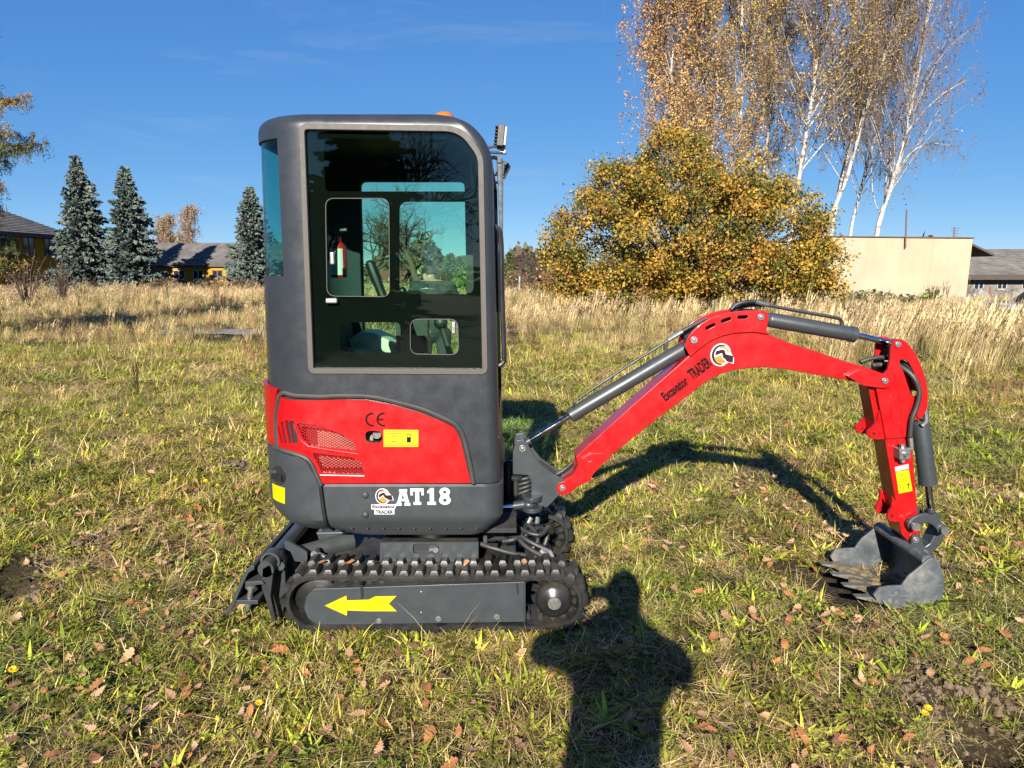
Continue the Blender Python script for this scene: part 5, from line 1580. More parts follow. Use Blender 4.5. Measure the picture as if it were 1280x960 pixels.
def clump_collection(name, meshes):
    c = bpy.data.collections.new(name)
    for i, me in enumerate(meshes):
        o = bpy.data.objects.new("%s_%03d" % (name, i), me); c.objects.link(o)
    return c
def scatter(name, coll, pts, which, rot, scl, label, mat=None):
    """one object: a cloud of points that carries an instance of a clump each"""
    me = bpy.data.meshes.new(name)
    pts = np.asarray(pts, np.float32); n = len(pts)
    me.vertices.add(n); me.vertices.foreach_set("co", pts.ravel())
    a = me.attributes.new("which", 'INT', 'POINT'); a.data.foreach_set("value", np.asarray(which, np.int32))
    a = me.attributes.new("turn", 'FLOAT_VECTOR', 'POINT'); a.data.foreach_set("vector", np.asarray(rot, np.float32).ravel())
    a = me.attributes.new("size", 'FLOAT', 'POINT'); a.data.foreach_set("value", np.asarray(scl, np.float32))
    o = bpy.data.objects.new(name, me); link(o); tag(o, label, kind="stuff")
    ng = bpy.data.node_groups.new(name, 'GeometryNodeTree')
    ng.interface.new_socket(name="Geometry", in_out='INPUT', socket_type='NodeSocketGeometry')
    ng.interface.new_socket(name="Geometry", in_out='OUTPUT', socket_type='NodeSocketGeometry')
    nd = ng.nodes; lk_ = ng.links
    gi = nd.new("NodeGroupInput"); go = nd.new("NodeGroupOutput")
    ci = nd.new("GeometryNodeCollectionInfo"); ci.inputs["Collection"].default_value = coll
    ci.inputs["Separate Children"].default_value = True; ci.inputs["Reset Children"].default_value = True
    iop = nd.new("GeometryNodeInstanceOnPoints"); iop.inputs["Pick Instance"].default_value = True
    def na(nm, t):
        q = nd.new("GeometryNodeInputNamedAttribute"); q.data_type = t; q.inputs["Name"].default_value = nm
        return [s for s in q.outputs if s.enabled and s.name == "Attribute"][0]
    lk_.new(gi.outputs[0], iop.inputs["Points"]); lk_.new(ci.outputs[0], iop.inputs["Instance"])
    lk_.new(na("which", 'INT'), iop.inputs["Instance Index"]); lk_.new(na("turn", 'FLOAT_VECTOR'), iop.inputs["Rotation"]); lk_.new(na("size", 'FLOAT'), iop.inputs["Scale"])
    lk_.new(iop.outputs[0], go.inputs[0])
    md = o.modifiers.new("scatter", 'NODES'); md.node_group = ng
    return o
R0 = np.random.RandomState(77)
def spread(y0, y1, dens, k=1.15, m=1.3, xmax=1e9):
    """random points of a wedge in front of the camera, dens per square metre"""
    A = (2 * k * (y1 ** 2 - y0 ** 2) / 2 + 2 * m * (y1 - y0)); n = int(A * dens)
    y = []
    while len(y) < n:
        t = y0 + (y1 - y0) * R0.rand(n); w = (k * t + m) / (k * y1 + m); y += list(t[R0.rand(n) < w])
    y = np.array(y[:n]); x = (R0.rand(n) * 2 - 1) * (k * y + m)
    s = np.abs(x) < xmax
    return x[s], y[s]
def clear(x, y):
    """no tall growth where the machine stands or the ground is bare"""
    t = ((x > -1.08) & (x < .36) & (y > 2.93) & (y < 3.90)) | ((x > 1.50) & (x < 2.02) & (y > 3.19) & (y < 3.63))
    for hx, hy, r, d in HOLES:
        if d > .3: t = t | (np.hypot(x - hx, y - hy) < r * .95)
    return (~t) & (R0.rand(len(x)) > bare(x, y) * 1.25)
short = [c_green(s).mesh("short_grass", gmat) for s in range(5)] + [c_green(20 + s, 30, .03, .07, .75).mesh("short_grass", gmat) for s in range(3)]
short += [c_mat(40 + s).mesh("short_grass", gmat) for s in range(4)] + [c_rosette(60 + s).mesh("short_grass", gmat) for s in range(5)] + [c_clover(80 + s).mesh("short_grass", gmat) for s in range(3)] + [c_green(90 + s, 4, .14, .30, 1.0, .05, (.0016, .0026)).mesh("short_grass", gmat) for s in range(2)]
c_short = clump_collection("short_grass_clump", short)
def mixture(x, y):
    """which clump stands where: green in patches, straw in others"""
    n = len(x); g = .5 + .5 * waves(x, y, .9) + .28 * waves(x + 3, y, 3.1)
    u = R0.rand(n); w = np.zeros(n, int)
    pg = np.clip(.40 + .46 * (g - .5), .1, .75) * (1 - .45 * sstep(5.5, 9.5, y) * (.6 + .4 * np.sin(y * 1.9 + x * .3)))
    s1 = u < pg; w[s1] = R0.randint(0, 5, s1.sum())
    s2 = (u >= pg) & (u < pg + .12); w[s2] = R0.randint(5, 8, s2.sum())
    s3 = (u >= pg + .12) & (u < .76); w[s3] = R0.randint(8, 12, s3.sum())
    s4 = (u >= .76) & (u < .89); w[s4] = R0.randint(12, 17, s4.sum())
    s5 = u >= .89; w[s5] = R0.randint(17, 20, s5.sum())
    s6 = R0.rand(n) < .018; w[s6] = R0.randint(20, 22, s6.sum())
    return w
PX, PY, PW, PS = [], [], [], []
for y0, y1, dn, sc in ((1.25, 3.2, 470, .92), (3.2, 5.5, 340, 1.08), (5.5, 9.5, 210, 1.4), (9.5, 15, 85, 2.1)):
    x, y = spread(y0, y1, dn); k = clear(x, y); x, y = x[k], y[k]
    PX.append(x); PY.append(y); PW.append(mixture(x, y)); PS.append(sc * (.65 + .7 * R0.rand(len(x))))
# a fringe of grass standing against the near track and the blade
x = -1.28 + 1.66 * R0.rand(420); y = 2.84 + .07 * R0.rand(420); PX.append(x); PY.append(y); PW.append(mixture(x, y)); PS.append(.45 + .45 * R0.rand(420) ** 2)
PX, PY, PW, PS = map(np.concatenate, (PX, PY, PW, PS))
n = len(PX)
rot = np.stack([(R0.rand(n) - .5) * .25, (R0.rand(n) - .5) * .25, R0.rand(n) * 6.28], -1)
scatter("short_grass", c_short, np.stack([PX, PY, gz(PX, PY)], -1), PW, rot, PS, "short mixed green and straw coloured grass of the meadow")
# knee-high tufts of the middle distance
tuf = [c_tuft(100 + s, 60, .08, .24, .45).mesh("meadow_grass", gmat) for s in range(3)] + [c_tuft(110 + s, 60, .10, .30, .92).mesh("meadow_grass", gmat) for s in range(4)] + [c_tuft(120 + s, 70, .10, .34, .15).mesh("meadow_grass", gmat) for s in range(2)]
tuf += [c_drystalk(130 + s).mesh("meadow_grass", gmat) for s in range(2)]
c_tuf = clump_collection("meadow_grass_clump", tuf)
PX, PY, PW, PS = [], [], [], []
for y0, y1, dn, sc, pr in ((1.4, 3.2, 34, .30, .55), (3.2, 5.2, 26, .38, .55), (5.2, 8, 14, .55, .45), (8, 12, 38, .8, .85), (12, 18, 32, 1.05, 1), (18, 30, 14, 1.4, 1), (30, 60, 5.5, 2.0, 1)):
    x, y = spread(y0, y1, dn); g = waves(x, y, .55) + .6 * waves(x, y * 2.2, .8)
    k = clear(x, y) & (R0.rand(len(x)) < pr * np.clip(.62 + .5 * g, .12, 1)) & ~((np.abs(y - 18.7) < .7) & (x < 2) & (x > -9.5) & (R0.rand(len(x)) < .45))
    x, y, g = x[k], y[k], g[k]
    u = R0.rand(len(x)); gr = np.clip(.24 + .5 * waves(x + 7, y, .6) + .22 * np.exp(-((y - 12.5) / 2.0) ** 2) - .3 * sstep(15, 22, y), .05, .8)
    w = np.where(u < gr, np.where(R0.rand(len(x)) < .4, R0.randint(7, 9, len(x)), R0.randint(0, 3, len(x))), R0.randint(3, 7, len(x)))
    w = np.where(R0.rand(len(x)) < .010, R0.randint(9, 11, len(x)), w)
    PX.append(x); PY.append(y); PW.append(w); PS.append(sc * (.6 + .7 * R0.rand(len(x))))
PX, PY, PW, PS = map(np.concatenate, (PX, PY, PW, PS)); n = len(PX)
rot = np.stack([(R0.rand(n) - .5) * .2, (R0.rand(n) - .5) * .2, R0.rand(n) * 6.28], -1)
scatter("meadow_grass", c_tuf, np.stack([PX, PY, gz(PX, PY)], -1), PW, rot, PS, "knee high tufts of green and dry grass across the meadow")
# tall dry reed grass: right of the arm, in front of the bush, and along the left horizon
reed = [c_reed(200 + s).mesh("tall_grass", gmat) for s in range(5)] + [c_reed(210 + s, .5, .8, 12, True, .1).mesh("tall_grass", gmat) for s in range(3)] + [c_drystalk(220 + s, .8).mesh("tall_grass", gmat) for s in range(2)]
c_rd = clump_collection("tall_grass_clump", reed)
PX, PY, PW, PS = [], [], [], []
def zone(y0, y1, dn, fn, kinds, sc):
    x, y = spread(y0, y1, dn); k = R0.rand(len(x)) < fn(x, y); x, y = x[k], y[k]
    PX.append(x); PY.append(y); PW.append(np.array(kinds)[R0.randint(0, len(kinds), len(x))]); PS.append(sc * (.75 + .5 * R0.rand(len(x))))
right = lambda x, y: sstep(.40, .52, x / y + .05 * waves(x, y, .8)) * np.clip(.75 + .4 * waves(x, y, 1.1), 0, 1) * sstep(9.5, 12.0, y + 5 * (x / y - .55))
zone(9.5, 16, 9, right, [0, 1, 2, 3, 4, 5], .88)
zone(17, 31, 6, lambda x, y: sstep(.30, .38, x / y), [5, 6, 7, 5, 6, 2], .55)
zone(15, 24, 7, lambda x, y: sstep(-.03, .03, x / y) * (1 - sstep(.40, .46, x / y)) * np.clip(.6 + .5 * waves(x, y, .7), .1, 1) * sstep(16, 21, y), [5, 6, 7, 0], .85)
zone(15, 22, 3.0, lambda x, y: (1 - sstep(-.12, -.02, x / y)) * np.clip(.1 + .8 * waves(x, y, .6), 0, 1), [5, 6, 7, 5, 6, 7, 8], .55)
zone(21, 34, 4.5, lambda x, y: (1 - sstep(-.12, -.02, x / y)) * np.clip(.45 + .6 * waves(x, y, .45), .06, 1), [0, 5, 6, 7, 5, 6, 0, 5, 6, 7, 5, 6, 7, 8], .60)
zone(34, 57, 5, lambda x, y: (1 - sstep(-.05, .02, x / y)) * np.clip(.6 + .5 * waves(x, y, .4), .3, 1), [5, 6, 7, 5, 6, 7, 1], .75)
zone(34, 70, 1.6, lambda x, y: (x / y < .40) * 1.0, [5, 6, 7], .8)
zone(13, 20, 1.3, lambda x, y: (np.abs(x / y + .60) < .10) * .7, [8, 9, 5], .7)
zone(8, 16, .35, lambda x, y: (x / y > .02) * 1.0, [8, 9], .55)
PX, PY, PW, PS = map(np.concatenate, (PX, PY, PW, PS)); n = len(PX)
rot = np.stack([(R0.rand(n) - .5) * .12, (R0.rand(n) - .5) * .12, (R0.rand(n) - .5) * 1.6], -1)
scatter("tall_grass", c_rd, np.stack([PX, PY, gz(PX, PY)], -1), PW, rot, PS, "tall straw coloured reed grass with feathery plumes")

# fallen oak leaves: the nearest ones are things, the rest is litter
kinds = ["tan", "rust", "pale", "brown"]
LEAF = {k: [oak_leaf(300 + 10 * i + j, lm[k]) for j in range(4)] for i, k in enumerate(kinds)}
COLN = {"tan": "tan", "rust": "rust orange", "pale": "pale buff", "brown": "dark brown"}
def where(x, y):
    """which bit of the lawn a fallen leaf lies on"""
    sx = x - PH_X; t = y / (2.12)
    if y < 3.55 and abs(x - .02 - .1405 * (y + .35)) < (.22 if y < 2.5 or y > 3.1 else .36): return "in the photographer's shadow"
    if x > 1.15 and x < 2.25 and y > 2.75 and y < 4.2: return "beside the bucket"
    if x > 2.25 and y > 2.75: return "right of the bucket"
    if -1.25 < x < .45 and 2.45 < y <= 2.95: return "just in front of the near track"
    if y >= 3.9 and x > .35: return "beyond the arm's shadow, right of the machine" if y > 4.6 else "under the boom"
    if y >= 2.75 and x > .35: return "between the track and the bucket"
    if x <= -1.2 and y >= 3.4: return "left of the dozer blade, out on the meadow"
    if x <= -1.2 and y >= 2.45: return "left of the dozer blade, close by"
    if x <= -.35: return "in the foreground left of the yellow arrow"
    if x <= .25: return "in the foreground below the track"
    return "in the foreground right of the photographer's shadow"
PH_X = .005
x, y = spread(1.7, 5.2, 62, .73, .1)
cl_ = .5 + .5 * waves(x + 4, y, 1.6)
k = clear(x, y) & (R0.rand(len(x)) < np.clip(.35 + .75 * cl_, .15, 1)) & ~((x > -1.25) & (x < .4) & (y > 2.85) & (y < 4.0))
x, y = x[k], y[k]; o_ = np.argsort(y + .9 * R0.rand(len(y)) * (y > 2.2)); x, y = x[o_], y[o_]
NEAR = 295
for i in range(min(NEAR, len(x))):
    kd = kinds[[0, 0, 1, 1, 2, 3, 0, 1][R0.randint(8)]]
    o = bpy.data.objects.new("oak_leaf", LEAF[kd][R0.randint(4)]); COL.objects.link(o)
    s = .036 + .038 * R0.rand() ** 1.4
    o.location = (x[i], y[i], float(gz(x[i], y[i])) + .026 + .022 * R0.rand()); o.rotation_euler = ((R0.rand() - .35) * .8, (R0.rand() - .5) * .8, R0.rand() * 6.28); o.scale = (s, s, s)
    tag(o, "%s fallen oak leaf lying %s" % (COLN[kd], where(x[i], y[i])), "leaf", "%s oak leaves lying %s" % (COLN[kd], where(x[i], y[i])))
for px, py, kd, j in ((438, 716, "rust", 0), (583, 716, "tan", 1), (470, 722, "brown", 2), (655, 713, "tan", 3), (402, 727, "rust", 1)):
    q = P(px, py, 3.0); o = bpy.data.objects.new("oak_leaf", LEAF[kd][j]); COL.objects.link(o)
    o.location = (q.x, 3.0, .312); o.rotation_euler = (.2, .15, px * .7); o.scale = (.045,) * 3
    tag(o, "small dry leaf on top of the near track, %s" % {438: "above the arrow's tail", 583: "behind the middle bolt", 470: "darkest of them", 655: "closest to the drive sprocket", 402: "above the arrow's point"}[px], "leaf", "leaves caught on the near track")
lx, ly = list(x[NEAR:]), list(y[NEAR:])
x, y = spread(5.2, 11, 13, .78, .2); k = clear(x, y); lx += list(x[k]); ly += list(y[k])
lx, ly = np.array(lx), np.array(ly); n = len(lx)
x, y = spread(1.6, 5.2, 95, .75, .1); k = clear(x, y) & (R0.rand(len(x)) < np.clip(.2 + .8 * (.5 + .5 * waves(x + 4, y, 1.6)), .1, 1)); lx, ly = np.append(lx, x[k]), np.append(ly, y[k]); n2_ = len(lx) - n; n = len(lx)
lsz_ = np.concatenate([.035 + .04 * R0.rand(n - n2_), .022 + .040 * R0.rand(n2_)])
c_lf = clump_collection("leaf_litter_leaf", [m_ for k in kinds for m_ in LEAF[k]])
scatter("leaf_litter", c_lf, np.stack([lx, ly, gz(lx, ly) + .03 + .02 * R0.rand(n)], -1), R0.randint(0, 16, n), np.stack([(R0.rand(n) - .5), (R0.rand(n) - .5), R0.rand(n) * 6.28], -1), lsz_, "small fallen leaves and bits of leaf scattered all over the meadow")
# yellow meadow flowers left of the machine
fy = simple("flower_yellow", (.75, .50, .01), .6, vary=.1); fs_ = simple("flower_stem", (.12, .16, .03), .6)
mb = MB()
for k in range(11):
    a = 2 * pi * k / 11
    for r_, z_, w_ in ((.018, .004, .0045), (.011, .008, .004)):
        aa = a + (0 if r_ > .015 else .28)
        mb.add([(0, 0, .002), (r_ * .7 * cos(aa) - w_ * sin(aa), r_ * .7 * sin(aa) + w_ * cos(aa), z_), (r_ * cos(aa), r_ * sin(aa), z_ + .001), (r_ * .7 * cos(aa) + w_ * sin(aa), r_ * .7 * sin(aa) - w_ * cos(aa), z_)], [(0, 1, 2, 3)])
FH = mb.mesh("flower_head", fy, recalc=False)
FS = MB().tube([(0, 0, -.10), (.004, 0, -.05), (0, 0, .003)], .0016, 5).mesh("flower_stem", fs_)
for px, py in ((4, 524), (29, 525), (64, 513), (60, 518), (77, 528), (28, 543), (30, 559), (118, 531), (160, 530), (172, 529), (193, 526), (187, 537), (204, 545), (228, 551), (229, 558), (222, 567), (149, 574), (255, 550), (224, 578), (231, 579), (258, 615), (273, 624), (66, 500), (44, 535), (222, 618), (716, 470), (755, 436), (326, 913), (200, 938), (1160, 890), (20, 868), (1155, 897)):
    gx_, gy_ = G(px, py); z_ = float(gz(gx_, gy_)) + .10
    wh = ("on the meadow left of the red engine cover" if py < 570 else "left of the rear door, nearer the machine") if px < 300 and py < 650 else {716: "right of the cab's shadow", 755: "beyond the boom", 326: "below the track in the left foreground", 200: "in the front left corner", 20: "at the left edge of the foreground", 1160: "below the bucket, left of its neighbour", 1155: "below the bucket, closest to the lens"}[px]
    t = empty("yellow_flower", (gx_, gy_, z_), "small yellow flower in the grass " + wh, "flower", "yellow flowers " + wh)
    for nm, me in (("flower_head", FH), ("stem", FS)):
        o = bpy.data.objects.new(nm, me); COL.objects.link(o); o.parent = t
    t.rotation_euler = (.35 * R0.rand() + .1, (R0.rand() - .5) * .5, R0.rand() * 6.28); s = .85 + .3 * R0.rand(); t.scale = (s, s, s)

# crumbs of dug soil on the bare spots
sm_ = simple("soil_clods", (.16, .115, .075), .95, vary=.35, scale=40, bump=.8, bscale=90, spec=.1)
cl = []
for k in range(4):
    r = np.random.RandomState(500 + k); mb = MB(); mb.ball((0, 0, 0), (1, .8, .6), 9, 6)
    mb.v = [tuple(np.array(p) * (.75 + .5 * r.rand())) for p in mb.v]; cl.append(mb.mesh("soil_clod", sm_, sharp=50))
cx2, cy2, cs2 = [], [], []
for hx, hy, rr, d in MOUNDS:
    n = int(900 * rr / .17); a = R0.rand(n) * 6.28; q = rr * 1.5 * R0.rand(n) ** .7
    cx2.append(hx + q * np.cos(a)); cy2.append(hy + q * np.sin(a)); cs2.append(.003 + .016 * R0.rand(n) ** 3)
cx2, cy2, cs2 = map(np.concatenate, (cx2, cy2, cs2)); n = len(cx2)
scatter("soil_crumbs", clump_collection("soil_clod_set", cl), np.stack([cx2, cy2, gz(cx2, cy2) + cs2 * .3], -1), R0.randint(0, 4, n), R0.rand(n, 3) * 6.28, cs2, "crumbs of brown soil on the dug up spots of the lawn")
# ================================================================== TREES
class Tubes:
    """many tapered branches in one mesh"""
    def __init__(self): self.v = []; self.q = []; self.c = []; self.n = 0
    def add(self, pts, r0, r1, k=5, col=(.3, .25, .2)):
        p = np.asarray(pts, float); m = len(p)
        d = np.gradient(p, axis=0); d /= np.linalg.norm(d, axis=1)[:, None] + 1e-9
        ref = np.array([.31, .95, .02]) if abs(d[0, 1]) < .9 else np.array([1., 0, .1])
        s = np.cross(d, ref); s /= np.linalg.norm(s, axis=1)[:, None] + 1e-9
        u = np.cross(s, d); r = np.linspace(r0, r1, m)[:, None, None]
        a = np.arange(k) * 2 * pi / k
        v = p[:, None, :] + r * (s[:, None, :] * np.cos(a)[None, :, None] + u[:, None, :] * np.sin(a)[None, :, None])
        self.v.append(v.reshape(-1, 3))
        i = np.arange(m - 1)[:, None] * k; j = np.arange(k)[None, :]; j2 = (j + 1) % k
        self.q.append((np.stack([i + j, i + j2, i + k + j2, i + k + j], -1) + self.n).reshape(-1, 4))
        self.c.append(np.tile(np.array(col, float), ((m - 1) * k, 1)))
        self.n += m * k
    def mesh(self, name, mat): return np_mesh(name, np.concatenate(self.v), np.concatenate(self.q), mat, np.concatenate(self.c), smooth=True)
def leaf_quads(C, size, r, cols, flat=0.0, elong=1.6, wide=.42):
    """diamond leaves at C (n,3) facing every way; cols (n,3)"""
    n = len(C)
    a = r.randn(n, 3); a[:, 2] *= (1 - flat); a /= np.linalg.norm(a, axis=1)[:, None] + 1e-9
    b_ = r.randn(n, 3); b_ -= a * (a * b_).sum(1)[:, None]; b_ /= np.linalg.norm(b_, axis=1)[:, None] + 1e-9
    s = size * (.6 + .8 * r.rand(n))[:, None]
    fold = np.cross(a, b_) * s * .18
    V = np.stack([C - a * s * .5 * elong * .6, C + b_ * s * wide + fold, C + a * s * .5 * elong, C - b_ * s * wide + fold], 1)
    return V.reshape(-1, 3), np.arange(4 * n).reshape(-1, 4), cols
fol = foliage("tree_leaves", rough=.55, spec=.3, trans=.25)
nee = foliage("conifer_needles", rough=.6, spec=.2)
twg = foliage("tree_twigs", rough=.8, spec=.15)
birch_bark, nt, b = newmat("birch_bark"); L = nt.links
geo = N(nt, "ShaderNodeNewGeometry"); mp = N(nt, "ShaderNodeMapping"); mp.inputs["Scale"].default_value = (1.2, 1.2, 4.5); L.new(geo.outputs["Position"], mp.inputs["Vector"])
n1 = N(nt, "ShaderNodeTexNoise", Scale=1.7, Detail=6.0, Roughness=.7); L.new(mp.outputs[0], n1.inputs["Vector"])
r_ = ramp(nt, n1.outputs["Fac"], [(.36, (.03, .026, .022)), (.45, (.36, .33, .285)), (.60, (.46, .43, .385)), (.75, (.28, .24, .20))])
L.new(r_.outputs["Color"], b.inputs["Base Color"]); b.inputs["Roughness"].default_value = .7
bark = simple("tree_bark", (.085, .065, .05), .9, vary=.4, scale=12, bump=.8, bscale=30)

def tree_parts(root, trunk, crown, loc):
    for o, nm in ((trunk, "trunk"), (crown, "crown")):
        ob = bpy.data.objects.new(nm, o); link(ob, root, loc)
        if nm == "crown": ob["kind"] = "stuff"
def ground_of(x, y): return float(gz(x, y))
def birch(px_path, Y, r0, label, seed, leaf_cols, n_leaf, twig_col, spread_=1.0, start=.28, droop=1.0, top=5.0, forks=(), lsz=.080, n_prim=44):
    r = np.random.RandomState(seed)
    w = [np.array(P(a, b_, Y)) for a, b_ in px_path]
    base = w[0].copy(); d = (w[1] - w[0]); t = (base[2] - ground_of(base[0], Y)) / max(.1, d[2]) if d[2] > 0 else 0
    foot = base - np.array([d[0] * t * .6, 0, base[2] - ground_of(base[0], Y) + .2])
    d = w[-1] - w[-2]; d /= np.linalg.norm(d); tip = w[-1] + d * top + np.array([.3 * r.randn(), .3 * r.randn(), 0])
    path = np.array(spline([foot] + w + [tip], 8)); path += np.cumsum(r.randn(*path.shape) * .012, 0) * np.array([1, 1, 0])
    H = path[-1, 2] - path[0, 2]
    T = Tubes(); K = Tubes(); ends = []
    T.add(path, r0, .045, 9)
    def limb(p0, dirv, L_, rad, lev):
        m = 7; pts = [p0]; dv = dirv / np.linalg.norm(dirv)
        for i in range(m):
            f = i / m
            dv = dv + r.randn(3) * .10 + np.array([0, 0, (.16 if f < .4 else -.24 * droop * f)]) * (1 if lev == 1 else .8); dv /= np.linalg.norm(dv)
            pts.append(pts[-1] + dv * L_ / m)
        return np.array(pts)
    prim = []
    for fk in forks:
        pts = np.array(spline([np.array(P(a, b_, Y + o_)) for a, b_, o_ in fk], 8)); T.add(pts, r0 * .36, .010, 6); prim.append(pts); prim.append(pts)
    for i in range(n_prim):
        f = start + (.99 - start) * (i + r.rand()) / n_prim
        k = min(len(path) - 2, int(f * (len(path) - 1))); p0 = path[k]
        az = r.rand() * 6.28; up = 1.3 + 1.0 * f
        L_ = spread_ * H * (.24 * (1 - .62 * f) + .04 * r.rand()) + .5
        pts = limb(p0, np.array([cos(az), sin(az), up]), L_, .04, 1)
        (T if L_ > 1.6 and r.rand() < .7 else K).add(pts, .012 + .018 * (1 - f) + .004, .007, 4, twig_col); prim.append(pts)
    for pts in prim:
        for j in range(10):
            q = .25 + .75 * r.rand(); k = min(len(pts) - 2, int(q * (len(pts) - 1))); p0 = pts[k] + (pts[k + 1] - pts[k]) * r.rand()
            dv = (pts[k + 1] - pts[k]); dv = dv / np.linalg.norm(dv) + r.randn(3) * .65
            s2 = limb(p0, dv, .5 + 1.0 * r.rand() * spread_, .012, 2); K.add(s2, .010, .004, 3, twig_col)
            for t_ in range(6):
                k2 = r.randint(1, len(s2)); a = s2[k2]; l = (.4 + .9 * r.rand()) * droop
                h = r.randn(2) * .16
                tw = np.array([a, a + [h[0] * .6, h[1] * .6, -.1 * l], a + [h[0], h[1], -.5 * l], a + [h[0] * 1.2, h[1] * 1.2, -l]])
                K.add(tw, .0055, .003, 3, np.array(twig_col) * (.8 + .5 * r.rand())); ends.append(tw)
    E = np.array(ends); n = n_leaf
    tw_ = r.rand(len(E)) ** 2.5 + .05; i = r.choice(len(E), n, p=tw_ / tw_.sum()); t = r.rand(n) * 2.98; k = t.astype(int); f = (t - k)[:, None]
    C = E[i, k] * (1 - f) + E[i, k + 1] * f + r.randn(n, 3) * .05
    tone = r.randint(0, len(leaf_cols), len(E))
    cols = np.array(leaf_cols)[tone[i]] * (.75 + .5 * r.rand(n))[:, None]
    V, Q_, c = leaf_quads(C, lsz, r, cols)
    kv = np.concatenate(K.v); kq = np.concatenate(K.q); kc = np.concatenate(K.c)
    loc = Vector(foot)
    V = np.concatenate([kv, V]) - foot; Q_ = np.concatenate([kq, Q_ + len(kv)]); c = np.concatenate([kc, c])
    root = empty("birch_tree", loc, label, "birch", "autumn birches behind the round bush")
    tm = T.mesh("trunk", birch_bark); tm.transform(Matrix.Translation(-loc))
    tree_parts(root, tm, np_mesh("crown", V, Q_, twg, c), loc)
OR = [(0.488, 0.281, 0.104), (0.414, 0.222, 0.074), (0.533, 0.34, 0.141)]; GO = [(0.418, 0.288, 0.0864), (0.461, 0.331, 0.108), (0.346, 0.223, 0.072)]; BR = [(0.29, 0.205, 0.0792), (0.356, 0.257, 0.106), (0.224, 0.152, 0.0726)]; SPA = [(0.252, 0.168, 0.084), (0.35, 0.245, 0.105), (0.182, 0.126, 0.077)]
TW = (.20, .14, .10); TWP = (.21, .16, .135)
birch([(868, 300), (858, 230), (846, 150), (838, 90)], 37, .12, "orange birch with weeping twigs, farthest left of the birch group", 1, OR, 27000, TW, 1.8, .22, 1.2, 1.6, n_prim=46)
birch([(893, 290), (890, 200), (888, 120), (888, 40), (889, 0)], 37.5, .15, "golden birch with a straight white trunk above the middle of the round bush", 2, GO, 17000, TW, 1.0, .26, 1.1, 5, forks=[[(889, 160, 0), (868, 130, .2), (842, 117, .4)], [(888, 118, 0), (876, 80, -.3), (868, 30, -.6), (862, -20, -.8)]])
birch([(921, 300), (924, 200), (928, 100), (930, 0)], 38.5, .15, "golden birch with twin thin white stems right of the straight trunk", 3, GO, 17000, TW, 1.0, .26, 1.1, 5, forks=[[(925, 160, 0), (919, 90, .3), (915, 30, .6), (912, -30, .8)], [(927, 110, 0), (940, 60, -.4), (955, 0, -.8)]])
birch([(990, 290), (999, 222), (1012, 150), (1021, 90), (1036, 0)], 35, .135, "tall birch with a forked bright white trunk right of the round bush", 4, GO + BR, 9500, TW, 1.0, .33, .8, 5, forks=[[(1014, 146, 0), (1040, 100, -.4), (1066, 62, -.8), (1085, 30, -1.2)], [(1010, 160, 0), (1050, 108, .5), (1092, 50, 1), (1122, -5, 1.5)], [(1000, 215, 0), (1045, 160, .8), (1075, 120, 1.3), (1110, 70, 2)], [(1022, 85, 0), (1014, 50, .3), (1013, 0, .5)]])
birch([(1030, 292), (1057, 222), (1081, 138), (1101, 80), (1120, 14)], 36, .115, "leaning birch with brown leaves, left trunk of the close pair above the wall", 5, BR, 6500, TW, .95, .30, .75, 5)
birch([(1038, 292), (1052, 216), (1067, 160), (1076, 118), (1084, 50), (1090, 0)], 38, .10, "slim birch crossing behind the leaning birch above the wall", 6, BR, 6000, TW, .9, .34, .75, 4)
birch([(948, 300), (954, 220), (962, 130), (968, 60), (972, 0)], 39, .10, "slim golden birch stem between the twin stemmed birch and the forked white trunk", 8, GO, 9000, TW, .8, .32, 1.1, 5)
birch([(1062, 296), (1076, 240), (1096, 170), (1112, 110), (1126, 40)], 40, .10, "slender leaning birch behind the close pair, its top nearly bare", 9, SPA, 3000, TWP, .8, .30, .8, 5)
birch([(1094, 296), (1106, 250), (1122, 200), (1135, 145), (1143, 100), (1160, 0)], 37, .135, "nearly bare birch with a bright trunk, farthest right of the birch group", 7, SPA, 3000, TWP, 1.2, .20, .8, 5, n_prim=50, forks=[[(1130, 170, 0), (1150, 145, .5), (1178, 118, .9), (1208, 100, 1.1)], [(1112, 232, 0), (1135, 195, -.5), (1160, 180, -.9), (1190, 182, -1.2)]])
for i, (px, py, Y, h) in enumerate(((203, 288, 95, 1), (234, 280, 95, 1.2))):
    birch([(px, 322, ), (px + 2, 305), (px + 4, py)], Y, .16, ["distant pale orange birch behind the long roof, beside the second spruce", "distant pale orange birch rising highest behind the long roof"][i], 20 + i, [(0.363, 0.238, 0.132), (0.33, 0.211, 0.119)], 5500, (.30, .215, .165), 1.0 if i else .85, .12, .9, .4, lsz=.13, n_prim=34)

# ---- big yellow-green round bush
def crown_from(ells, Y, r, n_cl, per, sig, cols_of, lsz, root_pt, shellmin=.55):
    cs = []; w = np.array([e[2] * e[3] for e in ells], float); w /= w.sum()
    while len(cs) < n_cl:
        e = ells[r.choice(len(ells), p=w)]
        d = r.randn(3); d /= np.linalg.norm(d); q = shellmin + (1 - shellmin) * r.rand() ** .6
        rx = e[2] / FPX * Y; rz = e[3] / FPX * Y; ry = (rx + rz) / 2
        c = np.array(P(e[0], e[1], Y)) + np.array([0, e[4], 0]) + d * q * np.array([rx, ry, rz])
        if c[2] > .15: cs.append(c)
    cs = np.array(cs)
    i = np.repeat(np.arange(n_cl), per); C = cs[i] + r.randn(len(i), 3) * sig * np.array([1, 1, .8]); k = C[:, 2] > .05
    C, i = C[k], i[k]
    return cs, C, cols_of(r, i, n_cl, C)
r = np.random.RandomState(5)
YBU = 25.0
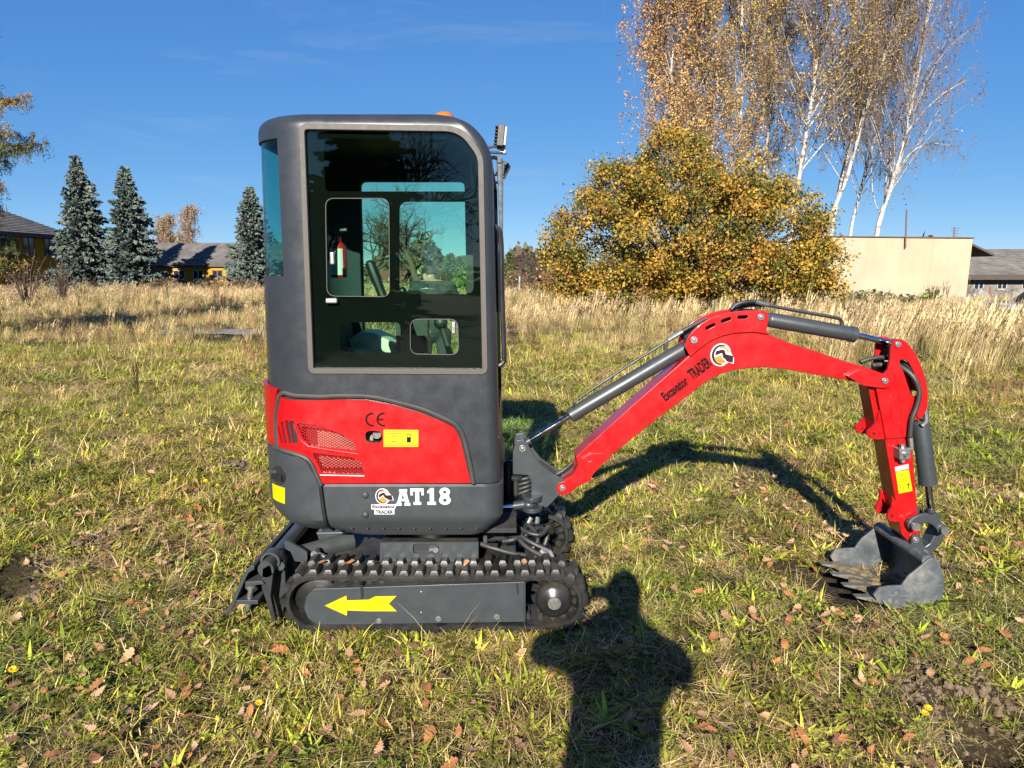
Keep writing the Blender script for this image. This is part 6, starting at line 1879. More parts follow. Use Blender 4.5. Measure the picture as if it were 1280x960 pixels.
ells = [(850, 290, 118, 95, 0), (748, 305, 68, 66, -.4), (960, 300, 74, 80, -.3), (838, 215, 62, 55, .3), (928, 245, 62, 56, .2), (1010, 335, 36, 44, -.2), (716, 338, 40, 40, -.6), (780, 240, 50, 40, 0), (1022, 290, 14, 20, 0), (900, 345, 120, 38, -.8), (1000, 362, 45, 26, -.4), (790, 362, 100, 24, -.6)]
def bush_cols(r, i, n, C):
    pal = np.array([(.47, .295, .038), (.40, .27, .04), (.25, .22, .038), (.125, .13, .024), (.48, .265, .04), (.34, .155, .038), (.075, .085, .018)])
    base = r.choice(len(pal), n, p=[.22, .18, .15, .15, .14, .08, .08]); own = r.choice(len(pal), len(i), p=[.22, .18, .15, .15, .14, .08, .08])
    c = np.where((r.rand(len(i)) < .72)[:, None], pal[base[i]], pal[own])
    return c * (.7 + .55 * r.rand(len(i)))[:, None]
cs, C, cc = crown_from(ells, YBU, r, 640, 140, .22, bush_cols, .13, None, .45)
V, Q_, c = leaf_quads(C, .092, r, cc, elong=1.25)
foot = np.array(P(862, 392, YBU)); foot[2] = ground_of(foot[0], YBU)
T = Tubes()
for k in range(7):
    a = foot + np.array([.22 * cos(k), .2 * sin(k), 0]); T.add(np.array(spline([a, a + np.array([.3 * cos(k), .3 * sin(k), 1.2]), a + np.array([.9 * cos(k), .9 * sin(k), 2.8])], 6)), .09, .04, 7)
for q in cs[::4]:
    mid = foot + (q - foot) * .45 + np.array([0, 0, .6]); T.add(np.array(spline([foot + np.array([0, 0, .4]), mid, q], 4)), .045, .008, 4)
bt = empty("round_bush", Vector(foot), "large round bush with yellow and green leaves in front of the birches", "bush")
tm = T.mesh("trunk", bark); tm.transform(Matrix.Translation(-Vector(foot)))
tree_parts(bt, tm, np_mesh("crown", V - foot, Q_, fol, c), Vector(foot))

# ---- blue spruces
def spruce_mesh(seed, H, R, cols, n_lev=42, per=9, clump=.17, drp=.42, top_p=.85):
    r = np.random.RandomState(seed); C = []; col = []; D = []; T = Tubes()
    T.add(np.array([(0, 0, -.2), (0, 0, H * .5), (0, 0, H * .98)]), .16, .02, 7)
    for i in range(n_lev):
        f = i / n_lev; z = H * (.03 + .965 * f); l0 = R * (1 - f) ** top_p * (.9 if f > .06 else .75) + .10
        for k in range(per):
            az = 6.28 * (k + r.rand() * .8) / per + i * 1.3; l = l0 * (.52 + .66 * r.rand() ** 1.2) * (1 + .16 * sin(3 * az + seed + z)); m = max(2, int(l / .13))
            pts = []
            for j in range(m + 1):
                t = j / m; pts.append((cos(az) * l * t, sin(az) * l * t, z - drp * l * t + .22 * l * t * t + .04 * r.randn()))
            pts = np.array(pts)
            if l > .8: T.add(pts, .022, .008, 3)
            tone = np.array(cols[r.randint(len(cols))]) * (.8 + .4 * r.rand())
            for j in range(1, m + 1):
                wd = .10 + .22 * l * (1 - j / m) + .05
                for q in range(3):
                    off = (r.rand() - .5) * 2 * wd; p = pts[j] + np.array([-sin(az) * off, cos(az) * off, .05 * r.randn() - .10 * abs(off)])
                    C.append(p); col.append(tone * (.8 + .45 * r.rand())); D.append((cos(az) + r.randn() * .5, sin(az) + r.randn() * .5, -.15 + .5 * r.randn()))
    C = np.array(C); col = np.array(col); D = np.array(D); D /= np.linalg.norm(D, axis=1)[:, None]
    n = len(C); s = clump * (.7 + .6 * r.rand(n))[:, None]
    b_ = np.cross(D, r.randn(n, 3)); b_ /= np.linalg.norm(b_, axis=1)[:, None]; c2 = np.cross(D, b_)
    V = []; 
    for w in (b_, c2):
        V.append(np.stack([C - D * s * .6, C + w * s * .38, C + D * s * .8, C - w * s * .38], 1))
    V = np.concatenate(V).reshape(-1, 3); return T, V, np.arange(len(V)).reshape(-1, 4), np.concatenate([col, col])
BLU = [(0.127, 0.164, 0.146), (0.102, 0.14, 0.121), (0.155, 0.186, 0.161), (0.0775, 0.105, 0.0868), (0.136, 0.155, 0.124)]
def conifer(name, px, ytop, Y, wpx, seed, label, cols, group=None, cat="spruce", **kw):
    x = P(px, 340, Y).x; g = ground_of(x, Y); H_ = P(px, ytop, Y).z - g; R_ = wpx / 2 / FPX * Y
    T, V, Q_, c = spruce_mesh(seed, H_, R_, cols, **kw)
    root = empty(name, (x, Y, g), label, cat, group)
    tree_parts(root, T.mesh("trunk", bark), np_mesh("crown", V, Q_, nee, c), Vector((x, Y, g)))
conifer("blue_spruce", 108, 192, 52, 98, 31, "tallest blue spruce, left of the pair before the yellow buildings", BLU, "blue spruces on the meadow edge", clump=.22)
conifer("blue_spruce", 167, 206, 52.5, 104, 32, "second blue spruce, right of the pair before the yellow buildings", BLU, "blue spruces on the meadow edge", clump=.22)
conifer("blue_spruce", 318, 232, 54, 80, 33, "blue spruce standing just left of the machine's cab", BLU, "blue spruces on the meadow edge", clump=.22, top_p=.75)
GRN = [(0.0806, 0.105, 0.031), (0.062, 0.0868, 0.0248), (0.105, 0.118, 0.0372)]
conifer("green_spruce", 637, 316, 75, 26, 34, "small distant dark green spruce right of the cab's grab rail", GRN, None, n_lev=30, clump=.3)
conifer("green_spruce", 622, 326, 72, 22, 36, "small distant green spruce touching the cab's front edge", GRN, None, n_lev=30, clump=.3)
GR2 = [(0.106, 0.158, 0.0396), (0.0792, 0.125, 0.033), (0.132, 0.178, 0.0528)]
conifer("green_spruce", 563, 318, 58, 36, 35, "dark green conifer beyond the cab, seen through the right pane", GRN, None, n_lev=34, clump=.3)
conifer("green_spruce", 584, 335, 46, 46, 37, "bright green bushy conifer seen through the right pane edge", GR2, None, n_lev=34, clump=.28, top_p=.5)
# larch reaching into the frame at the left edge
def larch():
    r = np.random.RandomState(9); Y = 17.0; x0 = P(-62, 340, Y).x; g = ground_of(x0, Y); T = Tubes(); T.add(np.array([(0, 0, -.2), (.05, 0, 8), (0, 0, 15)]), .20, .03, 9)
    C = []; col = []
    pal = [(.22, .18, .04), (.15, .145, .04), (.09, .11, .036), (.27, .175, .045), (.07, .09, .03)]
    H_ = 15.0
    lv = [(z, None) for z in np.concatenate([np.arange(2.0, 4.6, .15), np.arange(4.6, 14.6, .24)])]
    for z, _ in lv:
        for k in range(5):
            az = r.rand() * 6.28; f = z / H_; l = (2.15 * (1 - f) ** .6 + .35) * (.6 + .55 * r.rand()); m = max(3, int(l / .10)); dr = .30 + .3 * r.rand()
            if f < .30 and cos(az) > 0: l *= .60
            pts = np.array([(cos(az) * l * t, sin(az) * l * t, z - dr * l * t + .35 * l * t * t + .03 * r.randn()) for t in np.linspace(0, 1, m)])
            T.add(pts, .025, .006, 4); tone = np.array(pal[r.randint(len(pal))])
            for p in pts[1:]:
                for q in range(4):
                    o = r.randn(3) * np.array([.10, .10, .05]); hang = r.rand() * .35
                    T.add(np.array([p, p + o * .6 + [0, 0, -.4 * hang], p + o + [0, 0, -hang]]), .006, .003, 3)
                    for w in range(13): C.append(p + o * r.rand() * 1.2 + np.array([0, 0, -hang * r.rand()]) + r.randn(3) * .025); col.append(tone * (.7 + .6 * r.rand()))
    V, Q_, c = leaf_quads(np.array(C), .060, r, np.array(col), elong=2.6, wide=.13)
    root = empty("larch_tree", (x0, Y, g), "larch with drooping olive and orange branches at the left edge", "larch")
    tree_parts(root, T.mesh("trunk", bark), np_mesh("crown", V, Q_, nee, c), Vector((x0, Y, g)))
larch()
# bare oak behind the cab; its like stand behind the photographer and mirror in the side window
def bare_tree_mesh(seed, H_, spread_):
    r = np.random.RandomState(seed); T = Tubes(); col = (.11, .083, .06)
    def grow(p, d, L_, rad, lev):
        m = 5; pts = [p]; dv = d / np.linalg.norm(d)
        for i in range(m):
            dv = dv + r.randn(3) * .16 + np.array([0, 0, .05]); dv /= np.linalg.norm(dv); pts.append(pts[-1] + dv * L_ / m)
        pts = np.array(pts); T.add(pts, rad, rad * .55, 6 if lev < 2 else 3, col)
        if lev >= 5: return
        nb = [6, 4, 4, 3, 3][lev]
        for k in range(nb):
            q = .35 + .65 * (k + r.rand()) / nb; i = min(m - 1, int(q * m)); s = pts[i] + (pts[i + 1] - pts[i]) * (q * m - i)
            e = (pts[i + 1] - pts[i]); e /= np.linalg.norm(e); o = r.randn(3); o -= e * o.dot(e); o /= np.linalg.norm(o)
            grow(s, e * .75 + o * spread_ * (.6 + .5 * r.rand()), L_ * (.55 + .2 * r.rand()), rad * .5, lev + 1)
    grow(np.array([0, 0, -.1]), np.array([0., 0, 1]), H_ * .42, H_ * .030, 0)
    return T.mesh("crown", twg)
def bare_tree(px, Y, H_, seed, label, spread_=1.0, x=None):
    x = P(px, 340, Y).x if x is None else x; g = ground_of(x, Y)
    me = bare_tree_mesh(seed, H_, spread_); root = empty("bare_tree", (x, Y, g), label, "tree")
    ob = bpy.data.objects.new("branches", me); link(ob, root, Vector((x, Y, g))); ob["kind"] = "stuff"
    tk = Tubes(); tk.add(np.array([(0, 0, -.2), (0, 0, 1.2)]), H_ * .036, H_ * .031, 9); ob = bpy.data.objects.new("trunk", tk.mesh("trunk", bark)); link(ob, root, Vector((x, Y, g)))
bare_tree(521, 46, 9.0, 41, "bare spreading oak seen through the cab's right pane", 1.1)
bare_tree(462, 62, 9.5, 42, "bare grey tree seen through the cab's left pane", 1.0)
bare_tree(657, 60, 4.2, 43, "low bare grey brown thicket tree left of the round bush", 1.3)
bare_tree(672, 64, 4.4, 44, "low bare brown thicket tree touching the round bush", 1.3)
bare_tree(646, 85, 5.4, 45, "pale bare distant tree right of the small dark spruce", .9)
# trees and a house behind the photographer, seen only in the glass
bare_tree(0, -34, 13, 46, "bare tree behind the photographer mirrored in the top left of the window", 1.0, x=-17.5)
bare_tree(0, -30, 12, 47, "bare tree behind the photographer mirrored along the window's right side", 1.0, x=-5.0)
def back_conifer(x, Y, H_, R_, seed, label):
    T, V, Q_, c = spruce_mesh(seed, H_, R_, GRN, n_lev=40, clump=.3, top_p=.6); g = ground_of(x, Y); root = empty("green_spruce", (x, Y, g), label, "spruce")
    tree_parts(root, T.mesh("trunk", bark), np_mesh("crown", V, Q_, nee, c), Vector((x, Y, g)))
back_conifer(-8.6, -36, 15, 4.2, 51, "broad dark conifer behind the photographer mirrored in the window's top right")
back_conifer(-13.0, -46, 8.5, 6.0, 52, "low dark conifer behind the photographer mirrored in the middle of the window")
back_conifer(-21.0, -44, 9.0, 6.0, 53, "low dark conifer behind the photographer mirrored at the window's left")
back_conifer(2.0, -48, 9.5, 7.0, 54, "wide dark conifer behind the photographer to the right")

# low shrubs along the far edge
def shrub(px, py, Y, wpx, hpx, seed, label, pal, n=700, lsz=.12, name="shrub", twig=(.13, .09, .065)):
    r = np.random.RandomState(seed); c0 = np.array(P(px, py, Y)); x = c0[0]; g = ground_of(x, Y); rx = wpx / 2 / FPX * Y; h = max(.5, P(px, py - hpx, Y).z - g)
    T = Tubes()
    for k in range(40):
        az = r.rand() * 6.28; q = rx * (r.rand() ** .5); hh = h * (.5 + .5 * r.rand())
        T.add(np.array([(.1 * cos(az), .1 * sin(az), 0), (q * .5 * cos(az), q * .5 * sin(az), hh * .6), (q * cos(az), q * sin(az), hh)]), .02, .005, 3, np.array(twig) * (.7 + .6 * r.rand()))
    a = r.rand(n) * 6.28; q = rx * np.sqrt(r.rand(n)); z = h * (.15 + .85 * r.rand(n)) * (1 - .55 * (q / rx) ** 2)
    C = np.stack([q * np.cos(a), q * np.sin(a), z], -1); col = np.array(pal)[r.randint(0, len(pal), n)] * (.7 + .6 * r.rand(n))[:, None]
    V, Q_, c = leaf_quads(C, lsz, r, col)
    root = empty(name, (x, Y, g), label, "shrub")
    tree_parts(root, T.mesh("trunk", twg), np_mesh("crown", V, Q_, fol, c), Vector((x, Y, g)))
DR = [(0.158, 0.099, 0.0594), (0.211, 0.145, 0.0858), (0.119, 0.0792, 0.0462)]; OL = [(0.132, 0.145, 0.0462), (0.185, 0.178, 0.0594), (0.099, 0.119, 0.033)]
shrub(262, 354, 50, 60, 9, 61, "dark dry brown weeds in front of the long yellow building", [(0.0792, 0.0594, 0.0396), (0.112, 0.0792, 0.0528), (0.145, 0.099, 0.0594)], 900)
shrub(305, 355, 49, 50, 9, 62, "brown dry weeds left of the cab below the third spruce", DR, 800)
shrub(205, 355, 49, 46, 10, 63, "brown weeds at the foot of the second spruce", DR, 700)
shrub(30, 344, 33, 60, 34, 64, "tall pinkish dry weeds in front of the two storey building", [(0.238, 0.165, 0.119), (0.198, 0.132, 0.0924), (0.277, 0.198, 0.145)], 700, .06)
shrub(75, 347, 36, 36, 26, 65, "grey pink dry seed heads left of the tallest spruce", [(0.251, 0.191, 0.145), (0.211, 0.158, 0.125)], 450, .06)
shrub(628, 356, 58, 36, 34, 66, "green shrub behind the grab rail", OL, 900)
shrub(645, 362, 52, 50, 26, 67, "reddish brown shrub between the cab and the round bush", [(0.224, 0.132, 0.0792), (0.185, 0.112, 0.066), (0.264, 0.178, 0.106)], 900)
shrub(682, 366, 40, 40, 16, 68, "olive weeds at the left foot of the round bush", OL, 500)
shrub(1085, 378, 31, 90, 16, 69, "olive bramble strip at the foot of the beige wall's left half", OL + [(.17, .15, .06)], 1100, .11)
shrub(1135, 380, 31.5, 60, 12, 70, "low green bramble at the middle foot of the beige wall", OL, 600, .11)
shrub(1165, 366, 33, 22, 12, 71, "young green shoots against the beige wall", [(0.145, 0.198, 0.0396), (0.198, 0.238, 0.0528)], 70, .16)
# far wood that closes the horizon
r = np.random.RandomState(8); n = 26000
a = (r.rand(n) - .5) * 2.2; d = 150 + 60 * r.rand(n); hgt = 5 + 3.0 * np.sin(a * 40) + 2 * np.sin(a * 97 + 1); z = r.rand(n) ** .8 * hgt
X_ = d * np.sin(a); Y_ = d * np.cos(a)
C = np.stack([X_, Y_, gz(X_, Y_) + z], -1); pal = np.array([(0.132, 0.106, 0.066), (0.172, 0.132, 0.0792), (0.099, 0.106, 0.0528), (0.198, 0.132, 0.0792)])
V, Q_, c = leaf_quads(C, 1.3, r, pal[r.randint(0, 4, n)] * (.7 + .5 * r.rand(n))[:, None])
fw = bpy.data.objects.new("far_woods", np_mesh("far_woods", V, Q_, fol, c)); link(fw); tag(fw, "far off brown autumn wood along the horizon", kind="stuff")

# ================================================================== BUILDINGS
def stucco(name, c, v=.10, sc=3.0): return simple(name, c, .9, vary=v, scale=sc, bump=.3, bscale=25, spec=.2)
yel = stucco("ochre_plaster", (.46, .235, .018)); bei = stucco("beige_plaster", (.42, .345, .235), .09, .7)
nt = bei.node_tree; L = nt.links; b = nt.nodes["Principled BSDF"]; src = b.inputs["Base Color"].links[0].from_socket
geo = N(nt, "ShaderNodeNewGeometry"); mp = N(nt, "ShaderNodeMapping"); mp.inputs["Scale"].default_value = (2.2, 2.2, .22); L.new(geo.outputs["Position"], mp.inputs["Vector"])
n1 = N(nt, "ShaderNodeTexNoise", Scale=1.6, Detail=8.0, Roughness=.7); L.new(mp.outputs[0], n1.inputs["Vector"]); r_ = ramp(nt, n1.outputs["Fac"], [(.50, (0, 0, 0)), (.80, (.45, .45, .45))])
mx = N(nt, "ShaderNodeMixRGB"); mx.inputs["Color2"].default_value = (.20, .165, .115, 1); L.new(r_.outputs["Color"], mx.inputs["Fac"]); L.new(src, mx.inputs["Color1"]); L.new(mx.outputs["Color"], b.inputs["Base Color"]); gre = stucco("grey_plaster", (.20, .175, .155), .15, 2)
pink = stucco("pale_pink_plaster", (.36, .25, .195)); cream = stucco("pale_yellow_plaster", (.44, .40, .19))
plinth = stucco("weathered_concrete", (.27, .235, .185), .35, 2.5)
def roofmat(name, c0, c1, sx=3.0):
    m, nt, b = newmat(name); L = nt.links
    geo = N(nt, "ShaderNodeNewGeometry"); n1 = N(nt, "ShaderNodeTexNoise", Scale=1.1, Detail=8.0, Roughness=.72); L.new(geo.outputs["Position"], n1.inputs["Vector"])
    r_ = ramp(nt, n1.outputs["Fac"], [(.34, c0), (.66, c1)]); L.new(r_.outputs["Color"], b.inputs["Base Color"]); b.inputs["Roughness"].default_value = .9
    return m
slate = roofmat("weathered_roofing", (0.0615, 0.0549, 0.0476), (0.143, 0.129, 0.115)); slate2 = roofmat("old_shingles", (0.0697, 0.0615, 0.0492), (0.172, 0.156, 0.133)); rtile = roofmat("red_tiles", (0.148, 0.0492, 0.0295), (0.205, 0.082, 0.0492))
wood_d = simple("dark_wood", (.06, .045, .035), .7, vary=.3); pane = simple("dark_window_pane", (.02, .024, .03), .08, spec=.6); wfr = simple("grey_window_frame", (.34, .345, .335), .6, vary=.1); bwin = simple("faded_red_shutter", (.22, .10, .075), .7, vary=.2)
def place(root_loc, rz): return Matrix.Translation(Vector(root_loc)) @ Matrix.Rotation(rz, 4, 'Z')
def part(root, name, mb, mat, loc, rz=0, parent=None, **kw):
    o = mb.build(name, mat, None, loc=Vector((0, 0, 0)), **kw)
    o.data.transform(Matrix.Rotation(rz, 4, 'Z')); o.parent = parent or root; o.location = (0, 0, 0)
    return o
def window_(root, x, z, w, h, loc, rz, mats=None, name="window", yo=0.0):
    """frame with sill in the wall plane y = 0, pane set back"""
    f = MB(); t = .07
    for a, b_, c, d in ((x - w / 2, x - w / 2 + t, z, z + h), (x + w / 2 - t, x + w / 2, z, z + h), (x - w / 2, x + w / 2, z, z + t), (x - w / 2, x + w / 2, z + h - t, z + h), (x - t / 2, x + t / 2, z + t, z + h - t)):
        f.box(a, b_, yo - .03, yo + .06, c, d)
    o = part(root, name, f, (mats or wfr), loc, rz)
    part(root, "pane", MB().box(x - w / 2 + .01, x + w / 2 - .01, yo - .012, yo + .03, z + .01, z + h - .01), pane, loc, rz, parent=o)
    part(root, "sill", MB().box(x - w / 2 - .06, x + w / 2 + .06, yo - .10, yo + .02, z - .07, z - .002), plinth, loc, rz, parent=o)
def roof_courses(mb, x0, x1, ye, ze, yr, zr, n, hip0=0.0, hip1=0.0):
    """roof slope in overlapping courses, eave (ye, ze) to ridge (yr, zr)"""
    for k in range(n):
        t0, t1 = k / n, (k + 1.15) / n
        lift = .05
        a0, a1 = x0 + hip0 * t0, x1 - hip1 * t0; b0, b1 = x0 + hip0 * min(1, t1), x1 - hip1 * min(1, t1)
        y0, z0 = ye + (yr - ye) * t0, ze + (zr - ze) * t0 + lift; y1, z1 = ye + (yr - ye) * min(t1, 1), ze + (zr - ze) * min(t1, 1)
        mb.add([(a0, y0, z0), (a1, y0, z0), (b1, y1, z1), (b0, y1, z1), (a0, y0, z0 - .05), (a1, y0, z0 - .05)], [(0, 1, 2, 3), (4, 5, 1, 0)])
# long low ochre building
Yb_ = 60.0; xa, xb = P(176, 340, Yb_).x, P(382, 340, Yb_).x; ze = P(250, 331, Yb_).z; zr = P(250, 303.5, Yb_ + 4).z; zg = -.4
loc = (xa, Yb_, zg); W_ = xb - xa
lb = empty("long_building", loc, "long low ochre building with a weathered grey roof behind the spruces", "building")
part(lb, "wall", MB().prism([(0, 0), (W_, 0), (W_, ze - zg), (0, ze - zg)], 0, .35), yel, loc)
part(lb, "gable_wall", MB().box(W_ - .3, W_ - .001, .352, 8, 0, ze - zg), yel, loc); part(lb, "gable_wall", MB().box(.001, .3, .352, 8, 0, ze - zg), yel, loc)
mb = MB(); roof_courses(mb, -.4, W_ + .4, -.22, ze - zg - .05, 4.0, zr - zg, 16); part(lb, "roof", mb, slate, loc, smooth=False, recalc=False)
mb = MB(); roof_courses(mb, -.4, W_ + .4, 8.5, ze - zg - .12, 4.0, zr - zg, 16); part(lb, "roof", mb, slate, loc, smooth=False, recalc=False)
part(lb, "fascia", MB().box(-.4, W_ + .4, -.24, -.19, ze - zg - .17, ze - zg - .05), wood_d, loc)
for px, w, h, mt in ((200, 1.5, .85, bwin), (224, 1.0, .8, wfr), (248, .9, .75, wfr), (272, .9, .7, bwin), (294, 1.5, .8, bwin), (344, 1.0, .8, wfr), (366, 1.0, .8, wfr)):
    x = P(px, 345, Yb_).x - xa; z = P(px, 345, Yb_).z - zg + (.85 - h); window_(lb, x, z - .35, w, h, loc, 0, mt)
# two storey ochre building at the left, its long side turned away from the sun
rz = radians(84); Yc = 58.0; p0 = P(87, 340, Yc); loc = (p0.x, Yc, 0.0)   # local +x runs away from the camera along the wall, wall plane y = 0 faces right
Ln = 9.0; ez = P(82, 294, Yc).z; rzd = P(30, 256, Yc).z
ts = empty("two_storey_building", loc, "two storey ochre house with a grey hipped roof at the left edge", "building")
def tp(name, mb, mat, **kw): return part(ts, name, mb, mat, loc, -rz + pi / 2 - radians(84) + radians(84) if False else -radians(96) + radians(180), **kw)
RZ2 = radians(84)
# wall from the corner toward the camera: local x from -Ln to 0
part(ts, "wall", MB().box(-Ln, 0, 0, .35, -.6, ez), yel, loc, RZ2)
part(ts, "end_wall", MB().box(-.35, -.001, .352, 8, -.6, ez), yel, loc, RZ2)
mb = MB(); roof_courses(mb, -Ln - 1, .5, -.5, ez - .1, 4.2, rzd, 18, 0, 4.2); part(ts, "roof", mb, slate, loc, RZ2, smooth=False, recalc=False)
mb = MB(); mb.add([(.5, -.5, ez - .1), (.5, 8.9, ez - .1), (.5 - 4.2, 4.2, rzd)], [(0, 1, 2)]); part(ts, "roof", mb, slate, loc, RZ2, smooth=False, recalc=False)
part(ts, "fascia", MB().box(-Ln - 1, .5, -.53, -.48, ez - .36, ez - .10), wood_d, loc, RZ2)
for i in range(4):
    window_(ts, -1.9 - 2.1 * i, 2.9, 1.15, 1.3, loc, RZ2, wood_d); window_(ts, -1.9 - 2.1 * i, .1, 1.15, 1.0, loc, RZ2, wood_d)
# beige wall building at the right
Yw = 34.0; xa, xb = P(1033, 338, Yw).x, P(1211, 338, Yw).x; zt = P(1120, 297, Yw).z; loc = (xa, Yw, 0)
bw = empty("beige_building", loc, "flat roofed beige building with a blank plastered wall facing the meadow", "building")
W_ = xb - xa; zgw = -.3
part(bw, "wall", MB().prism([(0, .42), (W_, .42), (W_ + .04, zt - .04), (0, zt + .03)], 0, .4), bei, loc)
part(bw, "side_wall", MB().box(W_ - .4, W_ - .002, .402, 7, zgw, zt - .08), bei, loc); part(bw, "side_wall", MB().box(.002, .4, .402, 7, zgw, zt - .08), bei, loc); part(bw, "side_wall", MB().box(.402, W_ - .402, 6.6, 6.99, zgw, zt - .08), bei, loc)
part(bw, "plinth", MB().box(-.02, W_ + .02, -.035, .38, zgw, .418), plinth, loc)
mb = MB(); mb.add([(-.08, -.07, zt + .035), (W_ + .1, -.07, zt - .035), (W_ + .1, 7.1, zt - .035), (-.08, 7.1, zt + .035), (-.08, -.07, zt + .085), (W_ + .1, -.07, zt + .015), (W_ + .1, 7.1, zt + .015), (-.08, 7.1, zt + .085)], [(0, 1, 5, 4), (1, 2, 6, 5), (2, 3, 7, 6), (3, 0, 4, 7), (4, 5, 6, 7), (3, 2, 1, 0)])
part(bw, "roof", mb, simple("rusty_sheet_metal", (.12, .072, .048), .7, vary=.4, scale=4), loc)
q = P(1131, 310, Yw - .06); q2 = P(1132.5, 262, Yw - .06)
rst = simple("rusty_iron", (.14, .07, .05), .8, vary=.3, scale=8)
pl = MB().cyl((q.x, q.y - .05, q.z), (q2.x, q2.y - .05, q2.z), .035, 8).build("iron_pole", rst); tag(pl, "thin rusty iron pole fixed to the top of the beige wall", "pole")
q = P(1193, 298, Yw + 3); q2 = P(1193, 284, Yw + 3)
mb = MB(); mb.cyl((q.x, q.y, q.z - .5), q2, .025, 6)
for k in range(4): z = q2.z - .05 - .13 * k; mb.cyl((q.x - .22 + .03 * k, q.y, z), (q.x + .22 - .03 * k, q.y, z), .014, 5)
tag(mb.build("roof_antenna", rst), "small roof aerial standing on the beige building", "antenna")
# grey house farther right with an old shingle roof
Yg = 50.0; xa, xb = P(1204, 340, Yg).x, P(1420, 340, Yg).x; ze = P(1240, 342, Yg).z; zr = P(1250, 311.5, Yg + 5).z; zg = -1.2; loc = (xa, Yg, zg); W_ = xb - xa
gh = empty("grey_house", loc, "low grey house with an old shingle roof at the right edge", "building")
part(gh, "wall", MB().box(0, W_, 0, .35, 0, ze - zg), gre, loc); part(gh, "gable_wall", MB().box(.001, .3, .352, 9, 0, ze - zg), gre, loc); part(gh, "gable_wall", MB().box(W_ - .3, W_ - .001, .352, 9, 0, ze - zg), gre, loc)
mb = MB(); roof_courses(mb, -1.2, W_ + .4, -.7, ze - zg - .05, 5.0, zr - zg, 14); part(gh, "roof", mb, slate2, loc, smooth=False, recalc=False)
mb = MB(); roof_courses(mb, -1.2, W_ + .4, 10.7, ze - zg - .05, 5.0, zr - zg, 14); part(gh, "roof", mb, slate2, loc, smooth=False, recalc=False)
part(gh, "eave_board", MB().box(-1.2, W_ + .4, -.74, -.68, ze - zg - .42, ze - zg - .05), wood_d, loc)
for px in (1223, 1252, 1283, 1312): x = P(px, 360, Yg).x - xa; window_(gh, x, P(px, 362, Yg).z - zg, .72, .75, loc, 0, wfr)
q = P(1238, 365, Yg); part(gh, "shutter", MB().box(q.x - xa - .1, q.x - xa + .1, -.06, -.004, q.z - zg - .2, q.z - zg + .35), bwin, loc)
# dark lean-to roof edge between the two
q0 = P(1214, 305, 45); q1 = P(1243, 317.5, 45)
mb = MB()
mb.add([(q0.x - .6, 45, q0.z + .35), (q1.x, 45, q1.z), (q1.x, 48, q1.z), (q0.x - .6, 48, q0.z + .35), (q0.x - .6, 45, q0.z + .23), (q1.x, 45, q1.z - .14), (q1.x, 48, q1.z - .14), (q0.x - .6, 48, q0.z + .23)], [(0, 1, 2, 3), (4, 7, 6, 5), (0, 4, 5, 1), (1, 5, 6, 2), (2, 6, 7, 3), (3, 7, 4, 0)])
sh_ = empty("dark_shed", (q0.x - 2, 45, -1), "dark shed with a sloping roof between the beige building and the grey house", "shed")
o = mb.build("roof", wood_d, sh_); MB().box(q0.x - 1.6, q0.x - .1, 45.2, 47.8, -1, q0.z - .1).build("wall", gre, sh_)
# tarpaulin heap
def tarp(px0, px1, ytop, Y, seed, label):
    x0, x1 = P(px0, 370, Y).x, P(px1, 370, Y).x; nu, nv = 40, 14; v = []; f = []
    zt_ = P(px0, ytop, Y).z; g = ground_of((x0 + x1) / 2, Y) - .05
    for j in range(nv + 1):
        for i in range(nu + 1):
            u, w = i / nu, j / nv; env = (sin(pi * u) ** .35) * (sin(pi * w) ** .5)
            z = g + (zt_ - g) * env * (.78 + .16 * sin(u * 9 + seed) + .10 * sin(u * 23 + w * 7 + seed)) + .05 * sin(u * 61 + w * 19)
            v.append((x0 + (x1 - x0) * u, Y + 2.2 * w, max(z, g)))
    for j in range(nv):
        for i in range(nu): a = j * (nu + 1) + i; f.append((a, a + 1, a + nu + 2, a + nu + 1))
    o = MB().add(v, f).build("tarpaulin", simple("grey_tarpaulin", (.28, .265, .23), .55, vary=.2, scale=3), recalc=False, sharp=60); tag(o, label, "tarpaulin")
tarp(1206, 1250, 361, 43, 1, "grey tarpaulin sagging over a heap next to the beige wall"); tarp(1240, 1330, 361, 44, 3, "grey tarpaulin over a heap below the grey house's second window")
q = P(1262, 397, 24); 
wb_ = empty("white_car", (P(1300, 395, 24).x, 24, ground_of(16, 24)), "white car mostly beyond the right edge behind the tall grass", "car")
cx_ = P(1263, 392, 24).x; zc = P(1263, 380, 24).z; gz0 = ground_of(cx_, 24)
carp = simple("white_car_paint", (.55, .55, .57), .25, coat=.6, vary=.02)
MB().prism(round_poly([(cx_, gz0 + .2), (cx_ + 4.0, gz0 + .2), (cx_ + 4.0, zc - .1), (cx_ + 3.8, zc), (cx_ + .15, zc), (cx_, zc - .16)], .12, 4), 24, 25.65).build("body", carp, wb_, bevel=.05)
MB().prism(round_poly([(cx_ + .9, zc + .001), (cx_ + 3.6, zc + .001), (cx_ + 3.0, zc + .5), (cx_ + 1.6, zc + .5)], .12, 4), 24.12, 25.5).build("cabin", pane, wb_, bevel=.04)
for xx in (cx_ + .75, cx_ + 3.2):
    for yy in (24.02, 25.45): MB().cyl((xx, yy, gz0 + .3), (xx, yy + .18, gz0 + .3), .3, 20).build("wheel", M['rubber'], wb_)
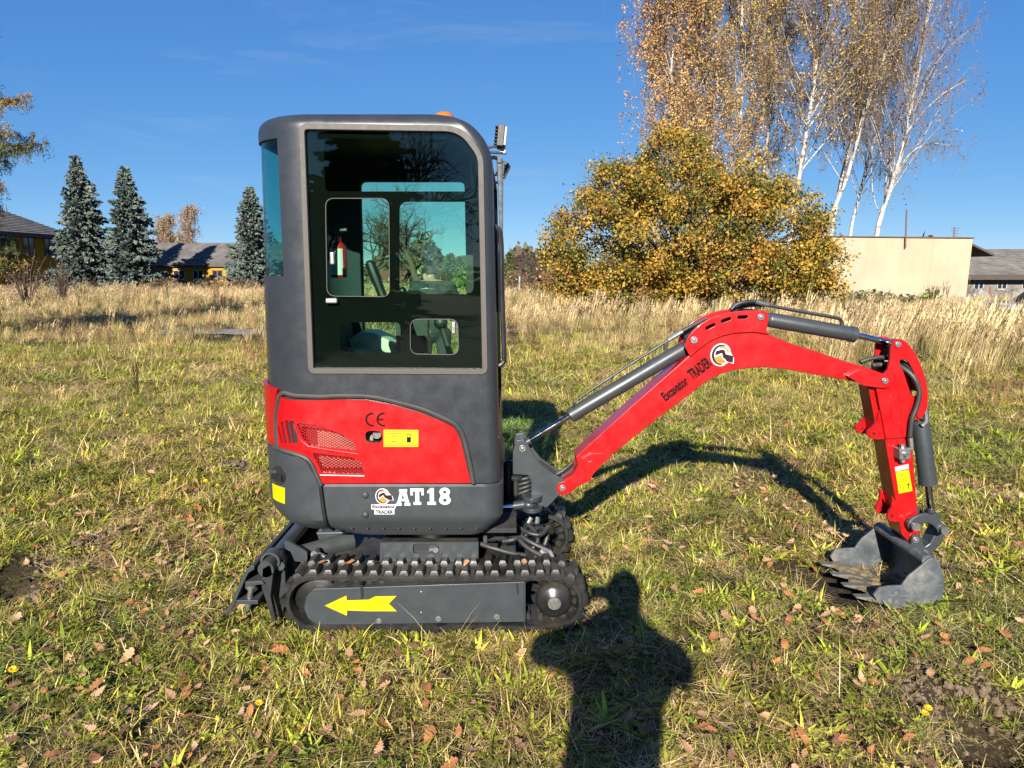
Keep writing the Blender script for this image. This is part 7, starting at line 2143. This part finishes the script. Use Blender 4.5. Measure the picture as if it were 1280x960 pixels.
# cream house behind the cab and a pinkish house behind the bush
def house(px0, px1, yeave, yridge, Y, depth, wallm, roofm, label, gable=False):
    xa, xb = P(px0, 340, Y).x, P(px1, 340, Y).x; ze = P(px0, yeave, Y).z; g = ground_of((xa + xb) / 2, Y) - .5; zr = P(px0, yridge, Y).z; loc = (xa, Y, g); W_ = xb - xa
    h = empty("house", loc, label, "house")
    if gable:
        part(h, "wall", MB().prism([(0, 0), (W_, 0), (W_, ze - g), (W_ / 2, zr - g), (0, ze - g)], 0, depth), wallm, loc)
        for s in (0, 1):
            a = (-.4, ze - g - .15) if not s else (W_ + .4, ze - g - .15); m_ = (W_ / 2, zr - g + .12)
            part(h, "roof", MB().prism([a, (a[0], a[1] + .16), (m_[0], m_[1] + .16), m_] if not s else [m_, (m_[0], m_[1] + .16), (a[0], a[1] + .16), a], -.4, depth + .4), roofm, loc)
    else:
        part(h, "wall", MB().box(0, W_, 0, depth, 0, ze - g), wallm, loc)
        mb = MB(); mb.prism([(0, 0)], 0, 0) if False else mb.add([(-.3, -.4, ze - g), (W_ + .3, -.4, ze - g), (W_ + .3, depth / 2, zr - g), (-.3, depth / 2, zr - g), (W_ + .3, depth + .4, ze - g), (-.3, depth + .4, ze - g)], [(0, 1, 2, 3), (3, 2, 4, 5)]); part(h, "roof", mb, roofm, loc, smooth=False)
    n = max(2, int(W_ / 2.6))
    for i in range(n): window_(h, W_ * (i + .5) / n, (ze - g) * .45, .9, 1.1, loc, 0)
house(506, 548, 352, 330, 70, 8, cream, slate, "pale yellow gabled house seen through the cab's right pane", True)
house(462, 500, 352, 338, 78, 8, cream, rtile, "low pale house seen through the cab's left pane")
house(681, 760, 353, 340, 72, 8, pink, rtile, "pale pink house half hidden behind the round bush")
house(612, 650, 345, 333, 98, 8, pink, rtile, "distant house with a red roof beside the cab's front edge")
# grey concrete slab wall in the distance
q = P(683, 368, 55); MB_c = MB().box(q.x, q.x + 2.2, 55, 55.2, ground_of(q.x, 55), q.z + .3).build("concrete_wall", plinth); tag(MB_c, "low grey concrete wall left of the round bush", "wall")
for px, lab in ((649, "white bare trunk like post in the thicket"), (660, "slim grey fence post in the thicket")):
    q = P(px, 364, 50); o = MB().cyl((q.x, 50, ground_of(q.x, 50)), (q.x + .03, 50, P(px, 345 if px == 649 else 361, 50).z), .06, 8).build("post", wfr); tag(o, lab, "post")

# ================================================================== PEOPLE
skin = simple("skin", (.34, .20, .145), .5, vary=.06, scale=20); jacket = simple("dark_jacket", (.020, .026, .024), .8, vary=.25, scale=25); trouser = simple("dark_trousers", (.035, .035, .040), .85, vary=.2, scale=25)
hairm = simple("short_dark_hair", (.030, .022, .017), .7, vary=.3, scale=60); shoe = simple("shoe_leather", (.02, .017, .015), .6)
def capsule(mb, a, b, ra, rb, n=14):
    a = Vector(a); b = Vector(b); d = (b - a); L_ = d.length; d.normalize()
    prof = [(ra * sin(t), -ra * cos(t)) for t in (0.15, .5, .9, 1.3, pi / 2)] + [(rb * cos(t), L_ + rb * sin(t)) for t in (0, .4, .8, 1.2, 1.45)]
    mb.lathe(a, d, prof, n)
def person(name, loc, rz, label, J, voxel=.011, arm=1.0, size=1.0):
    """one continuous body grown from joints J; materials by region, hair as a child"""
    mb = MB()
    head = Vector(J['head'])
    capsule(mb, J['pelvis'], J['belly'], .150, .150); capsule(mb, J['belly'], J['chest'], .148, .165)
    for s in 'lr':
        capsule(mb, J['chest'], J['sh' + s], .135, .078); capsule(mb, J['neck'], J['sh' + s], .062, .07)
        capsule(mb, J['sh' + s], J['el' + s], .066 * arm, .052 * arm); capsule(mb, J['el' + s], J['wr' + s], .052 * arm, .036)
        capsule(mb, J['pelvis'], J['hip' + s], .13, .105); capsule(mb, J['hip' + s], J['kn' + s], .100, .066); capsule(mb, J['kn' + s], J['an' + s], .066, .048)
        an = Vector(J['an' + s]); f = Vector(J['toe' + s]); capsule(mb, (an.x, an.y, .05), f, .050, .036)
        w = Vector(J['wr' + s]); h = Vector(J['hand' + s]); d = (h - w).normalized(); side = Vector(J['palm' + s]).normalized()
        nrm = d.cross(side).normalized()
        capsule(mb, w, w + d * .04, .030, .034)
        for k in range(4):
            o = side * (.030 - .020 * k); capsule(mb, w + d * .03 + o * .6, w + d * .085 + o, .016, .013, 8)
            L_ = (.070, .080, .074, .058)[k]; a = w + d * .085 + o; b_ = a + (d * .92 - nrm * .38).normalized() * L_ * .5; c = b_ + (d * .60 - nrm * .80).normalized() * L_ * .5
            capsule(mb, a, b_, .0105, .0095, 8); capsule(mb, b_, c, .0095, .0085, 8)
        a = w + d * .035 + side * .028; b_ = a + (d * .6 + side * .75 - nrm * .2).normalized() * .040; capsule(mb, a, b_, .015, .012, 8); capsule(mb, b_, b_ + (d * .9 + side * .25 - nrm * .3).normalized() * .032, .012, .010, 8)
    if arm > 1.1: mb.ball(Vector(J['neck']) + Vector((0, -.02, .02)), (.125, .115, .105), 18, 12)   # ball added round the neck to broaden the cast shadow there
    capsule(mb, J['chest'], J['neck'], .11, .062); capsule(mb, J['neck'], head, .058, .060)
    fw_ = Vector(J['face']).normalized(); up = Vector(J.get('hup', (0, 0, 1))).normalized(); sd = fw_.cross(up).normalized(); up = sd.cross(fw_)
    Mh = Matrix((sd, fw_, up)).transposed()
    mb.ball(head + up * .035, (.074, .094, .105), 20, 14, Mh); mb.ball(head + fw_ * .028 - up * .045, (.055, .066, .062), 16, 10, Mh)
    capsule(mb, head + fw_ * .088 + up * .015, head + fw_ * .108 - up * .018, .010, .016, 8)
    for s in (-1, 1):
        mb.ball(head + sd * (s * .076) + up * .005 - fw_ * .005, (.012, .022, .034), 10, 8, Mh); mb.ball(head + fw_ * .075 + sd * (s * .030) + up * .030, (.016, .016, .008), 8, 6, Mh)
    mb.ball(head + fw_ * .088 - up * .050, (.026, .012, .008), 8, 6, Mh)
    me = mb.mesh("person_body", [skin, jacket, trouser, shoe], recalc=True)
    o = bpy.data.objects.new("person", me); link(o)
    rm_ = o.modifiers.new("r", 'REMESH'); rm_.mode = 'VOXEL'; rm_.voxel_size = voxel; rm_.use_smooth_shade = True
    sm = o.modifiers.new("s", 'SMOOTH'); sm.iterations = 2; sm.factor = .5
    bpy.context.view_layer.update()
    new = bpy.data.meshes.new_from_object(o.evaluated_get(bpy.context.evaluated_depsgraph_get())); o.modifiers.clear(); o.data = new; bpy.data.meshes.remove(me)
    if not new.materials:
        for m in (skin, jacket, trouser, shoe): new.materials.append(m)
    co = np.zeros(len(new.vertices) * 3); new.vertices.foreach_get("co", co); co = co.reshape(-1, 3)
    mi = []
    nk = J['neck']; hip = J['pelvis'][2]; wl_, wr_ = np.array(J['wrl']), np.array(J['wrr'])
    hl_, hr_ = np.array(J['handl']), np.array(J['handr'])
    for p in new.polygons:
        c = np.array(p.center)
        i = 1
        dh = np.linalg.norm(c - np.array(head)); hand = min(np.linalg.norm(c - (wl_ * .35 + hl_ * .65)), np.linalg.norm(c - (wr_ * .35 + hr_ * .65)))
        if c[2] > nk[2] + (.12 if arm > 1.1 else .035) and dh < .20: i = 0
        elif hand < .098 and min(np.dot(c - wl_, hl_ - wl_) if np.linalg.norm(c - hl_) < .16 else -1, 9) > -.0005: i = 0
        elif hand < .098 and np.linalg.norm(c - hr_) < .16 and np.dot(c - wr_, hr_ - wr_) > 0: i = 0
        elif c[2] < .10: i = 3
        elif c[2] < hip - .10 and hand > .12: i = 2
        mi.append(i)
    new.polygons.foreach_set("material_index", mi)
    # hair: a thin cap over the skull, face left open
    hb = MB(); hb.ball(head + up * .040 - fw_ * .004, (.0795, .099, .108), 22, 14, Mh)
    keep = []
    for f in hb.f:
        c = sum((Vector(hb.v[i]) for i in f), Vector()) / len(f) - head
        y_, z_ = c.dot(fw_), c.dot(up)
        keep.append(z_ > .085 or (y_ < .02 and z_ > .045) or (y_ < -.05 and z_ > .01))
    hb.f = [f for f, k in zip(hb.f, keep) if k]; hb.m = [0] * len(hb.f)
    hm = hb.mesh("hair", hairm, recalc=False)
    ho = bpy.data.objects.new("hair", hm); so_ = ho.modifiers.new("thick", 'SOLIDIFY'); so_.thickness = .006; so_.offset = 0
    COL.objects.link(ho); ho.parent = o
    o.location = loc; o.rotation_euler = (0, 0, rz); o.scale = (size,) * 3; o.name = "person"
    tag(o, label, "person")
    return o
def stance(lean=0.0):
    return {'pelvis': (0, 0, .96), 'belly': (0, .01, 1.12), 'chest': (0, .0, 1.32), 'neck': (0, -.005, 1.50), 'hipl': (-.10, 0, .90), 'hipr': (.10, 0, .90), 'knl': (-.12, .02, .50), 'knr': (.12, .02, .50), 'anl': (-.13, -.02, .09), 'anr': (.13, -.02, .09), 'toel': (-.15, .14, .04), 'toer': (.15, .14, .04), 'shl': (-.19, 0, 1.43), 'shr': (.19, 0, 1.43)}
# photographer: stands just behind the lens, both elbows out, phone held up before the face
J = stance(); J.update({'head': (.0, .03, 1.64), 'face': (0, 1, -.12), 'ell': (-.285, .10, 1.37), 'elr': (.24, .10, 1.37), 'wrl': (-.085, .225, 1.42), 'wrr': (.10, .265, 1.44), 'handl': (-.035, .235, 1.49), 'handr': (.095, .285, 1.52), 'palml': (.6, .7, -.1), 'palmr': (-.6, .7, -.1)})
PH = (-.15, -.375)
person("person", (PH[0], PH[1], 0), 0, "person taking the photograph, elbows out, whose shadow falls on the grass", J, arm=1.22, size=1.055).rotation_euler[1] = .11
MB().box(-.082, .082, -.0125, -.0045, 1.562, 1.638).build("smartphone", M['black'], bevel=.003)
tag(bpy.data.objects["smartphone"], "black smartphone held up by the photographer", "phone")
# man in a dark jacket beyond the machine, back to the camera
J = stance(); J.update({'head': (-.05, .11, 1.545), 'neck': (-.015, .03, 1.47), 'face': (-.55, .8, -.25), 'ell': (-.36, -.06, 1.17), 'elr': (.33, .05, 1.17), 'wrl': (-.17, -.05, .985), 'wrr': (.24, .24, 1.05), 'handl': (-.06, -.10, .93), 'handr': (.16, .30, 1.08), 'palml': (.1, -.5, .8), 'palmr': (0, .3, .9)})
mp_ = P(541, 350, 7.9)
man = person("person", (mp_.x, 7.9, ground_of(mp_.x, 7.9)), 0, "man in a dark jacket with white print standing beyond the cab, back turned", J, size=.985)
vs, fs = letters_mesh("PLm", .075, 1.0, .004); x0 = min(v[0] for v in vs)
# lay the print on the jacket's back
bpy.context.view_layer.update(); bm_ = bmesh.new(); bm_.from_mesh(man.data)
from mathutils.bvhtree import BVHTree
bv = BVHTree.FromBMesh(bm_); pv = []
for v in vs:
    o_, d_ = Vector((v[0] - x0 + .02, -1.0, v[1] + 1.285)), Vector((0, 1, 0)); hit = bv.ray_cast(o_, d_)
    pv.append(hit[0] + Vector((0, -.004, 0)) if hit[0] else o_ + Vector((0, .84, 0)))
bm_.free()
pm_ = MB().add(pv, fs).mesh("jacket_print", M['white'], recalc=False, smooth=False); po = bpy.data.objects.new("jacket_print", pm_); COL.objects.link(po); po.parent = man
